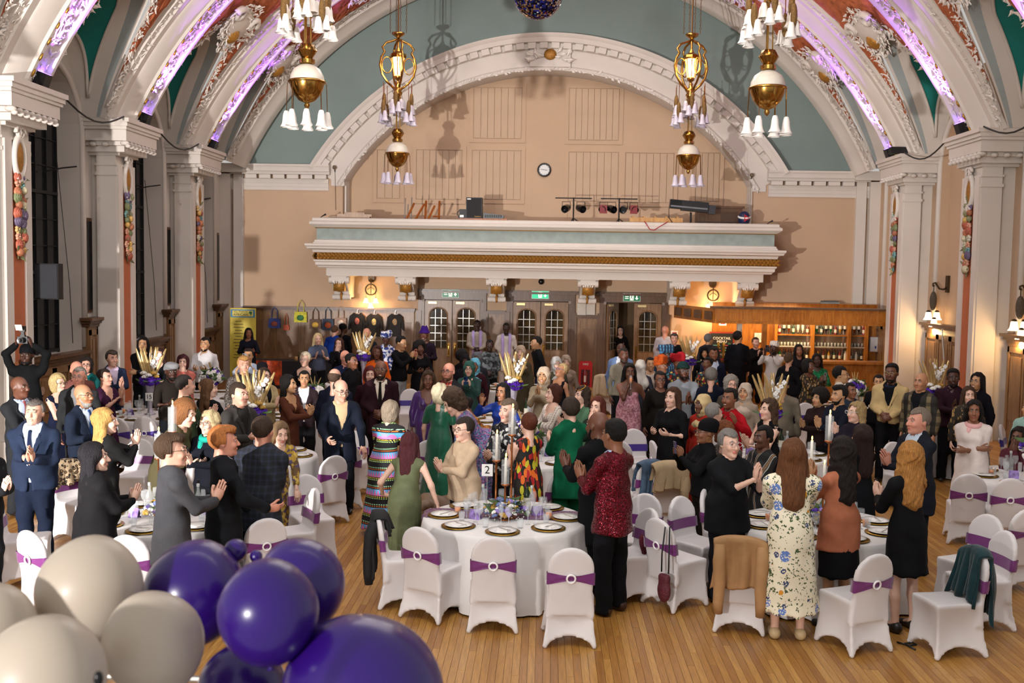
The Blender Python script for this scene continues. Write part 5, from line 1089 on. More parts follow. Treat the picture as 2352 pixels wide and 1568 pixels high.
def setting(cx, cy, k, n_, tn, full, rs, off=0):
    a = PI/2+2*PI*(k+off)/n_; d = DIRN[int(round(((a-PI/2) % (2*PI))/(PI/4))) % 8]; x, y = cx+.63*math.cos(a), cy+.63*math.sin(a); z = .752; g = 'settings at the '+tn
    obj('charger', CHARG, None, T(x, y, z), label='gold rimmed charger at the %s of the %s' % (d, tn), cat='plate', group='chargers '+g)
    obj('dinner_plate', PLATE, None, T(x, y, z+.012), label='white dinner plate at the %s of the %s' % (d, tn), cat='plate', group='plates '+g)
    if full:
        obj('napkin', NAPK, None, T(x, y, z+.022) @ RZ(a+rs.uniform(-.5, .5)), label='folded white napkin at the %s of the %s' % (d, tn), cat='napkin', group='napkins '+g); obj('fork', FORK, None, T(x+.02, y, z+.032) @ RZ(rs.uniform(0, 6)), label='small fork on the napkin at the %s of the %s' % (d, tn), cat='fork', group='forks '+g)
        for (nm, me, rr_, da, ct) in (('wine_glass', WG, .40, .16, 'glass'), ('flute', FG, .37, -.10, 'glass'), ('tumbler', TG, .47, .36, 'glass')):
            b = a+da+rs.uniform(-.05, .05); obj(nm, me, None, T(cx+rr_*math.cos(b), cy+rr_*math.sin(b), z), label='clear %s by the %s setting of the %s' % (nm.replace('_', ' '), d, tn), cat=ct, group=nm.replace('_', ' ')+'s of the '+tn)
TABLES = {}
def table(key, u, v, tn, kind, full=False, ns=8, off=0):
    p = atz(u, v, .75); x, y = p.x, p.y; TABLES[key] = (x, y); r = random.Random(key); t = thing('round_table', 'round banquet table under the cloth of the '+tn, 'table', (x, y, 0), group='round banquet tables'); obj('tabletop', TOPM, t)
    for a in (.8, 2.4, 3.9, 5.5): obj('leg', LEGM, t, T(.6*math.cos(a), .6*math.sin(a), 0))
    obj('tablecloth', CLOTH, None, T(x, y, 0) @ RZ(r.uniform(0, 6)), label='white floor length tablecloth on the '+tn, cat='tablecloth', group='white tablecloths')
    for k in range(ns): setting(x, y, k, ns, tn, full, r, off)
    if kind == 'c': candles(x, y, 'three candles in glass sleeves over flowers on the '+tn, ord(key))
    elif kind == 'f': feathers(x, y, 'gold feather and purple flower vase on the '+tn, key)
    else: roses(x, y, 'white and purple roses in crystal vase on the '+tn, key)
    for k, (a, rr_) in enumerate(((2.6, .28), (.45, .30))): obj('swing_bottle', SWB, None, T(x+rr_*math.cos(a), y+rr_*math.sin(a), .752), label='clear water bottle %s of the flowers on the %s' % (('left', 'right')[k], tn), cat='bottle', group='water bottles')
    obj('wine_bottle', WBT, None, T(x+.22, y+.28, .752), label='dark wine bottle behind the flowers on the '+tn, cat='bottle', group='wine bottles')
    if full:
        for k in range(2): obj('menu_card', CARD, None, T(x+(-.3, .33)[k], y+(-.1, .12)[k], .752) @ RZ((-.4, .3)[k]), label='purple folded card %s of the flowers on the %s' % (('left', 'right')[k], tn), cat='card', group='menu cards')
    for k in range(2):
        c = thing('juice_glass', 'glass of orange juice at the %s of the %s' % (('left', 'right')[k], tn), 'glass', (x+(-.5, .45)[k], y+(.1, -.05)[k], .752), group='juice glasses'); obj('tumbler_glass', TG, c); MB().lathe([(0, .012), (.026, .012), (.031, .07), (0, .07)], 12).build('juice', JUICE, c, True)
    return x, y
xA, yA = table('A', 1160, 1188, 'centre candle table', 'c', True, 8, .0); xB, yB_ = table('B', 385, 1185, 'left candle table', 'c', True); xC, yC = table('C', 1882, 1204, 'right candle table', 'c', True, 8, .3)
for q in (('D', 583, 1045, 'table behind the check suit', 'f', True), ('E', 345, 952, 'table fifteen', 'f', True), ('F', 490, 908, 'table twenty', 'r'), ('G', 1205, 1050, 'table behind the centre one', 'r', True), ('H', 1178, 962, 'table by the blue dress', 'f'), ('I', 1190, 890, 'table eighteen', 'r'), ('J', 1768, 1042, 'table seven', 'f', True), ('K', 1602, 962, 'table by the green cap', 'r'), ('L', 1962, 932, 'table before the bar', 'r'), ('M', 2142, 978, 'table by the plaid jacket', 'f', True), ('N', 2375, 1096, 'far right table', 'r', True), ('O', 722, 952, 'table behind the brown dress', 'r'), ('P', 835, 880, 'table near the stall', 'f'), ('Q', 1582, 890, 'table near the bar', 'f')): table(*q)
number_stand(atz(1118, 1160, .752).x, atz(1118, 1160, .752).y, '2', 'white card reading two on the centre candle table'); p = atz(343, 965, .752); number_stand(p.x, p.y, '15', 'white card reading fifteen on its table'); p = atz(466, 915, .752); number_stand(p.x, p.y, '20', 'white card reading twenty on its table'); p = atz(1208, 897, .752); number_stand(p.x, p.y, '18', 'white card reading eighteen on its table'); p = atz(1712, 1066, .752); number_stand(p.x, p.y, '7', 'white card reading seven on its table')
# sequin runner across the centre table
def seq_mat(c1, c2, scale=220, rough=.3, metal=.5):
    t = NT('sequins'); v = t.coord(); vo = t.n('TexVoronoi', {'Vector': v, 'Scale': float(scale)}); f = t.noise(v, 7, 3); t.p(Base_Color=t.mix(t.ramp(vo.outputs['Color'], [(.3, (0, 0, 0)), (.75, (1, 1, 1))]), c1, c2), Roughness=rough, Metallic=metal)
    off = t.n('VectorMath', {0: vo.outputs['Color'], 1: (.5, .5, .5)}, operation='SUBTRACT').outputs[0]; gn = t.n('NewGeometry').outputs['Normal']; sc_ = t.n('VectorMath', {0: off, 'Scale': 1.1}, operation='SCALE').outputs[0]; nm = t.n('VectorMath', {0: t.n('VectorMath', {0: gn, 1: sc_}, operation='ADD').outputs[0]}, operation='NORMALIZE'); t.t.links.new(nm.outputs[0], t.b.inputs['Normal']); return t.m
rn = MB()
def rfn(u, v):
    s = -1.22+2.44*u; w_ = (v-.5)*.42; ex = math.sqrt(max(.01, .86**2-w_*w_))
    if abs(s) <= ex: return (xA+s, yA+.12+w_, .756)
    q = abs(s)-ex; return (xA+math.copysign(ex+.012+.03*q, s), yA+.12+w_, .75-q)
rn.grid(rfn, 60, 8); rn.build('table_runner', seq_mat('#5a3a8a', '#b08a6a', 160, .4, .3), label='purple and gold sequin runner across the centre table', cat='runner', smooth=True)
# ================================================================== BALLOONS
def balloon_mat(c, r): t = NT('balloon'); t.p(Base_Color=c, Roughness=r); t.b.inputs['Specular IOR Level'].default_value = .5; t.b.inputs['Coat Weight'].default_value = .25; t.b.inputs['Coat Roughness'].default_value = .12; return t.m
BALW, BALP = balloon_mat('#cfc0ae', .42), balloon_mat('#2d0b6e', .28)
bal_me = {}
for k, m_ in (('w', BALW), ('p', BALP)):
    bal_me[k] = MB().lathe([(math.sin(t)*(1-.10*max(0, -math.cos(t))**2 if True else 1)*1.0, -math.cos(t)*1.04-.06*max(0, math.cos(t))**3) for t in np.linspace(0.001, PI-.001, 26)], 36).mesh('balloon', m_, True)
knot = {k: MB().lathe([(.0, -1.0), (.05, -1.05), (.03, -1.09), (.09, -1.15), (0, -1.14)], 10).mesh('knot', m_, True) for k, m_ in (('w', BALW), ('p', BALP))}
for (k, u, v, r, y, tx, ty, lb) in (('w', 206, 1352, 122, 3.5, .1, .2, 'cream balloon topmost of the white cluster'), ('w', 352, 1474, 117, 3.1, -.4, .4, 'cream balloon at the right of the white cluster'), ('w', 98, 1556, 146, 2.75, .3, .6, 'cream balloon lowest in the white cluster'), ('w', -42, 1462, 128, 3.2, .6, .3, 'cream balloon cut by the left edge'),
        ('p', 448, 1358, 118, 3.75, .2, .2, 'purple balloon at the upper left of the purple cluster'), ('p', 616, 1402, 118, 3.05, -.1, .3, 'purple balloon in the middle of the cluster, nearest'), ('p', 690, 1338, 103, 3.5, -.5, .1, 'purple balloon at the upper right of the cluster'), ('p', 832, 1602, 193, 3.1, -.6, .5, 'largest purple balloon at the bottom'), ('p', 556, 1580, 104, 3.4, .1, .8, 'dark purple balloon low behind the middle one'), ('p', 541, 1264, 27, 3.85, .5, -.3, 'tiny purple balloon on top of the cluster'), ('p', 588, 1277, 15, 3.85, -.5, -.3, 'smallest purple balloon tucked between two large ones')):
    p = aty(u, v, y); s = r/FPX*y; B = thing('balloon', lb, 'balloon', p, group='balloon garland'); M_ = RX(ty-.5) @ RY(tx) @ Matrix.Scale(s, 4); obj('skin', bal_me[k], B, M_); obj('knot', knot[k], B, M_)
p = aty(500, 1560, 3.55); S = thing('balloon_stand', 'metal stand carrying the balloon garland', 'stand', (p.x, p.y, 0)); MB().tube([(0, 0, 0), (0, 0, p.z+.02)], .015, 8).build('pole', STEEL, S); MB().tube([(-.72, 0, p.z), (.45, 0, p.z)], .012, 8).build('crossbar', STEEL, S); MB().lathe([(0, 0), (.22, 0), (.22, .02), (0, .03)], 20).build('base', BLACK, S)
p = aty(226, 1548, 2.3); S = thing('microphone_stand', 'black microphone tip poking up at the bottom edge', 'microphone', (p.x, p.y, 0)); MB().tube([(0, 0, 0), (0, 0, p.z-.03)], .009, 8).build('pole', BLACK, S); MB().sphere((0, 0, p.z-.01), (.011, .011, .018), 10, 8).build('tip', BLACKG, S, True); MB().lathe([(0, 0), (.13, 0), (.13, .02), (0, .03)], 20).build('base', BLACK, S)
# ================================================================== CLOTHES ON CHAIRS
def drape(key, name, label, m_, w0, w1, lf, lb_, th=.02, sleeves=0, seed=0, cat='jacket', zt=.905, sh=.0):
    """garment hung over a chair back: inverted U sheet with folds, optional sleeves"""
    c = CHAIRS[key]; o = thing(name, label, cat, c.location, c.rotation_euler.z); r = random.Random(seed); ph = [r.uniform(0, 6) for _ in range(4)]
    def fn(u, v):
        s = (u-.5)*2; t = v*(lf+lb_)-lf; w_ = w0+(w1-w0)*min(1, abs(t)/max(lf, lb_)); fold = .018*math.sin(7*s+ph[0]+2*t)+.012*math.sin(15*s+ph[1])
        x = s*w_+sh*t; drop = max(0, abs(t)-.05); zz = zt-.05*abs(s)**2.5*(1 if drop < .1 else 1)-drop; q = min(1, abs(t)/.05); yb = .19+.13*(max(zz, .42)-.42)+.02*(1-s*s)
        y = yb+(1 if t > 0 else -1)*(.045*q+ .03*min(1, drop*3))*1.0+fold*(1 if t > 0 else -1)*min(1, drop*5)+(.05*drop if t > 0 else -.02*drop)
        return (x+.012*math.sin(9*t+ph[2]), y, zz+.02*math.sin(5*s+ph[3])*min(1, drop*3))
    b = MB(); b.grid(fn, 34, 36); me = b.mesh('cloth', m_, True); ob = obj('cloth', me, o); md = ob.modifiers.new('s', 'SOLIDIFY'); md.thickness = th; md.offset = 1
    for k in range(sleeves):
        q = -1 if k == 0 else 1; x = q*(w0*.8); MB().tube([(x, .30, .84), (x*1.03, .345, .7), (x*.98, .36, .5), (x*1.02, .36, .32), (x, .355, .22)], [.05, .06, .055, .05, .04], 10).build('sleeve', m_, o, True)
    return o
TAN = mat('#a98055', .85, var=.12, nscale=6, bump=.25, bscale=18); VELV = mat('#062a30', .7, var=.5, nscale=5, bump=.3, bscale=10, sheen=.25, spec=.2)
drape('tan', 'shirt_jacket', 'tan shirt jacket draped over the chair at the right table', TAN, .23, .26, .3, .5, sleeves=2, seed=3); drape('teal', 'velvet_jacket', 'dark teal velvet jacket hanging on a chair at lower right', VELV, .14, .24, .45, .62, .03, 1, 5)
drape('d', 'black_coat', 'black coat slipping off the side-on chair by the centre table', mat('#101012', .8, bump=.3, bscale=10), .12, .17, .2, .62, .03, 1, 8, cat='coat'); drape('j', 'denim_jacket', 'blue denim jacket over a chair behind the sequin jacket', mat('#40566e', .8, var=.3, nscale=12, bump=.3, bscale=40), .16, .2, .4, .5, .03, 1, 4)
drape('i', 'beige_coat', 'beige coat bundled over a chair behind the sequin jacket', mat('#b09876', .85, var=.12, bump=.3, bscale=14), .2, .25, .22, .34, .06, 1, 6, cat='coat'); drape('q8', 'cream_coat', 'cream coat over a chair near the fire point', mat('#c8b496', .85, bump=.3), .2, .22, .4, .5, .03, 0, 7, cat='coat')
def leo_mat(base, dark, mid, sc=26):
    t = NT('leopard'); v = t.coord(); vo = t.n('TexVoronoi', {'Vector': v, 'Scale': float(sc)}); f = t.ramp(vo.outputs['Distance'], [(.0, mid), (.22, mid), (.28, dark), (.42, dark), (.5, base), (1, base)], 'CONSTANT'); t.p(Base_Color=f, Roughness=.7); return t.m
drape('l5', 'leopard_coat', 'leopard print coat over the chair beside the laughing man', leo_mat('#b8a080', '#1c1410', '#7a5a38'), .2, .25, .3, .45, .04, 1, 9, cat='coat')
F = Field((-.32, -.26, 0), (.34, .26, .62), .022); r_ = random.Random(3)
for k in range(16): F.ell((r_.uniform(-.2, .22), r_.uniform(-.12, .12), r_.uniform(.36, .56)), (r_.uniform(.09, .14), .1, r_.uniform(.06, .09)), .03)
F.ell((0, 0, .3), (.22, .17, .32), .05); P, Q = F.surf(); p = atz(1012, 1200, .3); obj('puffer_coat', np_mesh('puffer_coat', P, Q, mat('#6e553f', .5, var=.1, bump=.3, bscale=9)), None, T(p.x, p.y, 0), label='brown puffer coat heaped left of the centre table', cat='coat')
c = CHAIRS['f']; S = thing('handbag', 'burgundy woven handbag hanging on a long black strap', 'bag', c.location, c.rotation_euler.z); MB().tube([(-.17, .24, .86), (-.20, .30, .86), (-.235, .335, .6), (-.24, .34, .42)], .008, 5).tube([(-.17, .33, .86), (-.15, .345, .6), (-.15, .345, .42)], .008, 5).build('strap', BLACK, S, True); F = Field((-.3, .28, .1), (-.1, .42, .46), .014); F.ell((-.195, .35, .25), (.08, .045, .12), .02); F.cone((-.23, .35, .38), (-.16, .35, .38), .03, .03, .06); P, Q = F.surf(); obj('body', np_mesh('body', P, Q, mat('#5a1a28', .6, var=.3, nscale=60, bump=.6, bscale=80)), S)
S = thing('scarf', 'burgundy fringed scarf hanging on the handbag chair', 'scarf', c.location, c.rotation_euler.z); b = MB(); b.grid(lambda u, v: (.235+.02*math.sin(6*v), .16+(u-.5)*.16*(1-.4*v)+.01*math.sin(9*v), .66-.36*v+.02*math.sin(8*u)), 10, 14); ob = b.build('cloth', mat('#5c0f24', .85, var=.2, bump=.4), S, True); md = ob.modifiers.new('s', 'SOLIDIFY'); md.thickness = .03
fr_ = MB(); 
for k in range(9): fr_.tube([(.245, .11+k*.012, .31), (.25+.01*math.sin(k), .11+k*.012, .18+.02*(k % 3))], .005, 4)
fr_.build('fringe', mat('#5c0f24', .85), S, kind='stuff')
# ================================================================== PEOPLE
def skin_mat():
    t = NT('skin'); a = t.n('Attribute'); a.attribute_name = 'Col'; v = t.coord(); f = t.noise(v, 40, 3); t.p(Base_Color=t.mix(.12, a.outputs['Color'], t.mix(1.0, a.outputs['Color'], t.ramp(f, [(.3, '#b08a80'), (.7, '#ffffff')]), 'MULTIPLY')), Roughness=.48); t.b.inputs['Subsurface Weight'].default_value = 0.0; return t.m
SKIN = skin_mat()
def cloth_mat(c, rough=.85, b=.55, bs=6.0): return mat(c, rough, 0, var=.12, nscale=7, bump=b, bscale=bs, spec=.12)
PATS = {}
def pat(name):
    def d(fn): PATS[name] = fn; return fn
    return d
@pat('zigzag')
def _():
    t = NT('zigzag_dress'); c = t.n('TexCoord'); sp = t.n('SeparateXYZ', {0: c.outputs['Object']}); X, Y, Z = sp.outputs
    zf = t.math('FRACT', t.math('MULTIPLY', Z, 4.2)); ang = t.math('MULTIPLY', t.math('ARCTAN2', Y, X), 4.6); tri = t.math('PINGPONG', ang, .5); tri = t.math('MULTIPLY', tri, 2.0)
    band = t.math('DIVIDE', t.math('SUBTRACT', zf, .30), .34); up = t.math('GREATER_THAN', tri, band)
    col = t.mix(up, '#5fa8dc', '#d870ac'); inb = t.math('MULTIPLY', t.math('GREATER_THAN', zf, .30), t.math('LESS_THAN', zf, .64))
    dash = t.math('GREATER_THAN', t.math('FRACT', t.math('MULTIPLY', ang, 1.6)), .45)
    l1 = t.math('LESS_THAN', t.math('ABSOLUTE', t.math('SUBTRACT', zf, .24)), .028); l2 = t.math('LESS_THAN', t.math('ABSOLUTE', t.math('SUBTRACT', zf, .72)), .03); l3 = t.math('LESS_THAN', t.math('ABSOLUTE', t.math('SUBTRACT', zf, .82)), .03); l4 = t.math('LESS_THAN', t.math('ABSOLUTE', t.math('SUBTRACT', zf, .15)), .028)
    o = t.mix(inb, '#0c0c10', col); o = t.mix(t.math('MULTIPLY', l1, dash), o, '#e8d04a'); o = t.mix(t.math('MULTIPLY', l2, dash), o, '#e0702c'); o = t.mix(t.math('MULTIPLY', l3, dash), o, '#a8e0b0'); o = t.mix(t.math('MULTIPLY', l4, dash), o, '#b8e08a'); t.p(Base_Color=o, Roughness=.8); return t.m
@pat('floral')
def _():
    t = NT('floral_dress'); v = t.coord(); o = '#efe6cc'
    wv = t.n('VectorMath', {0: v, 1: t.n('TexNoise', {'Vector': v, 'Scale': 12.0}).outputs['Color']}, operation='ADD').outputs[0]
    for k, (sc, r0, c, off) in enumerate(((5.0, .38, '#4a5a34', .0), (5.0, .26, '#5f80c4', .31), (4.2, .21, '#dc9226', .62), (4.2, .07, '#8a4a12', .62), (8., .22, '#3c4a6e', .9))):
        m_ = t.n('Mapping', {'Vector': wv if k in (0,) else v, 'Location': (off*3, off*2, off)}); vo = t.n('TexVoronoi', {'Vector': m_.outputs[0], 'Scale': sc, 'Randomness': .75}); f = t.math('LESS_THAN', vo.outputs['Distance'], r0)
        if k in (0, 1, 4): s2 = t.n('TexVoronoi', {'Vector': v, 'Scale': 60.0}); f = t.math('MULTIPLY', f, t.math('GREATER_THAN', s2.outputs['Distance'], .42))
        o = t.mix(f, o, c)
    t.p(Base_Color=o, Roughness=.75); t.bump(t.noise(v, 9, 3), .25, .02); return t.m
def vor(name, base, cols, sc, rough=.8, metal=0.0, edge=None, stretch=(1, 1, 1)):
    t = NT(name); v = t.coord('Object', stretch); vo = t.n('TexVoronoi', {'Vector': v, 'Scale': float(sc)}); sp = t.n('SeparateColor', {0: vo.outputs['Color']}); n_ = len(cols); o = t.ramp(sp.outputs[0], [(i/n_, c) for i, c in enumerate(cols)], 'CONSTANT')
    if edge: o = t.mix(t.math('GREATER_THAN', vo.outputs['Distance'], edge), o, base)
    t.p(Base_Color=o, Roughness=rough, Metallic=metal); t.bump(t.noise(v, 12, 3), .25, .02); return t.m
PATS['confetti'] = lambda: vor('confetti_dress', '#6a5a94', ['#3a4a7a', '#a86a8a', '#4a8a9a', '#7a4a80', '#8a80b8'], 70, .8)
PATS['wax'] = lambda: vor('wax_print', '#16100c', ['#8a1418', '#e06a1c', '#101010', '#c8c02a', '#b01a20', '#1a1208'], 22, .75, 0, .62, (1, 1, .45))
PATS['ankara'] = lambda: vor('ankara', '#1c1a18', ['#a02028', '#2a6a70', '#d0b050', '#3a2a60', '#c86a2a'], 18, .8, 0, .5)
PATS['camo'] = lambda: vor('camo', '#4a4e50', ['#2a2e30', '#5a6064', '#1c2022', '#70767a'], 16)
PATS['goldleaf'] = lambda: vor('leaf_print', '#20180f', ['#8a6a3a', '#5a4426', '#b8945a', '#241a10'], 30, .8, 0, .45, (1, 1, .4))
PATS['greenseq'] = lambda: seq_mat('#03301c', '#1fae6c', 120, .3, .6)
PATS['redseq'] = lambda: seq_mat('#3a0410', '#94182e', 130, .25, .55)
PATS['greyseq'] = lambda: seq_mat('#26221f', '#8a8078', 150, .35, .4)
PATS['pinklace'] = lambda: vor('pink_lace', '#c08a98', ['#d8a4b0', '#b87888', '#cf98a4', '#a86a7a'], 40, .7)
PATS['leoorange'] = lambda: leo_mat('#c0761c', '#1c1008', '#7a4410', 34)
PATS['oldgold'] = lambda: vor('gold_print', '#4a3a5a', ['#a8862e', '#5a4a6a', '#c8a850', '#6a5030'], 26)
PATS['purplesatin'] = lambda: satin('#3a1458', .3)
PATS['greensatin'] = lambda: satin('#0f5a40', .3)
PATS['bluesatin'] = lambda: mat('#123a9a', .4, var=.35, nscale=10, bump=.3, bscale=16)
@pat('check')
def _():
    t = NT('check_suit'); c = t.n('TexCoord'); sp = t.n('SeparateXYZ', {0: c.outputs['Object']}); ln = []
    for k in (0, 2): f = t.math('FRACT', t.math('MULTIPLY', sp.outputs[k], 17.0)); ln.append(t.math('LESS_THAN', f, .35))
    o = t.mix(t.math('MULTIPLY', t.math('ADD', ln[0], ln[1]), .5), '#0c0f18', '#1d2538'); t.p(Base_Color=o, Roughness=.85); t.bump(t.noise(t.coord(), 9, 3), .25, .02); return t.m
def tartan(base, c1, c2, sc=14.0):
    t = NT('tartan'); c = t.n('TexCoord'); sp = t.n('SeparateXYZ', {0: c.outputs['Object']}); a = t.math('LESS_THAN', t.math('FRACT', t.math('MULTIPLY', sp.outputs[0], sc)), .4); b = t.math('LESS_THAN', t.math('FRACT', t.math('MULTIPLY', sp.outputs[2], sc)), .4); o = t.mix(t.math('MULTIPLY', a, .7), base, c1); o = t.mix(t.math('MULTIPLY', b, .6), o, c2); t.p(Base_Color=o, Roughness=.85); return t.m
PATS['plaid'] = lambda: tartan('#2a2620', '#8a7a58', '#14120f', 7.0)
PATS['tartan'] = lambda: tartan('#b03020', '#201818', '#d8b090', 22.0)
PATS['stripe'] = lambda: tartan('#d8ccc0', '#6a5048', '#d8ccc0', 30.0)
@pat('wave')
def _():
    t = NT('black_wave'); v = t.coord('Object', (1, 1, 1)); w_ = t.n('TexWave', {'Vector': v, 'Scale': 2.6, 'Distortion': 9.0, 'Detail': 1.0}).outputs['Fac']; o = t.ramp(w_, [(0, '#0b0b0d'), (.80, '#0b0b0d'), (.84, '#a8a49c'), (.93, '#0b0b0d'), (.97, '#7a5a3a')], 'CONSTANT'); t.p(Base_Color=o, Roughness=.7); return t.m
PATS['greenpleat'] = lambda: mat('#5b6140', .7, var=.15, nscale=8, bump=.2, bscale=20)
PATS['bluewhite'] = lambda: vor('blue_white', '#e8e8ec', ['#2a3f8a', '#e8e8ee', '#20306a', '#c8d0e4'], 22)
PATS['bluestripe'] = lambda: tartan('#1c2f4a', '#5a9ac0', '#1c2f4a', 18.0)
PATS['blackprint'] = lambda: vor('black_print', '#15161a', ['#15161a', '#1c1d22', '#d0d0cc', '#15161a', '#141418', '#3a3a40'], 30)
_pc = {}
def gmat(c):
    if c in PATS:
        if c not in _pc: _pc[c] = PATS[c]()
        return _pc[c]
    return cloth_mat(c)
# ---- head templates
def head_sdf(fem, h):
    F = Field((-.10, -.14, -.22), (.10, .13, .13), h); fw = .94 if fem else 1.0
    F.ell((0, .018, .032), (.077*fw, .094, .088), .02); F.ell((0, -.028, -.03), (.061*fw, .070, .085), .04); F.ell((0, -.046, -.088), (.040*fw, .044, .030), .035)
    F.cone((0, .02, -.05), (0, .045, -.21), .052*fw, .056*fw, .03)
    for s in (-1, 1):
        F.ell((s*.032, -.103, .014), (.017, .016, .010), .012, neg=True); F.cone((s*.014, -.096, .033), (s*.047, -.083, .031), .007, .006, .014); F.ell((s*.040, -.073, -.028), (.022, .022, .022), .02); F.ell((s*.0785*fw, .012, -.004), (.011, .021, .031), .008)
    F.cone((0, -.096, .012), (0, -.117, -.026), .008, .0135, .012)
    for s in (-1, 1): F.ell((s*.012, -.104, -.031), (.009, .010, .008), .006)
    F.ell((0, -.098, -.0575), (.022, .010, .005), .006); F.ell((0, -.097, -.067), (.020, .010, .006), .006); F.ell((0, -.088, -.1), (.02, .015, .014), .015)
    return F.surf()
HEADS = {}
def head_t(fem, lod):
    k = (fem, lod)
    if k not in HEADS: HEADS[k] = head_sdf(fem, (.008, .012, .0165)[lod])
    return HEADS[k]
def uvsphere(c, r, n, k):
    b = MB().sphere(c, r, n, k); f = [q if len(q) == 4 else q+(q[-1],) for q in b.f]; return np.array(b.v, float).reshape(-1, 3), np.array(f, np.int32)
def face_cols(V, skin, browc, lip, fem):
    C = np.tile(np.array(skin), (len(V), 1)); x, y, z = V.T; ax = np.abs(x)
    m_ = (y < -.085) & (z > -.074) & (z < -.050) & (ax < .023); C[m_] = lip
    m_ = (y < -.078) & (ax > .012) & (ax < .050) & (np.abs(z-.036) < .0055); C[m_] = browc
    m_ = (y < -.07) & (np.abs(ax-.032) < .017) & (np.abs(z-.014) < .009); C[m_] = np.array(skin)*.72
    m_ = (ax > .03) & (ax < .055) & (z < -.01) & (z > -.05) & (y < -.06); C[m_] = C[m_]*np.array([1.06, .95, .93]); return C
# ---- hands
def hand_geo(curl, n, seg):
    Vs, Qs = [], []; o = 0
    def tubeq(pts, rs, n):
        b = MB().tube(pts, rs, n, cap=False); return np.array([tuple(p) for p in b.v]), np.array(b.f, np.int32)
    def add(V, Q):
        nonlocal o
        Vs.append(V); Qs.append(Q+o); o += len(V)
    V, Q = tubeq([(0, 0, -.03), (0, 0, 0), (0, 0, .03), (.002, 0, .07), (0, -.002, .10)], [.026, .027, .038, .043, .034], 8); V[:, 1] *= .5; add(V, Q)
    for (bx_, L, z0) in ((.029, .070, .092), (.010, .078, .098), (-.010, .072, .095), (-.028, .056, .086)):
        p = Vector((bx_*.95, 0, z0-.02)); a = .08; pts = [p.copy()]; fan = bx_*1.6
        for i, f in enumerate((.02/L, .45, .33, .22)[:seg]):
            d = Vector((math.sin(fan)*math.cos(a), -math.sin(a), math.cos(a)*math.cos(fan))); p = p+d*(L*f if i else .02); pts.append(p.copy()); a += curl*(.5, .9, .7, .5)[i]
        k = len(pts); rs = [.0095-.0035*i/(k-1) for i in range(k)]; pts.append(pts[-1]+(pts[-1]-pts[-2]).normalized()*.005); rs.append(.002); V, Q = tubeq(pts, rs, n); add(V, Q)
    pts = [Vector((.022, -.004, .025)), Vector((.045, -.010, .055)), Vector((.058, -.018-.02*curl, .082)), Vector((.063-.01*curl, -.024-.03*curl, .105))]; pts.append(pts[-1]+Vector((0, 0, .004))); V, Q = tubeq(pts, [.014, .012, .0105, .008, .002], n); add(V, Q)
    return np.concatenate(Vs), np.concatenate(Qs)
HANDS = {}
def hand_t(curl, lod):
    k = (curl, lod)
    if k not in HANDS: HANDS[k] = hand_geo(curl, (6, 5, 4)[lod], 4)
    return HANDS[k]
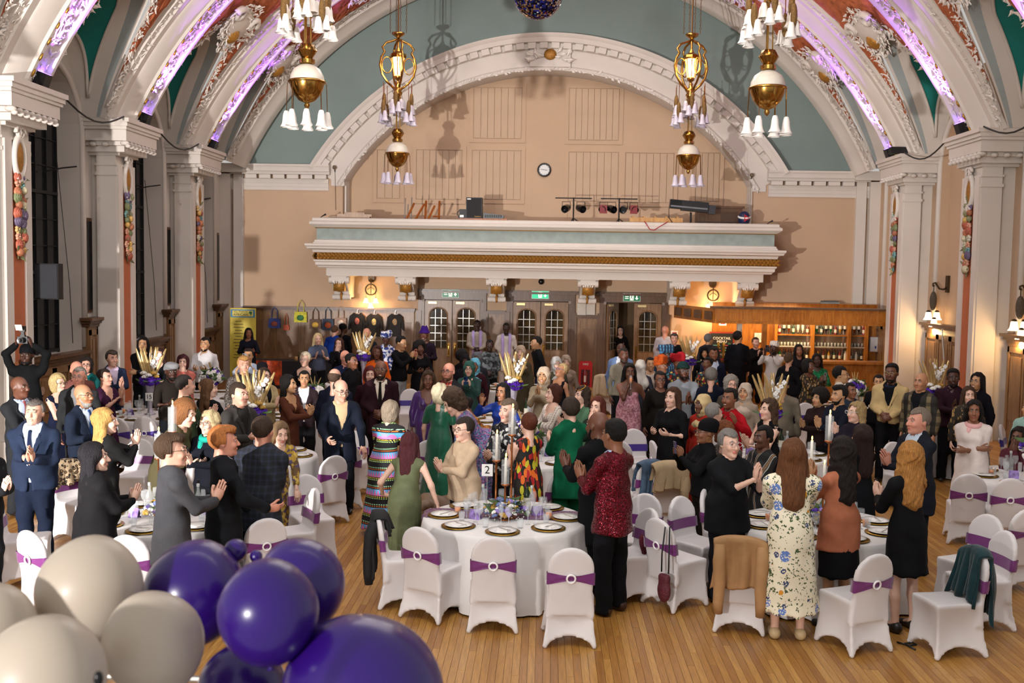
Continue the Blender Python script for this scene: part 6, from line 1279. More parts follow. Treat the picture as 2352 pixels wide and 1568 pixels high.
# ---- hair and headgear templates (head-local)
HAIRS = {}
def nz(x, y, z, f): return np.sin(f*x+1.3*np.sin(f*.7*z))*np.sin(f*y+.9)*np.sin(f*z+1.7*np.sin(f*.6*x))
def hair_sdf(st, h):
    lo, hi = (-.2, -.18, -.62), (.2, .24, .22); F = Field(lo, hi, h); x, y, z = None, None, None
    def faceopen(zt=.090, w_=.060, yb=-.035):
        F.cut(lambda x, y, z: -np.maximum(np.maximum(np.abs(x)-w_, y-yb), z-zt+.25*np.abs(x))-0.0)
    def shell(e, k=.02): F.ell((0, .022, .036), (.078+e, .096+e, .09+e), k)
    if st in ('short', 'buzz', 'crop', 'quiff', 'receding'):
        e = {'short': .016, 'buzz': .006, 'crop': .012, 'quiff': .018, 'receding': .012}[st]; shell(e)
        if st == 'quiff': F.ell((0, -.05, .105), (.062, .05, .03), .03)
        if st in ('short', 'quiff'): F.add(lambda x, y, z: .004*nz(x, y, z, 90))
        F.cut(lambda x, y, z: -np.minimum(z+.075+0*x, 9)*1.0+0*y); zl = .12 if st == 'receding' else .100
        F.cut(lambda x, y, z: np.minimum(zl-z-.02+.35*(np.abs(x)-.05)+0*y, -.012-y+0*x+0*z)); F.cut(lambda x, y, z: np.minimum(np.minimum(-.012-z, .045-y)+0*x, .3))
    elif st == 'sidebald':
        shell(.010); F.cut(lambda x, y, z: z-.045-.25*(y-.0)+0*x); F.cut(lambda x, y, z: -.005-y+0*x+0*z); F.cut(lambda x, y, z: -.08-z+0*x+0*y); F.cut(lambda x, y, z: np.minimum(-.02-z+0*x, .04-y+0*z))
    elif st in ('bob', 'bobwave'):
        shell(.022); F.ell((0, .035, -.03), (.098, .088, .125), .04); faceopen(.084, .058, -.03)
        F.cut(lambda x, y, z: -.125-.12*np.abs(y)-z+0*x); F.add(lambda x, y, z: (.006 if st == 'bobwave' else .003)*np.sin(70*x+40*y+3*np.sin(16*z)))
    elif st in ('long', 'wavy', 'longback'):
        shell(.018); F.cone((0, .05, -.02), (0, .085, -.34), .098, .085, .03, flat=((0, 1, 0), .55))
        for s in (-1, 1): F.cone((s*.075, .01, .0), (s*.10, .02, -.20), .030, .036, .03); F.cone((s*.10, .02, -.20), (s*.095, -.01, -.36), .036, .020, .03)
        faceopen(.092, .057, -.02); a = .007 if st == 'wavy' else .0035; F.add(lambda x, y, z: a*np.sin(85*x+60*y+(2.6 if st == 'wavy' else .8)*np.sin(38*z+9*x)))
    elif st in ('updo', 'pony', 'tied'):
        shell(.010); F.cut(lambda x, y, z: -.07-z+0*x+0*y); F.cut(lambda x, y, z: np.minimum(.088-z+.35*(np.abs(x)-.05)+0*y, -.015-y+0*x+0*z)); F.cut(lambda x, y, z: np.minimum(-.03-z+0*x, .04-y+0*z))
        if st == 'updo': F.ell((0, .105, .045), (.055, .05, .05), .02); F.add(lambda x, y, z: .004*nz(x, y, z, 80))
        elif st == 'pony': F.cone((0, .11, .05), (0, .15, -.05), .035, .045, .02); F.cone((0, .15, -.05), (0, .12, -.30), .045, .02, .02)
        else: F.ell((0, .10, -.03), (.04, .035, .04), .02)
    elif st in ('curly', 'afro', 'greycurl'):
        r = {'curly': .118, 'afro': .132, 'greycurl': .115}[st]; F.ell((0, .03, .05), (r, r, r), .02)
        if st != 'afro': F.ell((0, .05, -.05), (r*.95, r*.7, .08), .04)
        F.add(lambda x, y, z: .012*nz(x, y, z, 75)); faceopen(.078, .058, -.045)
    elif st == 'fade':
        shell(.005); F.ell((0, .018, .078), (.080, .096, .062), .02); F.add(lambda x, y, z: .004*nz(x, y, z, 110)); F.cut(lambda x, y, z: -.055-z+0*x+0*y); F.cut(lambda x, y, z: np.minimum(-.0-z+0*x, .03-y+0*z)); F.cut(lambda x, y, z: np.minimum(.090-z+0*x+0*y, -.03-y+0*x+0*z))
    elif st == 'hijab':
        shell(.022); F.ell((0, -.0, -.03), (.092, .10, .13), .04); F.cone((0, .03, -.10), (0, .04, -.26), .085, .17, .05, flat=((0, 1, 0), .72)); F.ell((0, -.05, -.27), (.12, .08, .07), .05)
        F.cut(lambda x, y, z: -((x/.060)**2+((z+.02)/.088)**2-1+np.where(y > -.03, 99, 0))*.05); F.add(lambda x, y, z: .005*np.sin(60*z+25*x+2*np.sin(30*x)))
    elif st in ('cap', 'flatcap', 'beanie', 'kufi'):
        shell(.016 if st != 'kufi' else .01); F.cut(lambda x, y, z: (.045 if st != 'beanie' else .035)-z-.18*(y+.1)+0*x)
        if st == 'cap': F.ell((0, -.13, .062), (.072, .07, .010), .012)
        if st == 'flatcap': F.ell((0, -.04, .09), (.1, .12, .05), .03); F.ell((0, -.125, .06), (.07, .04, .010), .012)
        if st == 'beanie': F.ell((0, .04, .09), (.09, .11, .07), .03)
        if st == 'kufi': F.cone((0, .01, .07), (0, .01, .12), .088, .080, .01); F.cut(lambda x, y, z: z-.135+0*x+0*y)
    elif st == 'hat':
        shell(.014); F.cut(lambda x, y, z: .045-z+0*x+0*y); F.cone((0, .01, .07), (0, .01, .13), .088, .072, .02); F.ell((0, .01, .055), (.15, .165, .010), .01); F.ell((0, .0, .19), (.02, .06, .03), .02, neg=True)
    elif st in ('turban', 'gele'):
        shell(.02); F.cut(lambda x, y, z: .04-z+0*x-.15*(y+.1))
        for k in range(4): a = .5*k; F.cone((-.09, -.05, .07+.025*k), (.09, -.05, .06+.03*k), .03, .03, .01); F.cone((-.09, .06, .08+.02*k), (.09, .06, .08+.02*k), .035, .035, .02)
        if st == 'gele': F.ell((.06, .02, .15), (.08, .07, .06), .02)
        F.add(lambda x, y, z: .006*np.sin(90*z+40*x))
    elif st == 'beard':
        F.ell((0, -.050, -.088), (.050, .054, .042), .01); F.cone((-.062, -.01, -.03), (-.045, -.05, -.085), .012, .016, .015); F.cone((.062, -.01, -.03), (.045, -.05, -.085), .012, .016, .015); F.ell((0, -.10, -.047), (.028, .012, .007), .006)
        F.cut(lambda x, y, z: -((x/.021)**2+((z+.063)/.009)**2-1+np.where(y > -.06, 99, 0))*.02); F.cut(lambda x, y, z: -np.maximum(np.maximum(np.abs(x)-.035, -.052-z), z-.02)+0*y)
    P, Q = F.surf(); return P, Q
def hair_mat(c, sheen=0):
    k = ('hair', c)
    if k not in MATS:
        t = NT('hair'); v = t.coord('Object', (1, 1, .12)); f = t.noise(v, 130, 3, .6); b = lin(c); t.p(Base_Color=t.ramp(f, [(.3, tuple(q*.55 for q in b)), (.7, tuple(min(1, q*1.25) for q in b))]), Roughness=.6); t.b.inputs['Specular IOR Level'].default_value = .25; t.bump(f, .8, .02); MATS[k] = t.m
    return MATS[k]
def hair_me(st, c, lod):
    k = (st, c, lod)
    if k not in HAIRS:
        g = (st, lod)
        if g not in HAIRS: HAIRS[g] = hair_sdf(st, (.0098, .0145, .020)[lod])
        P, Q = HAIRS[g]; cloth = st in ('hijab', 'cap', 'flatcap', 'beanie', 'kufi', 'hat', 'turban', 'gele'); HAIRS[k] = np_mesh(st, P, Q, gmat(c) if cloth else hair_mat(c))
    return HAIRS[k]
HNAME = {'hijab': 'hijab', 'cap': 'cap', 'flatcap': 'flat_cap', 'beanie': 'beanie', 'kufi': 'kufi_cap', 'hat': 'hat', 'turban': 'turban', 'gele': 'headwrap', 'beard': 'beard'}
def glasses_me(c):
    k = ('glasses', c)
    if k not in MATS:
        b = MB()
        for s in (-1, 1): b.torus((s*.033, -.116, .010), .023, .0024, 14, 4, RX(PI/2), 1.1, .85); b.tube([(s*.058, -.112, .014), (s*.078, -.04, .014), (s*.080, .015, .006)], .002, 4)
        b.tube([(-.01, -.118, .014), (.01, -.118, .014)], .002, 4); MATS[k] = b.mesh('glasses', mat(c, .3), True)
    return MATS[k]
SKINS = {'p': '#d8a58e', 'f': '#e3b8a2', 'r': '#cf8f78', 't': '#b98462', 'o': '#c6966e', 'b': '#6a4230', 'd': '#472a1e', 'm': '#8a5a40', 'x': '#35211a'}
# pose: (left target, right target, left dir, right dir, left palm normal, right palm normal, curl)
def V3(*a): return np.array(a, float)
POSES = {
 'clap': (V3(-.022, -.38, 1.22), V3(.022, -.38, 1.22), V3(0, -.45, .9), V3(0, -.5, .85), V3(1, 0, 0), V3(-1, 0, 0), .2),
 'clapup': (V3(-.022, -.34, 1.40), V3(.022, -.34, 1.40), V3(.0, -.2, .98), V3(0, -.25, .97), V3(1, 0, 0), V3(-1, 0, 0), .2),
 'clapopen': (V3(-.09, -.37, 1.26), V3(.09, -.36, 1.30), V3(.1, -.5, .85), V3(-.1, -.5, .85), V3(1, 0, .0), V3(-1, 0, 0), .3),
 'claplow': (V3(-.02, -.38, 1.10), V3(.02, -.38, 1.12), V3(0, -.8, .55), V3(0, -.8, .6), V3(1, 0, .2), V3(-1, 0, .2), .35),
 'down': (V3(-.255, -.04, .80), V3(.255, -.04, .80), V3(0, -.15, -1), V3(0, -.15, -1), V3(1, 0, 0), V3(-1, 0, 0), .6),
 'clasp': (V3(-.035, -.24, 1.02), V3(.035, -.25, 1.0), V3(.7, -.4, -.4), V3(-.7, -.4, -.4), V3(.2, .9, 0), V3(-.2, .9, 0), .7),
 'phone': (V3(-.06, -.36, 1.40), V3(.07, -.36, 1.40), V3(.1, -.2, .97), V3(-.1, -.2, .97), V3(1, 0, 0), V3(-1, 0, 0), 1.0),
 'phoneup': (V3(-.06, -.33, 1.58), V3(.06, -.33, 1.58), V3(.1, -.2, .97), V3(-.1, -.2, .97), V3(1, 0, 0), V3(-1, 0, 0), 1.0),
 'photo': (V3(-.09, -.12, 1.84), V3(.09, -.12, 1.84), V3(.3, -.2, .9), V3(-.3, -.2, .9), V3(1, 0, 0), V3(-1, 0, 0), 1.0),
 'mouth': (V3(-.02, -.175, 1.50), V3(.02, -.175, 1.50), V3(.1, .1, .98), V3(-.1, .1, .98), V3(.6, .8, 0), V3(-.6, .8, 0), .3),
 'onemouth': (V3(-.02, -.18, 1.50), V3(.25, -.06, .82), V3(.2, .1, .97), V3(0, -.15, -1), V3(.6, .8, 0), V3(-1, 0, 0), .8),
 'drink': (V3(-.02, -.20, 1.49), V3(.25, -.12, .90), V3(.3, -.1, .9), V3(.1, -.4, -.9), V3(.6, .8, 0), V3(-1, 0, 0), .9),
 'fold': (V3(.13, -.19, 1.16), V3(-.13, -.21, 1.12), V3(.95, -.1, .1), V3(-.95, -.1, -.1), V3(0, 1, 0), V3(0, 1, 0), .4),
 'reachR': (V3(.30, -.42, .92), V3(-.25, -.06, .82), V3(.3, -.6, -.7), V3(0, -.2, -1), V3(-.2, .3, -.9), V3(1, 0, 0), .5),
 'reach': (V3(-.16, -.52, .92), V3(.17, -.50, .95), V3(0, -.7, -.7), V3(0, -.7, -.7), V3(0, .3, -.9), V3(0, .3, -.9), .5),
 'serve': (V3(-.20, -.40, 1.02), V3(.26, -.30, .88), V3(.2, -.9, -.1), V3(.2, -.5, -.8), V3(.9, 0, .4), V3(-.3, .2, -.9), .4),
 'wave': (V3(-.26, -.20, 1.52), V3(.22, -.15, .95), V3(.1, -.1, .99), V3(0, -.3, -.95), V3(.3, -.9, 0), V3(-1, 0, 0), .3),
 'busy': (V3(-.40, -.12, .88), V3(.32, -.26, 1.04), V3(-.2, -.4, -.9), V3(-.4, -.8, .1), V3(1, 0, 0), V3(-.5, 0, .8), .6),
 'hold': (V3(-.10, -.32, 1.16), V3(.10, -.32, 1.16), V3(.5, -.8, .2), V3(-.5, -.8, .2), V3(.6, .2, .7), V3(-.6, .2, .7), .8)}
def ik(S, Tg, la, lf, pole):
    d = Tg-S; L = np.linalg.norm(d); L2 = min(L, (la+lf)*.985); d = d/max(L, 1e-6); Tg = S+d*L2; a = (la*la-lf*lf+L2*L2)/(2*L2); h = math.sqrt(max(0, la*la-a*a)); pl = pole-d*(pole@d); pl /= max(np.linalg.norm(pl), 1e-6); return S+d*a+pl*h, Tg
TAKEN = [(c.location.x, c.location.y, .36) for c in CHAIRS.values()]
def person(u, v, H, face, pose, outfit, skin, hair, label, fem=0, b=1.0, lean=0.0, hy=0.0, hp=0.0, glasses=None, beard=None, smile=0, sit=0, acc=None, adj=None, mir=0, brow=None, fix=0):
    L0, R0, Ld, Rd, Ln, Rn, curl = POSES[pose]
    if mir:
        f_ = V3(-1, 1, 1); L0, R0, Ld, Rd, Ln, Rn = R0*f_, L0*f_, Rd*f_, Ld*f_, Rn*f_, Ln*f_
    if adj is not None: L0, R0 = L0+V3(*adj), R0+V3(*adj)
    zp = .50 if sit else .93
    dz = zp-.93; ca, sa = math.cos(lean), math.sin(lean)
    def tl(p):  # torso-local -> person
        y, z = p[1], p[2]-.93; return V3(p[0], y*ca-z*sa, y*sa+z*ca+zp)
    def td(p): return V3(p[0], p[1]*ca-p[2]*sa, p[1]*sa+p[2]*ca)
    neck = tl(V3(0, .01, 1.46)); hl = lean*.55+math.radians(hp); hc = neck+V3(0, -math.sin(hl)*.17-.012, math.cos(hl)*.17)
    Hm = Matrix.Translation(hc) @ RZ(math.radians(hy)) @ RX(hl) @ Matrix.Scale(1.13, 4)
    top = np.array(Hm @ Vector((0, .01, .122))); fa = math.radians(face); best = None
    for dh in (0,) if fix else (0, .02, -.02, .04, -.04, .06, -.06, .08, -.08, .10, -.10, .12, -.12, .14, -.14):  # stand clear of tables, chairs and neighbours
        k = (H+dh)/(1.0 if sit else 1.75); p = atz(u, v, top[2]*k); o_ = Matrix.Rotation(fa, 3, 'Z') @ Vector((top[0]*k, top[1]*k, 0)); loc = (p.x-o_.x, p.y-o_.y, 0)
        bad = sum(max(0, 1.0-math.hypot(loc[0]-a, loc[1]-c)) for a, c in TABLES.values())+sum(max(0, r_-math.hypot(loc[0]-a, loc[1]-c)) for a, c, r_ in TAKEN)+abs(dh)*.15+max(0, abs(loc[0])-8.75)*2
        if best is None or bad < best[0]: best = (bad, k, loc)
    _, k, loc = best; TAKEN.append((loc[0], loc[1], .40)); lod = 0 if loc[1] < 13.2 else 1 if loc[1] < 19 else 2
    O = thing('person', label, 'person', loc, fa); O.scale = (k, k, k)
    vb, vg = (.0245, .036, .045)[lod], (.0185, .030, .043)[lod]; vt = vg*(1.0, 1.25, 1.3)[lod]
    sh = .168 if fem else .192; sh *= (.6+.4*b); hipw = .092
    S_ = {-1: tl(V3(-sh, .0, 1.385)), 1: tl(V3(sh, .0, 1.385))}; arm = {}
    for s, tg, dr, nr in ((-1, L0, Ld, Ln), (1, R0, Rd, Rn)):
        dr = td(dr/np.linalg.norm(dr)); tg = tl(tg); wr = tg-dr*.055; el, wr = ik(S_[s], wr, .285, .25, td(V3(s*.55, .35, -.8))); arm[s] = (S_[s], el, wr, dr, td(nr))
    if sit: legs = {s: (V3(s*hipw, .0, .52), V3(s*.13, -.42, .50), V3(s*.13, -.40, .09)) for s in (-1, 1)}
    else: legs = {s: (V3(s*hipw, 0, .92), V3(s*.105, -.015, .50), V3(s*.11, .015, .085)) for s in (-1, 1)}
    allp = [hc]+[q for a in arm.values() for q in a[:3]]+[q for a in legs.values() for q in a]+[neck, V3(0, 0, zp)]
    lo = np.min(allp, 0)-.30; hi = np.max(allp, 0)+.30; lo[2] = 0 if not sit else 0
    typ = outfit[0]; main = outfit[1]
    dp = .60+.06*(b-1); yx = (0, 1, 0)
    def torso(F, e, zlo=.98, ya=True):
        w_ = (.142 if fem else .152)*b; ww = (.118 if fem else .142)*b
        ax = td(V3(0, 1, 0)); F.cone(tl(V3(0, .005, 1.16)), tl(V3(0, .0, 1.34)), ww+e, w_+e, .05, flat=(ax, .66)); F.cone(tl(V3(0, .0, 1.0)), tl(V3(0, .005, 1.16)), (.145*b)+e, ww+e, .05, flat=(ax, .72))
        [F.cone(tl(V3(s*.03, .012, 1.435)), tl(V3(s*sh*.93, .005, 1.388)), .056+e*.6, .050+e*.6, .045) for s in (-1, 1)]
        F.cone(tl(V3(-.03, .012, 1.45)), tl(V3(.03, .012, 1.45)), .046+e, .046+e, .04)
        if fem:
            for s in (-1, 1): F.ell(tl(V3(s*.066, -.075*b, 1.265)), (.066+e*.6,)*3, .05)
        if b > 1.12: F.ell(tl(V3(0, -.05*b, 1.08)), (.13*b+e, .10*b+e, .14+e), .06)
        F.cone(V3(0, .01, zp+.02), tl(V3(0, .0, 1.02)), .150*b+e, .146*b+e, .05, flat=(yx, .74))
    def armf(F, s, e, frac=1.0, r=(.052, .041, .029), k_=.03):
        a, el, wr = arm[s][:3]; bb = .85+.15*b; n1 = min(1, frac*2); F.cone(a, a+(el-a)*n1, r[0]*bb+e, (r[0]+(r[1]-r[0])*n1)*bb+e, k_)
        if frac > .5: n2 = (frac-.5)*2; F.cone(el, el+(wr-el)*n2, r[1]*bb+e, (r[1]+(r[2]-r[1])*n2)*bb+e, k_)
    # ---- body (skin): head, neck, torso, arms, hands, bare legs in one mesh
    bare = typ in ('dress',) or (len(outfit) > 3 and isinstance(outfit[3], str) and outfit[3].startswith('s'))
    F = Field(lo, hi, vb); torso(F, 0); F.cone(tl(V3(0, .01, 1.44)), hc+V3(0, .02, -.1), .052, .050, .03)
    for s in (-1, 1):
        armf(F, s, 0, r=(.047, .038, .026))
        if bare: a, kn, an = legs[s]; F.cone(a, kn, .082*b, .055, .03); F.cone(kn, kn+(an-kn)*.4, .05, .052, .02); F.cone(kn+(an-kn)*.4, an, .052, .034, .02); F.cone(an, an+V3(0, -.12, -.05), .036, .028, .02)
    P, Q = F.surf(); sk = lin(SKINS[skin]); Vs, Qs, Cs = [P], [Q], [np.tile(np.array(sk), (len(P), 1))]; n_ = len(P)
    hcol = lin(hair[1]) if hair and hair[0] not in HNAME else lin(brow or '#2a1c14'); dark = skin in 'bdmx'
    def addg(Vv, Qq, C):
        nonlocal n_
        Vs.append(Vv); Qs.append(Qq+n_); Cs.append(np.tile(np.array(C), (len(Vv), 1)) if np.ndim(C) == 1 else C); n_ += len(Vv)
    Hn = np.array(Hm); hp_, hq = head_t(fem, lod); lip = tuple(np.array(sk)*([.92, .68, .66] if not fem else [.88, .48, .50])); addg(hp_ @ Hn[:3, :3].T+Hn[:3, 3], hq, face_cols(hp_, sk, tuple(np.array(hcol)*.7), lip, fem))
    for s in (-1, 1):
        for (c, r, col, nn) in (((s*.032, -.0840, .013), (.0125, .0115, .0095), (.50, .46, .43), 8), ((s*.032, -.0905, .0128), (.0062, .0058, .0062), (.025, .016, .012), 6), ((s*.032, -.0835, .0185), (.0140, .0128, .0075), tuple(np.array(sk)*.82), 8)):
            ev, eq = uvsphere(c, r, nn if lod == 0 else 5, 5 if lod == 0 else 4); addg(ev @ Hn[:3, :3].T+Hn[:3, 3], eq, col)
    if smile: tv, tq = uvsphere((0, -.1005, -.0615), (.019, .0085, .0055), 10, 5); addg(tv @ Hn[:3, :3].T+Hn[:3, 3], tq, (.86, .84, .8))
    gh = 1.12 if not fem else 1.02; hv, hq = hand_t(curl, lod)
    for s in (-1, 1):
        a, el, wr, dr, nr = arm[s]; Z = dr; N = nr-Z*(nr@Z); N /= max(np.linalg.norm(N), 1e-6); Y = -N; X = np.cross(Y, Z); want = td(V3(-s*.3, .5, .8)) if abs(dr[2]) < .8 or dr[2] > 0 else V3(0, -1, 0)
        if X@want < 0: X = -X
        addg((hv*gh) @ np.stack([X, Y, Z])+wr, hq, sk)
    obj('body', np_mesh('body', np.concatenate(Vs), np.concatenate(Qs), SKIN, colors=np.concatenate(Cs)), O)
    # ---- garments
    def lc(F):
        x, y, z = F.all(); y2 = y; z2 = z-zp; return x, y2*ca+z2*sa, -y2*sa+z2*ca+.93
    rs = random.Random(label); ph = [rs.uniform(0, 6) for _ in range(5)]
    def wrinkle(F, a=.0065): F.add(lambda x, y, z: a*(np.sin(19*x+11*z+ph[0]+2*np.sin(9*y+ph[1]))+.7*np.sin(31*z-14*x+ph[2]+1.5*np.sin(13*x))))
    def emit(F, name, m_):
        P, Q = F.surf()
        if len(P): return obj(name, np_mesh(name, P, Q, m_), O)
    def neckcut(F, r, zc=1.43): x, y, z = lc(F); F.d = np.maximum(F.d, -np.maximum(np.sqrt(x*x+(y+.01)**2)-r, zc-z+1.1*np.maximum(y+.01, 0))).astype(np.float32)
    def vcut(F, z0, wd, y0=0.0): x, y, z = lc(F); F.d = np.maximum(F.d, -np.maximum(np.maximum(np.abs(x)-(z-z0)*wd, y-y0), z0-z)).astype(np.float32)
    def trousers(c, e=.016, zcut=9):
        G = Field((lo[0], lo[1], 0), (hi[0], hi[1], zp+.16), vt); G.cone(V3(0, .01, zp-.02), V3(0, 0, zp+.08), .148*b+e, .140*b+e, .05, flat=(yx, .74))
        for s in (-1, 1): a, kn, an = legs[s]; G.cone(a, kn, .092*b+e, .068+e, .05); G.cone(kn, an+V3(0, 0, -.03), .068+e, .058+e, .03)
        G.cut(lambda x, y, z: .028-z+0*x+0*y); G.cut(lambda x, y, z: z-zcut+0*x+0*y); wrinkle(G, .005); emit(G, 'trousers', gmat(c))
    def skirt(c, zcut, hem, r1, e=.02, pleat=0, name='skirt', G=None):
        own = G is None
        if own: G = Field((lo[0]-.12, lo[1]-.12, 0), (hi[0]+.12, hi[1]+.12, zp+.2), vg)
        G.cone(V3(0, .01, zp-.05), V3(0, .005, zp+.10), .158*b+e, .138*b+e, .04, flat=(yx, .78)); G.cone(V3(0, .01, hem), V3(0, .01, zp-.02), r1, .16*b+e, .05, flat=(yx, .86)); G.cut(lambda x, y, z: hem-z+0*x+0*y)
        G.add(lambda x, y, z: np.clip((zp-z)*1.2, 0, 1)*((.010 if pleat == 0 else .016)*np.sin((9 if pleat == 0 else 26)*np.arctan2(y, x)+ph[3])))
        if own: G.cut(lambda x, y, z: z-zcut+0*x+0*y); wrinkle(G, .004); emit(G, name, gmat(c))
        return G
    shoe_c = '#17120f'
    if typ == 'suit':  # (suit, jacket, shirt, tie, trousers[, hem])
        _, jc, sc_, tie, tc = outfit[:5]; hem = outfit[5] if len(outfit) > 5 else .80; J = Field((lo[0], lo[1], .4), hi, vg); torso(J, .030); [armf(J, s, .017, .97) for s in (-1, 1)]
        J.cone(V3(0, .005, zp-.13+(.93-zp)*.9), V3(0, .005, zp+.06), .172*b+.022, .158*b+.022, .05, flat=(yx, .76))
        if hem < .75 and not sit: J.cone(V3(0, .005, hem), V3(0, .005, zp), .19*b+.025, .165*b+.022, .05, flat=(yx, .80))
        neckcut(J, .075); vcut(J, 1.10, .24, -.01); J.cut(lambda x, y, z: (hem if not sit else .46)-z+0*x+0*y); wrinkle(J); J.cut(lambda x, y, z: -np.maximum(np.maximum(np.abs(x)-.006-.10*np.maximum(1.0-z, 0), y+.02), z-(zp+.02))+0*x) if not sit else None
        emit(J, 'jacket', gmat(jc)); G = Field((lo[0], lo[1], .9), (hi[0], hi[1], hi[2]), vg*1.1); torso(G, .014); neckcut(G, .058, 1.45); wrinkle(G, .002); emit(G, 'shirt', gmat(sc_))
        cm = MB().torus((0, 0, 0), .060, .013, 16, 6, None, 1, .95); M_ = Matrix.Translation(tl(V3(0, .0, 1.475))) @ RX(lean+.25); cb = cm.build('collar', gmat(sc_), O, True); cb.matrix_local = M_
        def fy(fx, fz, Fd):
            q = tl(V3(fx, 0, fz)); i = int(round((q[0]-Fd.lo[0])/Fd.h)); kz = int(round((q[2]-Fd.lo[2])/Fd.h)); i = min(max(i, 0), Fd.n[0]-1); kz = min(max(kz, 0), Fd.n[2]-1); col = Fd.d[i, :, kz]; w2 = np.where(col < 0)[0]
            if not len(w2): return -.1
            j = w2[0]; t_ = col[j-1]/(col[j-1]-col[j]) if j > 0 else 0; return Fd.ax[1][j-1]+t_*Fd.h
        def on(fx, fz, off, Fd): q = tl(V3(fx, 0, fz)); return V3(q[0], fy(fx, fz, Fd)-off, q[2])
        if tie:
            zs_ = [1.445, 1.40, 1.34, 1.26, 1.18, 1.11]; ws = [.016, .017, .021, .026, .031, .032]; tb = MB(); vs = []
            for zq, w_ in zip(zs_, ws):
                for sx in (-1, 0, 1): q = on(0, zq, .012, G); vs.append(q+V3(sx*w_, 0 if sx else -.006, 0))
            tb.add(vs, [(i*3+j, i*3+j+1, (i+1)*3+j+1, (i+1)*3+j) for i in range(5) for j in range(2)]); tb.sphere(on(0, 1.45, .008, G), (.02, .016, .018), 8, 6); tb.build('tie', gmat(tie), O, True)
        if lod < 2:
            for s in (-1, 1):
                vs = [tl(V3(s*.062, -.03, 1.465))]+[on(s*x_, z_, .006, J) for x_, z_ in ((.105, 1.41), (.118, 1.33), (.098, 1.31), (.012, 1.10), (.004, 1.105), (.052, 1.30), (.072, 1.39))]
                lb_ = MB().add(vs, [(0, 1, 7), (1, 2, 3, 7), (7, 3, 6), (3, 4, 5, 6)]).build('lapel', gmat(jc), O); md = lb_.modifiers.new('s', 'SOLIDIFY'); md.thickness = .012; md.offset = 0
        trousers(tc, zcut=9 if sit else .92)
    elif typ == 'top':  # (top, colour, sleeve, lower[, hem[, neck]])
        _, c, sl, low = outfit[:4]; hem = outfit[4] if len(outfit) > 4 else .86; nk = outfit[5] if len(outfit) > 5 else .062
        if sit: hem = .48
        G = Field((lo[0], lo[1], .3), hi, vg); torso(G, .020); loose = outfit[6] if len(outfit) > 6 else .014
        if sl > 0: [armf(G, s, loose, sl) for s in (-1, 1)]
        if hem < .95 and not sit: G.cone(V3(0, .005, hem-.03), V3(0, .005, zp+.06), .176*b+.036, .160*b+.032, .05, flat=(yx, .78))
        neckcut(G, nk, 1.43 if nk < .09 else 1.36); G.cut(lambda x, y, z: hem-z+0*x+0*y); wrinkle(G); emit(G, 'top', gmat(c))
        if low.startswith('s'): q = low[1:].split(':'); skirt(q[0], hem+.05, float(q[1]), .2 if len(q) < 3 else float(q[2]))
        else: trousers(low, zcut=9 if sit else hem+.05)
    elif typ == 'dress':  # (dress, colour, sleeve, hem[, flare[, neck[, pleat]]])
        _, c, sl, hem = outfit[:4]; fl = outfit[4] if len(outfit) > 4 else .25; nk = outfit[5] if len(outfit) > 5 else .075; G = Field((lo[0]-.15, lo[1]-.15, 0), hi, vg); torso(G, .016)
        if sl > 0: [armf(G, s, outfit[7] if len(outfit) > 7 else .013, sl) for s in (-1, 1)]
        if sit: 
            for s in (-1, 1): a, kn, an = legs[s]; G.cone(a, kn, .11, .09, .06); G.cone(kn, an+V3(0, 0, .05), .09, .12, .05)
        else: skirt(c, 0, hem, fl, G=G, pleat=outfit[6] if len(outfit) > 6 else 0)
        if sl < 0:  # strapless
            x, y, z = lc(G); G.d = np.maximum(G.d, z-1.32+.15*np.abs(x)).astype(np.float32)
        else: neckcut(G, nk, 1.43 if nk < .09 else 1.35); 
        if nk >= .1: vcut(G, 1.22, .45, -.02)
        wrinkle(G, .004); emit(G, 'dress', gmat(c))
    if lod < 2 or typ == 'dress':
        for s in (-1, 1):
            a, kn, an = legs[s]; G = Field(an-V3(.09, .24, .1), an+V3(.09, .1, .09), .02 if lod == 0 else .032); G.cone(V3(an[0], an[1]+.03, .045), V3(an[0]*1.1, an[1]-.15, .030), .046, .036, .03); G.ell((an[0], an[1]+.02, .06), (.045, .05, .05), .03); G.cut(lambda x, y, z: .002-z+0*x+0*y); P, Q = G.surf()
            if len(P): obj('shoe', np_mesh('shoe', P, Q, mat((acc or {}).get('shoe', shoe_c), .4, var=.1)), O)
    if hair: obj(HNAME.get(hair[0], 'hair'), hair_me(hair[0], hair[1], lod), O, Hm)
    if hair and len(hair) > 2: obj('hair', hair_me(hair[2], hair[3], lod), O, Hm)
    if beard: obj('beard', hair_me('beard', beard, lod), O, Hm)
    if glasses: obj('glasses', glasses_me(glasses), O, Hm)
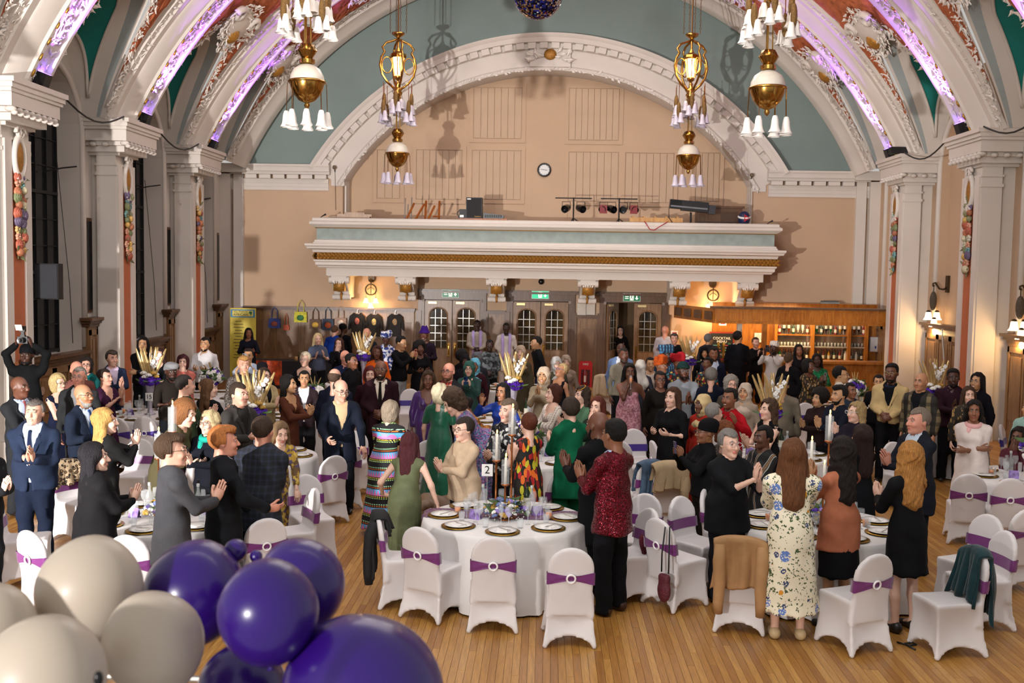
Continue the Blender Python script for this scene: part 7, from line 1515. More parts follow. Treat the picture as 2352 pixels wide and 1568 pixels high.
    for nm, sp in (acc or {}).items():
        if nm == 'scarf': 
            M_ = Matrix.Translation(tl(V3(0, -.005, 1.455))) @ RX(lean+.3); g_ = MB().torus((0, 0, 0), .085, .038, 18, 8, None, 1.05, .95); g_.tube([(-.05, -.08, -.02), (-.06, -.13, -.12), (-.055, -.15, -.30), (-.05, -.14, -.42)], [.04, .04, .045, .04], 8); o2 = g_.build('scarf', gmat(sp), O, True); o2.matrix_local = M_
        if nm == 'sash': 
            for s in (-1, 1):
                g_ = MB(); pth = [(s*.085, .05, 1.50), (s*.10, -.06, 1.47), (s*.10, -.135, 1.36), (s*.095, -.150, 1.2), (s*.09, -.16, .98), (s*.09, -.165, .80)]; vs = []
                for q in pth: vs += [tl(V3(q[0]-s*.04, q[1]-.012, q[2])), tl(V3(q[0]+s*.035, q[1]-.012, q[2]))]
                g_.add(vs, [(2*i, 2*i+1, 2*i+3, 2*i+2) for i in range(5)]); o2 = g_.build('sash', gmat(sp), O, True); md = o2.modifiers.new('s', 'SOLIDIFY'); md.thickness = .01
        if nm == 'collar': o2 = MB().torus((0, 0, 0), .078, .024, 18, 6, None, 1.05, .95).build('collar', gmat(sp), O, True); o2.matrix_local = Matrix.Translation(tl(V3(0, -.005, 1.455))) @ RX(lean+.3)
        if nm == 'hoop': 
            for s in (-1, 1): MB().torus(Hm @ Vector((s*.085, .0, -.065)), .028, .003, 16, 4, RY(PI/2)).build('hoop_earring', GOLD, O, True)
        if nm == 'pushed': o2 = obj('glasses', glasses_me(sp), O, Hm @ T(0, .045, .072) @ RX(-.45))
        if nm == 'tiara': MB().torus(Hm @ Vector((0, -.02, .11)), .075, .008, 18, 5, RX(.5), 1, 1).build('tiara', GOLD, O, True)
    # held things stand at top level
    Wm = Matrix.Translation(loc) @ RZ(fa) @ Matrix.Scale(k, 4)
    for nm, sp in (acc or {}).items():
        c = Vector((arm[-1][2]+arm[1][2])/2); dm = Vector((arm[-1][3]+arm[1][3])/2)*.08
        if nm == 'phone': o2 = thing('phone', sp[0], 'phone'); MB().box((-.038, -.006, -.075), (.038, .006, .075)).build('case', mat(sp[1], .3), o2); MB().box((-.030, -.0085, .03), (-.004, -.006, .065)).build('lens_block', BLACKG, o2); o2.matrix_world = Wm @ Matrix.Translation(c+dm+Vector((0, -.03, .03))) @ RX(.15) @ RZ(sp[2] if len(sp) > 2 else 0)
        if nm == 'camera':
            o2 = thing('camera', sp, 'camera'); MB().box((-.07, -.03, -.05), (.07, .03, .05)).build('camera_body', BLACK, o2); MB().lathe([(0, 0), (.04, 0), (.042, .1), (.036, .1), (0, .09)], 14, T(0, -.03, 0) @ RX(PI/2)).build('lens', BLACKG, o2, 40); MB().box((-.03, -.03, .05), (.03, .03, .075)).build('hot_shoe', BLACK, o2); MB().box((-.035, -.04, .12), (.035, .03, .2)).build('flash_head', BLACK, o2); MB().box((-.02, -.02, .07), (.02, .02, .13)).build('flash_neck', BLACK, o2); MB().box((-.045, -.06, .2), (.045, -.05, .29), RX(.5)).build('bounce_card', WHITE, o2); o2.matrix_world = Wm @ Matrix.Translation(c+dm+Vector((0, -.02, 0)))
        if nm == 'glass':
            wr = arm[-1]; o2 = thing('juice_flute', sp, 'glass'); MB().lathe([(0, 0), (.03, .002), (.005, .01), (.005, .08), (.022, .12), (.026, .17), (.022, .23)], 12).build('flute', GLS, o2, True); MB().lathe([(0, .10), (.02, .12), (.023, .19), (0, .19)], 10).build('juice', JUICE, o2, True); o2.matrix_world = Wm @ Matrix.Translation(Vector(wr[2]+wr[3]*.08)+Vector((0.0, -.045, -.14)))
    return O
def su(j, s='#dfe3ea', t=None, l=None, *a): return ('suit', j, s, t, l or j, *a)
def tp(c, sl=1, low='#15161a', *a): return ('top', c, sl, low, *a)
def dr(c, sl=.0, hem=.25, *a): return ('dress', c, sl, hem, *a)
P = person
# ---- left block, near
P(81, 920, 1.76, 6, 'clap', su('#212b40', '#b9c9e6', '#18213a', '#161e30'), 'p', ('crop', '#6a625c'), 'laughing heavy man in navy suit clapping, glasses pushed up on his head', b=1.28, smile=1, hp=-6, acc={'pushed': '#3a2a2a'}, adj=(.1, 0, 0), fix=1)
P(-42, 985, 1.66, 62, 'clap', tp('#1a1a1c'), 'f', ('long', '#5a3a28'), 'person at the left edge with clapping pale hands and red nails', fem=1)
P(44, 864, 1.80, 62, 'claplow', su('#26282b', '#b9c6dc', '#8a4a4a'), 'b', None, 'bald man in charcoal suit and patterned tie at far left', hy=10)
P(51, 828, 1.66, 75, 'clap', dr('#1d1a1c', 1, .4), 'f', ('long', '#7a4628'), 'woman with long auburn hair in dark lace at far left', fem=1)
P(62, 794, 1.92, 8, 'photo', tp('#131416'), 'd', ('beanie', '#121214'), 'photographer in black hoodie raising a camera overhead', beard='#0d0b0b', acc={'camera': 'camera with flash raised over the photographer at far left'})
P(133, 860, 1.66, 62, 'claplow', dr('#151a30', 0, .35, .28, .12), 'f', ('bobwave', '#c9b07a'), 'blonde woman in off shoulder navy dress and glasses', fem=1, glasses='#22242c', smile=1)
P(182, 843, 1.76, 8, 'down', su('#2b2c2e', '#d8d8dc'), 'r', ('buzz', '#8a8078'), 'grey cropped man in dark jacket behind the blue tie man', glasses='#b0a8a0')
P(176, 829, 1.78, 40, 'down', tp('#7a4a44'), 'r', None, 'pink faced bald man behind the grey cropped man')
P(198, 821, 1.70, 20, 'clapup', tp('#145050'), 'p', ('bob', '#241a16'), 'dark haired woman in teal scarf clapping beside the bald man', fem=1, glasses='#3a3030', smile=1, acc={'scarf': '#0f5a5a'})
P(190, 882, 1.79, 68, 'hold', su('#1c2434', '#d5e2f4', '#23406e'), 't', None, 'bald bearded man in navy suit and blue tie seen from the side', beard='#a8a4a0', glasses='#3a2418')
P(241, 848, 1.62, 70, 'clapup', dr('#3a1a34', .4, .2, .3, .1), 'p', ('updo', '#2a1c16'), 'woman in plum dress with lace sleeves clapping at left', fem=1, smile=1)
P(257, 806, 1.80, 45, 'clap', su('#26324c', '#d8c4dc', None, '#1a2236'), 'p', ('quiff', '#33281f'), 'man in blue blazer and lilac shirt smiling at left', smile=1)
P(329, 775, 1.82, 12, 'fold', tp('#17161a'), 'o', ('long', '#0f0d0d'), 'tall man with long black hair and beard by the orange pier', beard='#14100e')
P(367, 801, 1.68, -5, 'clap', dr('#121216', .5, .4), 'f', ('wavy', '#3a1c18'), 'woman with dark curly hair in black clapping beside the feather vase', fem=1)
P(392, 834, 1.70, 40, 'hold', tp('#26201c', .5), 'd', ('flatcap', '#8c8c8e'), 'photographer in grey cap holding a camera near table fifteen', beard='#0e0c0b', acc={'camera': 'camera with flash held by the man in grey cap'})
P(420, 816, 1.66, 15, 'mouth', tp('#b8685c'), 'f', ('bob', '#4a1a22'), 'woman in coral cardigan with both hands over her mouth', fem=1)
P(424, 862, 1.76, 128, 'clap', tp('#2f3c28'), 'p', ('crop', '#2c2622'), 'dark haired man in green jumper turned away at left')
P(239, 940, 1.70, 128, 'clapup', su('#1d1c1d', '#1d1c1d', None, '#151517'), 'f', ('wavy', '#c79a58'), 'woman with wavy golden hair in black jacket clapping', fem=1, hy=-20)
P(214, 1018, 1.66, 132, 'clap', su('#19181a', '#19181a', None, '#141416', .70), 'f', ('long', '#17141a'), 'heavy woman with black hair in black blazer clapping, back to us', fem=1, b=1.3, hy=-25, fix=1)
P(433, 921, 1.80, 80, 'hold', dr('#4c4630', .9, .15, .28), 'f', ('bob', '#8a5a34'), 'woman with auburn bob bending forward in olive dress', fem=1, lean=.32, b=1.1, hp=12)
P(481, 945, 1.62, -20, 'clap', tp('#14161e'), 'f', ('bobwave', '#cdb68a'), 'blonde woman with glasses and turquoise scarf', fem=1, glasses='#26222a', smile=1, acc={'scarf': '#1f9a88'})
P(477, 872, 1.64, 150, 'clap', tp('#131316', 1), 'f', ('long', '#6a4a30'), 'woman with light brown hair in black top, back to us', fem=1, hy=-40)
P(392, 999, 1.80, 122, 'clap', su('#47474b', '#d9d9de', '#4a2030', '#3c3c40', .66), 'p', ('quiff', '#4a3626'), 'man in grey suit with glasses clapping, turned away', glasses='#22201e', hy=-20, fix=1)
P(512, 980, 1.78, 118, 'serve', su('#17181c', '#e6e6ea', None, '#121316', .66), 'r', ('quiff', '#b5713c'), 'ginger man in dark suit with one hand on a chair', hy=-8, fix=1)
P(604, 957, 1.80, 172, 'reach', su('check', '#d8dce6', None, '#0e0f13', .70), 'r', ('crop', '#3a2a20'), 'man in navy check suit with head bowed, back to us', b=1.06, lean=.12, adj=(.15, .25, -.08), fix=1)
P(646, 972, 1.55, 30, 'reach', dr('oldgold', .8, .1, .3), 'f', ('long', '#7a6044'), 'woman with light hair bending behind the check suit', fem=1, lean=.45)
P(471, 775, 1.80, 0, 'hold', tp('#dcd8d8'), 'o', ('crop', '#14100e'), 'smiling man in white shirt at the left wall', beard='#14100e', smile=1)
P(560, 819, 1.78, 25, 'down', su('greyseq', '#2a2624', None, '#1c1a1a'), 'p', ('quiff', '#b88a52'), 'fair haired man in sparkling dark jacket behind the feather vase')
P(548, 880, 1.72, 60, 'hold', su('#3b3836', '#2a2826', None, '#22201f'), 'p', ('crop', '#3a2c22'), 'man in grey velvet jacket hidden behind the feather vase')
P(571, 801, 1.72, 5, 'phoneup', tp('#b8c6dc', .5), 'o', ('tied', '#2a1e18'), 'woman in pale blue holding up a white phone', fem=1, acc={'phone': ('white phone held up by the woman in pale blue', '#d8dde2')})
P(571, 754, 1.66, 20, 'hold', tp('#141622'), 'm', ('long', '#0e0c0c'), 'woman in navy holding an orange garment by the yellow banner', fem=1)
P(603, 835, 1.62, 30, 'down', tp('#1d1a1c'), 'f', ('beanie', '#17151a'), 'person in dark beanie behind the glasses woman', fem=1)
P(607, 846, 1.64, 50, 'clap', su('#a8946e', '#16151a', None, '#1a1a1c'), 'f', ('long', '#3c2a22'), 'woman with glasses in beige coat clapping', fem=1, glasses='#2a2222', smile=1)
P(662, 862, 1.68, 72, 'clap', dr('#5a3122', 1, .25, .22, .13), 'o', ('long', '#15110f'), 'woman in brown knitted dress with gold earrings clapping', fem=1, smile=1, acc={'hoop': 1})
P(699, 852, 1.62, 12, 'hold', su('#33262a', '#e4e2e6', None, '#1a181c'), 'o', ('tied', '#120f10'), 'girl in white shirt and brown waistcoat', fem=1)
P(701, 809, 1.70, -8, 'down', dr('#151318', .5, .3, .28, .12), 'f', ('short', '#d8ccb0'), 'laughing woman with short platinum hair', fem=1, glasses='#b0a0a0', smile=1)
P(730, 766, 1.70, 20, 'clapopen', tp('#4f566c', .5), 'f', ('long', '#d8c08e'), 'woman with long blonde hair in grey blue T-shirt clapping', fem=1, smile=1)
P(770, 748, 1.72, 165, 'down', tp('#173a90'), 'p', ('crop', '#5a4030'), 'person in blue jumper turned to the stall', lean=.3)
P(789, 745, 1.70, 150, 'down', tp('#101014'), 'd', ('beanie', '#0f0e10'), 'person in black cap browsing the T-shirts')
P(779, 777, 1.66, -5, 'mouth', tp('#151318'), 'f', ('wavy', '#4a2a20'), 'woman with brown curls, hand at her mouth near the stall', fem=1)
P(842, 753, 1.80, -10, 'onemouth', tp('#17181d', .5), 'r', None, 'bald man in dark shirt drinking in front of the T-shirts', b=1.15)
P(887, 766, 1.70, 0, 'down', tp('bluewhite', 1), 'd', ('gele', 'bluewhite'), 'woman in blue and white headwrap near the door', fem=1)
P(924, 773, 1.80, 62, 'phone', tp('#121316', 1, '#9aa0a8'), 'o', ('fade', '#0e0c0b'), 'young man in black hoodie looking at a phone', acc={'phone': ('phone held by the young man in black hoodie', '#c87a6a')}, hp=15)
P(866, 795, 1.70, 8, 'down', tp('#e2601a'), 'b', ('long', '#3a1c14'), 'woman in bright orange hoodie with long brown locs', fem=1)
P(793, 804, 1.74, 30, 'hold', tp('#1b2240'), 'r', None, 'bald man with glasses beside the far feather vase', glasses='#2a2424')
P(807, 813, 1.76, 62, 'down', tp('#101013'), 'm', ('fade', '#0f0c0b'), 'young man with afro fade in black T-shirt')
P(875, 828, 1.84, 4, 'clasp', su('#2a141c', '#d8c8b8', '#17140f', '#150d12', .66), 'b', None, 'tall bald man in dark maroon velvet suit and black tie', glasses='#8a7a60', beard='#1a1512', smile=1)
P(769, 846, 1.78, 168, 'down', tp('#161a2a'), 'p', ('sidebald', '#5a4638'), 'balding man in navy seen from behind')
P(785, 873, 1.79, 20, 'serve', su('#161b28', '#c9ae88', None, '#12151c', .68), 'p', ('sidebald', '#4a4038'), 'balding man in navy blazer and beige shirt holding a chair', glasses='#3a3430', hp=14, hy=15)
P(850, 843, 1.66, 10, 'down', tp('#2a1018'), 'f', ('bob', '#5a1418'), 'woman with red hair behind the maroon suit', fem=1)
P(899, 922, 1.64, 165, 'reach', dr('zigzag', .6, .08, .30), 'f', ('bob', '#9c8c78'), 'woman in black dress with bright zigzag bands, back to us', fem=1, lean=.35, b=1.08)
P(943, 994, 1.54, 172, 'busy', dr('greenpleat', 0, .10, .24, .07, 1), 'f', ('long', '#4a1c22'), 'woman with dark red hair in olive pleated dress bending, back to us', fem=1, lean=.38, b=1.1, fix=1)
# ---- centre
P(975, 755, 1.86, -5, 'hold', tp('#241a26'), 'b', ('hat', '#35186a'), 'man in purple hat and dark quilted jacket', beard='#8a8078', smile=1)
P(964, 786, 1.70, 25, 'hold', dr('#121014', 1, .4), 'b', ('afro', '#0d0a0a'), 'person with afro in black beside the purple hat', fem=1)
P(984, 853, 1.70, 4, 'down', dr('purplesatin', .9, .05, .3, .12), 'b', ('long', '#4a3420'), 'woman in purple satin dress with long ombre hair', fem=1, b=1.1, acc={'pushed': '#2a2020'})
P(1031, 833, 1.80, -20, 'down', su('#17181b', '#2a2a2e', None, '#141416'), 'r', None, 'bald bearded man with glasses and red tartan scarf', glasses='#221d1c', beard='#6a4a36', acc={'scarf': 'tartan'})
P(1078, 831, 1.66, -5, 'phone', dr('#2f4a46', 1, .1, .32), 'f', ('hijab', '#33594f'), 'woman in green hijab filming with a blue phone', fem=1, glasses='#2a2424', acc={'phone': ('blue phone held by the woman in green hijab', '#1f3a66')})
P(1068, 815, 1.60, 10, 'down', dr('#15141a', 1, .1), 'd', ('hijab', '#17161a'), 'woman in black hijab behind the green hijab', fem=1)
P(1091, 824, 1.60, 0, 'down', dr('#3a1a22', 1, .1), 'm', ('hijab', '#6ab0c8'), 'child in pale blue headscarf near the doors', fem=1)
P(1096, 810, 1.62, -10, 'down', dr('#2a2a30', 1, .1), 'm', ('hijab', '#5c5f63'), 'woman in grey hijab at table eighteen', fem=1)
P(1062, 806, 1.60, 150, 'down', tp('#1a181c'), 'd', ('afro', '#0d0b0b'), 'person with black hair seated near the left door', fem=1)
P(1125, 780, 1.74, 0, 'clasp', tp('camo'), 'x', ('buzz', '#0a0808'), 'young man in grey camouflage jacket')
P(1096, 735, 1.86, 4, 'clasp', tp('#b0a69c', 1, '#b0a69c', .45), 'x', ('buzz', '#0a0808'), 'taller man in beige robe with lilac satin sash by the left door', acc={'sash': '#b9a6dc'})
P(1163, 742, 1.82, 4, 'down', tp('#d4cec8', .5, '#c8c2bc', .5), 'x', ('buzz', '#0a0808'), 'man in white with lilac satin sash by the middle door', acc={'sash': '#b9a6dc'})
P(1196, 795, 1.66, -5, 'down', dr('#4a4232', 1, .1), 'f', ('hijab', '#a8937e'), 'smiling woman in taupe hijab behind the feather flowers', fem=1, smile=1)
P(1231, 773, 1.80, -70, 'down', tp('#17191d', .5, '#2a3f66'), 'o', ('crop', '#17120f'), 'man in black and grey T-shirt leaning toward the table', lean=.2)
P(1278, 821, 1.62, 20, 'down', dr('#4c4a3a', 1, .1), 'f', ('hijab', '#b8b8b4'), 'woman in pale hijab with glasses beside the fire point', fem=1, glasses='#222222')
P(1300, 817, 1.60, 5, 'onemouth', dr('#8a7668', 1, .1), 'f', ('hijab', '#9c8a7a'), 'woman in beige hijab touching her chin', fem=1)
P(1294, 835, 1.66, -50, 'down', dr('#15131a', 0, .2, .28, .13), 't', ('updo', '#c8ac7a'), 'bare shouldered blonde woman with glasses looking up', fem=1, glasses='#6a5a9a', hp=-15)
P(1249, 845, 1.62, -15, 'clapup', dr('#a8987e', 1, .1), 'o', ('hijab', '#c8b49c'), 'woman in cream hijab clapping', fem=1, smile=1)
P(1155, 881, 1.66, -25, 'wave', dr('bluesatin', .9, .2), 't', ('long', '#0f0d10'), 'woman in royal blue dress raising one hand', fem=1, smile=1)
P(1272, 884, 1.68, -60, 'clap', dr('stripe', 1, .2, .26, .13), 'f', ('bobwave', '#4a2418'), 'laughing woman with brown hair in brown striped dress', fem=1, smile=1)
P(1339, 888, 1.62, -60, 'clap', dr('#4a6a50', .5, .2), 'f', ('wavy', '#3a2c22'), 'woman with long dark hair and a tiara', fem=1, acc={'tiara': 1})
P(1373, 913, 1.60, -30, 'mouth', tp('#22332a'), 'f', ('long', '#5a2416'), 'woman with red brown hair behind the bald man', fem=1)
P(1311, 914, 1.76, 215, 'clap', su('#0c5a3c', '#0c5a3c', None, '#0b4a32', .60), 'f', ('short', '#33271f'), 'person with short hair in bright green suit clapping', fem=1, glasses='#3a2a22', hy=-15)
P(1168, 918, 1.72, -35, 'claplow', tp('blackprint'), 'f', ('short', '#6e5c4c'), 'person with short greying hair in black patterned shirt clapping', fem=1)
P(1215, 949, 1.66, 215, 'clap', dr('wax', 0, .1, .30, .085), 'f', ('updo', '#5a2a18'), 'woman with auburn updo in bright wax print dress', fem=1, hy=-10, acc={'hoop': 1})
P(1029, 901, 1.76, -75, 'reach', dr('confetti', 1, .08, .32), 'f', ('curly', '#4a382a'), 'curly haired woman bending in purple confetti dress', fem=1, lean=.6, b=1.1, hp=15)
P(1062, 915, 1.72, -60, 'reach', dr('leoorange', 1, .2, .28), 'm', ('updo', '#17110e'), 'woman in orange leopard dress bending behind the confetti dress', fem=1, lean=.7)
P(1066, 960, 1.66, -50, 'clap', tp('#c2a98e', .9, '#171a26', .78), 'f', ('short', '#2f2620'), 'woman in beige jumper with hands pressed together', fem=1, b=1.22, glasses='#22222a', hp=4)
P(1011, 882, 1.66, 165, 'down', dr('greensatin', .3, .05, .30), 'f', ('bobwave', '#d8cbaa'), 'blonde woman in green satin dress, back to us', fem=1)
# ---- right of centre
P(1425, 750, 1.68, 0, 'down', tp('#14110f'), 'f', ('long', '#120d0c'), 'woman standing in the half open doorway', fem=1)
P(1427, 788, 1.80, 10, 'down', su('#6f86b0', '#d8dce4', None, '#2a3040'), 'd', None, 'bald man with glasses in light blue blazer near the right door', glasses='#c8b890')
P(1433, 799, 1.80, 12, 'down', tp('#8a8474'), 'b', ('buzz', '#2a2420'), 'man in grey quarter zip jumper near the right door', beard='#6a6460')
P(1446, 836, 1.74, 4, 'drink', dr('pinklace', -1, .03, .27, .1), 'b', ('long', '#0d0b0c'), 'woman in pink lace dress drinking orange juice', fem=1, b=1.15, acc={'glass': 'flute of orange juice at the pink lace woman\'s lips'})
P(1472, 828, 1.62, 170, 'down', dr('#2a2830', 1, .1), 'o', ('hijab', '#b4aea6'), 'person in white headscarf, back to us', fem=1)
P(1494, 821, 1.66, 2, 'down', dr('stripe', 1, .2), 'o', ('updo', '#17100e'), 'smiling woman in striped shirt behind the black glasses woman', fem=1, smile=1)
P(1528, 748, 1.82, 165, 'down', tp('#b9b0b4', 1, '#2a2a30'), 'r', None, 'bald man in pale shirt at the bar, back to us')
P(1549, 766, 1.74, -5, 'down', tp('#121317', .5), 'p', ('short', '#4a443e'), 'man in black polo shirt by the bar', b=1.15)
P(1530, 798, 1.80, 25, 'down', tp('bluestripe'), 'x', ('turban', 'bluestripe'), 'man in blue striped cap and robe')
P(1518, 824, 1.62, 60, 'clap', dr('#1a1826', 1, .2), 'm', ('gele', '#b8501e'), 'woman in orange headwrap clapping', fem=1)
P(1557, 818, 1.64, 10, 'down', dr('ankara', 1, .2), 'm', ('gele', '#a82028'), 'woman in red headwrap near the feathers', fem=1)
P(1570, 832, 1.76, 6, 'clap', tp('#8a8e94', .5), 'b', ('cap', '#17302e'), 'man in dark green cap and grey shirt with glasses', glasses='#8a8a8a', beard='#17120f')
P(1516, 853, 1.70, 8, 'down', dr('#15110f', 1, .15, .24), 'b', ('updo', '#0f0c0c'), 'woman in black sheer dress and black glasses', fem=1, glasses='#0c0c0c', b=1.1)
P(1546, 891, 1.70, -40, 'hold', dr('#121214', .5, .3, .27), 'f', ('long', '#4a3020'), 'woman with long brown hair in black dress', fem=1, b=1.12, smile=1)
P(1628, 767, 1.74, 160, 'down', su('#2c2c32', '#2c2c32'), 'o', ('short', '#6a6866'), 'grey haired man at the bar turned to the chalkboard', glasses='#222222', hy=-30)
P(1617, 798, 1.62, 5, 'down', dr('#121216', 1, .1), 'o', ('hijab', '#121216'), 'woman in black hijab before the chalkboard', fem=1)
P(1639, 798, 1.74, 5, 'down', su('#161c30', '#c8d4e8'), 'm', ('buzz', '#0f0c0b'), 'man in dark suit and pale blue shirt before the bar', beard='#17120f')
P(1626, 821, 1.64, -40, 'down', dr('ankara', 1, .2), 'b', ('updo', '#0f0c0b'), 'woman in colourful print dress with glasses', fem=1, glasses='#b08a40')
P(1634, 845, 1.70, 165, 'down', tp('#151a2a'), 'p', ('short', '#6e6862'), 'grey haired person in navy, back to us by the roses', fem=1)
P(1695, 761, 1.86, 170, 'down', su('#101116', '#d8dce4', None, '#101116', .5), 'o', ('short', '#1a1412'), 'tall man in long black coat at the bar, back to us', hy=-35)
P(1736, 775, 1.68, 10, 'phone', tp('#141417'), 'p', ('tied', '#4a3426'), 'person with raised phone light behind the robed man', fem=1, acc={'phone': ('dark phone with light held up before the bar', '#1a1a20')})
P(1779, 784, 1.80, -35, 'phoneup', tp('#c9c2bd', .8, '#b9b2ad', .3), 'd', ('kufi', 'stripe'), 'man in white robe and striped cap taking a photo', beard='#0e0c0b', acc={'phone': ('phone held up by the man in white robe', '#2a2a30')})
P(1680, 865, 1.62, 5, 'down', dr('#4a443c', 1, .2), 'p', ('greycurl', '#8c857c'), 'woman with grey curls and dark glasses', fem=1, glasses='#1c1816')
P(1712, 882, 1.60, -30, 'down', dr('#a89684', 1, .2), 'o', ('hijab', '#b8a696'), 'older woman in pale shawl beside the red jumper', fem=1)
P(1677, 892, 1.66, -40, 'clapopen', tp('#a8141f', 1, '#141416'), 'm', ('updo', '#14100f'), 'woman in red jumper clapping with raised hands', fem=1, smile=1, adj=(.18, .04, .10))
P(1615, 908, 1.62, -55, 'down', dr('#a82a1c', 1, .1), 'b', ('hijab', '#c2ab7e'), 'woman in yellow beige hijab and red dress', fem=1, b=1.1)
P(1640, 927, 1.60, 120, 'down', tp('#d8d0cc'), 'f', ('short', '#8f8a85'), 'woman with short grey hair turned away in the middle of the crowd', fem=1)
P(1624, 967, 1.66, -75, 'phone', tp('#101012', 1, '#22201e'), 'm', ('beanie', '#0e0d0f'), 'woman in black headscarf and glasses filming with a phone', fem=1, glasses='#17130f', b=1.1, acc={'phone': ('purple phone in a grip held by the woman in black headscarf', '#4a3a6a'), 'hoop': 1})
P(1675, 988, 1.72, 22, 'clapup', tp('#17181b', .5, '#14141a', .74), 'f', ('short', '#827d78'), 'grey haired woman with glasses in loose black top clapping', fem=1, b=1.25, glasses='#b8a8a8', adj=(.12, 0, -.02), fix=1)
P(1375, 945, 1.86, 230, 'clap', su('#121214', '#17171a', None, '#101012', .5), 'b', None, 'bald bearded man in long black coat clapping', beard='#100d0c', hy=-8, fix=1)
P(1413, 965, 1.86, 228, 'clap', su('redseq', '#a9bede', None, '#131317', .74), 'm', ('fade', '#100d0c'), 'young man in burgundy sequin jacket clapping', acc={'shoe': '#3a1e14'}, hy=-10, fix=1)
P(1767, 917, 1.68, -60, 'clap', tp('#0f0f11', 0), 'f', ('wavy', '#4a3424'), 'woman with long brown hair in black sleeveless top looking left', fem=1)
P(1755, 978, 1.62, -60, 'clap', dr('wave', .9, .1, .28), 'b', ('tied', '#0e0c0c'), 'woman with sleek black hair in black and white swirl dress', fem=1, smile=1)
P(1667, 972, 1.55, 140, 'down', tp('greyseq'), 'f', ('curly', '#7a4426'), 'person with reddish curls behind the grey haired woman', fem=1)
P(1798, 865, 1.76, 165, 'down', tp('#7a7060'), 'o', ('cap', '#14161c'), 'man in black cap and olive jumper, back to us')
P(1812, 810, 1.68, 150, 'down', tp('#121215'), 'p', ('tied', '#5a4430'), 'person in black standing at the bar, back to us', fem=1)
P(1835, 792, 1.66, 0, 'down', tp('#151217'), 'm', ('long', '#120e0d'), 'young woman with long dark hair behind the counter', fem=1)
P(1857, 825, 1.66, 40, 'phone', dr('goldleaf', 1, .1, .26), 'b', ('bob', '#120e0d'), 'woman in brown leaf print dress looking at a phone', fem=1, glasses='#3a2a20', smile=1, acc={'phone': ('phone held between the leaf dress and sequin women', '#8a8a90')})
P(1877, 813, 1.70, -10, 'hold', dr('greenseq', 1, .1, .26), 'd', ('wavy', '#120e0d'), 'woman in emerald sequin dress with long hair', fem=1)
P(1931, 842, 1.76, 70, 'down', tp('#cfc8bc', .6), 'o', ('short', '#15110f'), 'man in cream shirt and glasses facing right', glasses='#2a2624')
P(1954, 880, 1.55, 20, 'down', tp('#2a3340'), 'm', ('updo', '#100d0c'), 'woman in dark jacket behind the navy jacket man', fem=1)
P(2019, 861, 1.58, -20, 'down', tp('#17141a'), 'o', ('tied', '#1a1310'), 'smiling woman in black behind the beige jacket man', fem=1, smile=1)
P(1883, 896, 1.64, -55, 'clap', tp('#2a1c1c'), 'o', ('afro', '#17100d'), 'woman with dark curls in brown jacket clapping', fem=1)
P(1929, 886, 1.74, -62, 'clap', tp('#161a26'), 'o', ('quiff', '#0f0d0d'), 'bearded young man in navy jacket facing left', beard='#17120f')
P(1969, 924, 1.66, -68, 'clapup', tp('#1f1a26'), 'f', ('wavy', '#a88c60'), 'blonde woman with white glasses clapping', fem=1, b=1.2, glasses='#e0dcd8')
P(2049, 836, 1.88, -32, 'clasp', su('#c4a978', '#101013', None, '#101013', .90), 'b', ('fade', '#0d0b0b'), 'tall man in beige jacket with navy collar, hands clasped', glasses='#b89858', beard='#0f0c0b', acc={'collar': '#1c2436'})
P(2117, 856, 1.80, -48, 'down', su('plaid', '#15161a', None, '#15161a', .82), 't', None, 'bald man in brown plaid jacket facing left', b=1.1)
P(2190, 848, 1.78, -15, 'clap', tp('#2c1620'), 'd', ('fade', '#0d0b0b'), 'bearded man in maroon jumper clapping by the right pier', beard='#0f0c0b')
P(2246, 857, 1.70, -50, 'down', tp('#14121a'), 'o', ('long', '#110e0f'), 'woman with long black hair and glasses by the right dado', fem=1, glasses='#8a7a6a', smile=1)
P(2226, 889, 1.62, -10, 'down', tp('goldleaf'), 'f', ('long', '#4a3224'), 'girl with brown hair in patterned top at right', fem=1)
P(2238, 921, 1.68, -20, 'fold', dr('#e2d3cc', .8, .12, .30), 'm', ('wavy', '#15100f'), 'woman in white embroidered dress and pink shawl with arms folded', fem=1, b=1.15, acc={'scarf': '#dba6a4'}, fix=1)
P(2112, 938, 1.82, -72, 'clap', su('#1a1d26', '#bccad8', None, '#15171e', .66), 'r', ('crop', '#7d6f62'), 'grey cropped man in navy jacket clapping, side on', b=1.1)
P(2092, 1017, 1.75, 205, 'clap', dr('#131315', 1, .55, .21), 'f', ('wavy', '#b07a3e'), 'golden haired woman in black dress and sequin scarf, back to us', fem=1, acc={'scarf': 'greyseq'}, hy=-20, fix=1)
P(1981, 977, 1.70, 215, 'clap', dr('#121216', .25, .3, .25), 'o', ('long', '#2c1a16'), 'woman with dark brown hair in sleeveless black dress', fem=1, hy=-15)
P(1936, 1006, 1.775, 215, 'clapup', tp('#ad6a4e', 1, 's#101013:.50', .74, .075), 'o', ('wavy', '#1d1413'), 'woman with long dark waves in rust blazer and black skirt', fem=1, b=1.08, hy=-15, fix=1)
P(1823, 1010, 1.80, 176, 'clapup', dr('floral', .75, .26, .27, .07, 0, .03), 'f', ('longback', '#6a4226'), 'woman in cream floral dress and wedge sandals, back to us', fem=1, b=1.08, acc={'shoe': '#c8ae84'}, fix=1)
P(2341, 982, .97, -45, 'mouth', tp('#5a2a34'), 'b', ('long', '#17110f'), 'seated woman in burgundy at the right edge', fem=1, sit=1, glasses='#3a2420', fix=1)
P(2368, 915, 1.70, -60, 'down', tp('#8fb0a6'), 'o', ('short', '#2a211c'), 'person in mint green cut by the right edge')
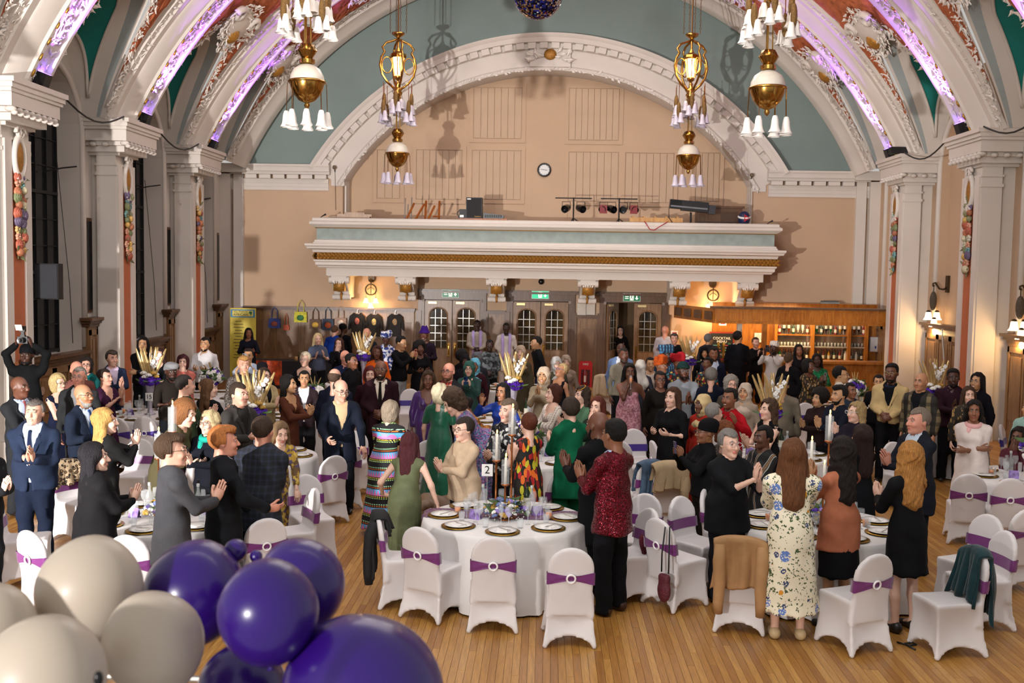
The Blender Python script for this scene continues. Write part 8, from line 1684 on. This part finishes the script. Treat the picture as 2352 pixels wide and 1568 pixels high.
# ================================================================== SMALL DETAILS
p = atz(2082, 1486, 0); MB().tube([(p.x-.05, p.y+.1, .01), (p.x+.02, p.y+.02, .012), (p.x+.10, p.y+.04, .012), (p.x+.08, p.y+.10, .012), (p.x, p.y+.05, .014), (p.x+.05, p.y-.08, .01)], .009, 5).build('bag_strap', BLACK, label='black bag strap lying on the floor beside the ring buckle chair', cat='strap', smooth=True)
p = atz(2124, 1010, 0); MB().tube([(9.0, 23.6, 0), (8.93, 23.5, 1.2), (8.80, 23.4, 2.15)], [.018, .02, .014], 8).build('silver_pole', STEEL, label='slim silver pole leaning by the right dado', cat='pole', smooth=True)
S = thing('monitor_speaker', 'small black speaker on the farthest right capital', 'speaker', (8.45, 25.75, ZS)); MB().box((-.2, -.1, .04), (.2, .1, .2)).build('cabinet', BLACK, S); MB().tube([(0, 0, 0), (0, 0, .05)], .03, 6).build('foot', BLACK, S)
for (u, v, lb) in ((768, 384, 'small spotlight fixture at the left foot of the great arch'), (1727, 402, 'small spotlight fixture at the right foot of the great arch')):
    p = aty(u, v, YB-.15); S = thing('arch_spotlight', lb, 'spotlight', p); MB().sphere((0, 0, 0), (.06, .07, .06), 10, 6).build('lamp_head', mat('#6a5a44', .4), S, True); MB().tube([(0, .02, -.03), (.0, .1, -.12)], .015, 5).build('stem', BLACK, S); MB().tube([(0, .1, -.1), (.02, .12, -1.2)], .006, 4).build('cord', mat('#5a4a40', .6), S)
for k, (bi, dy) in enumerate(((1, .9), (2, .9), (3, .5))):
    ym = sum(WBAYS[bi])/2; MB().tube([(-9.6, ym+dy, 5.3), (-9.45, ym+dy+.15, 2.9), (-9.42, ym+dy+.2, 1.7)], .008, 4).build('window_cord', mat('#3a3430', .7), label='thin %s window cord on the left wall' % ('nearest', 'middle', 'farthest')[k], cat='cord', smooth=True)
    MB().tube([(-9.8, ym+.7, 5.05), (-9.5, ym+.9, 5.15), (-9.3, ym+1.1, 5.2)], .015, 5).build('window_stay', BLACK, label='%s black window stay arm on the left' % ('nearest', 'middle', 'farthest')[k], cat='window stay')
pp = aty(580, 808, 27.2); F = Field((-.2, -.14, -.3), (.2, .14, .2), .02); F.ell((0, 0, -.05), (.13, .07, .19), .03); F.ell((.05, -.02, .05), (.11, .06, .1), .03); F.add(lambda x, y, z: .012*np.sin(40*x+20*z)); P_, Q_ = F.surf(); obj('orange_garment', np_mesh('orange_garment', P_, Q_, mat('#d8481a', .8, bump=.4)), None, T(pp.x, pp.y-.1, pp.z), label='bright orange garment held up beside the yellow banner', cat='garment')
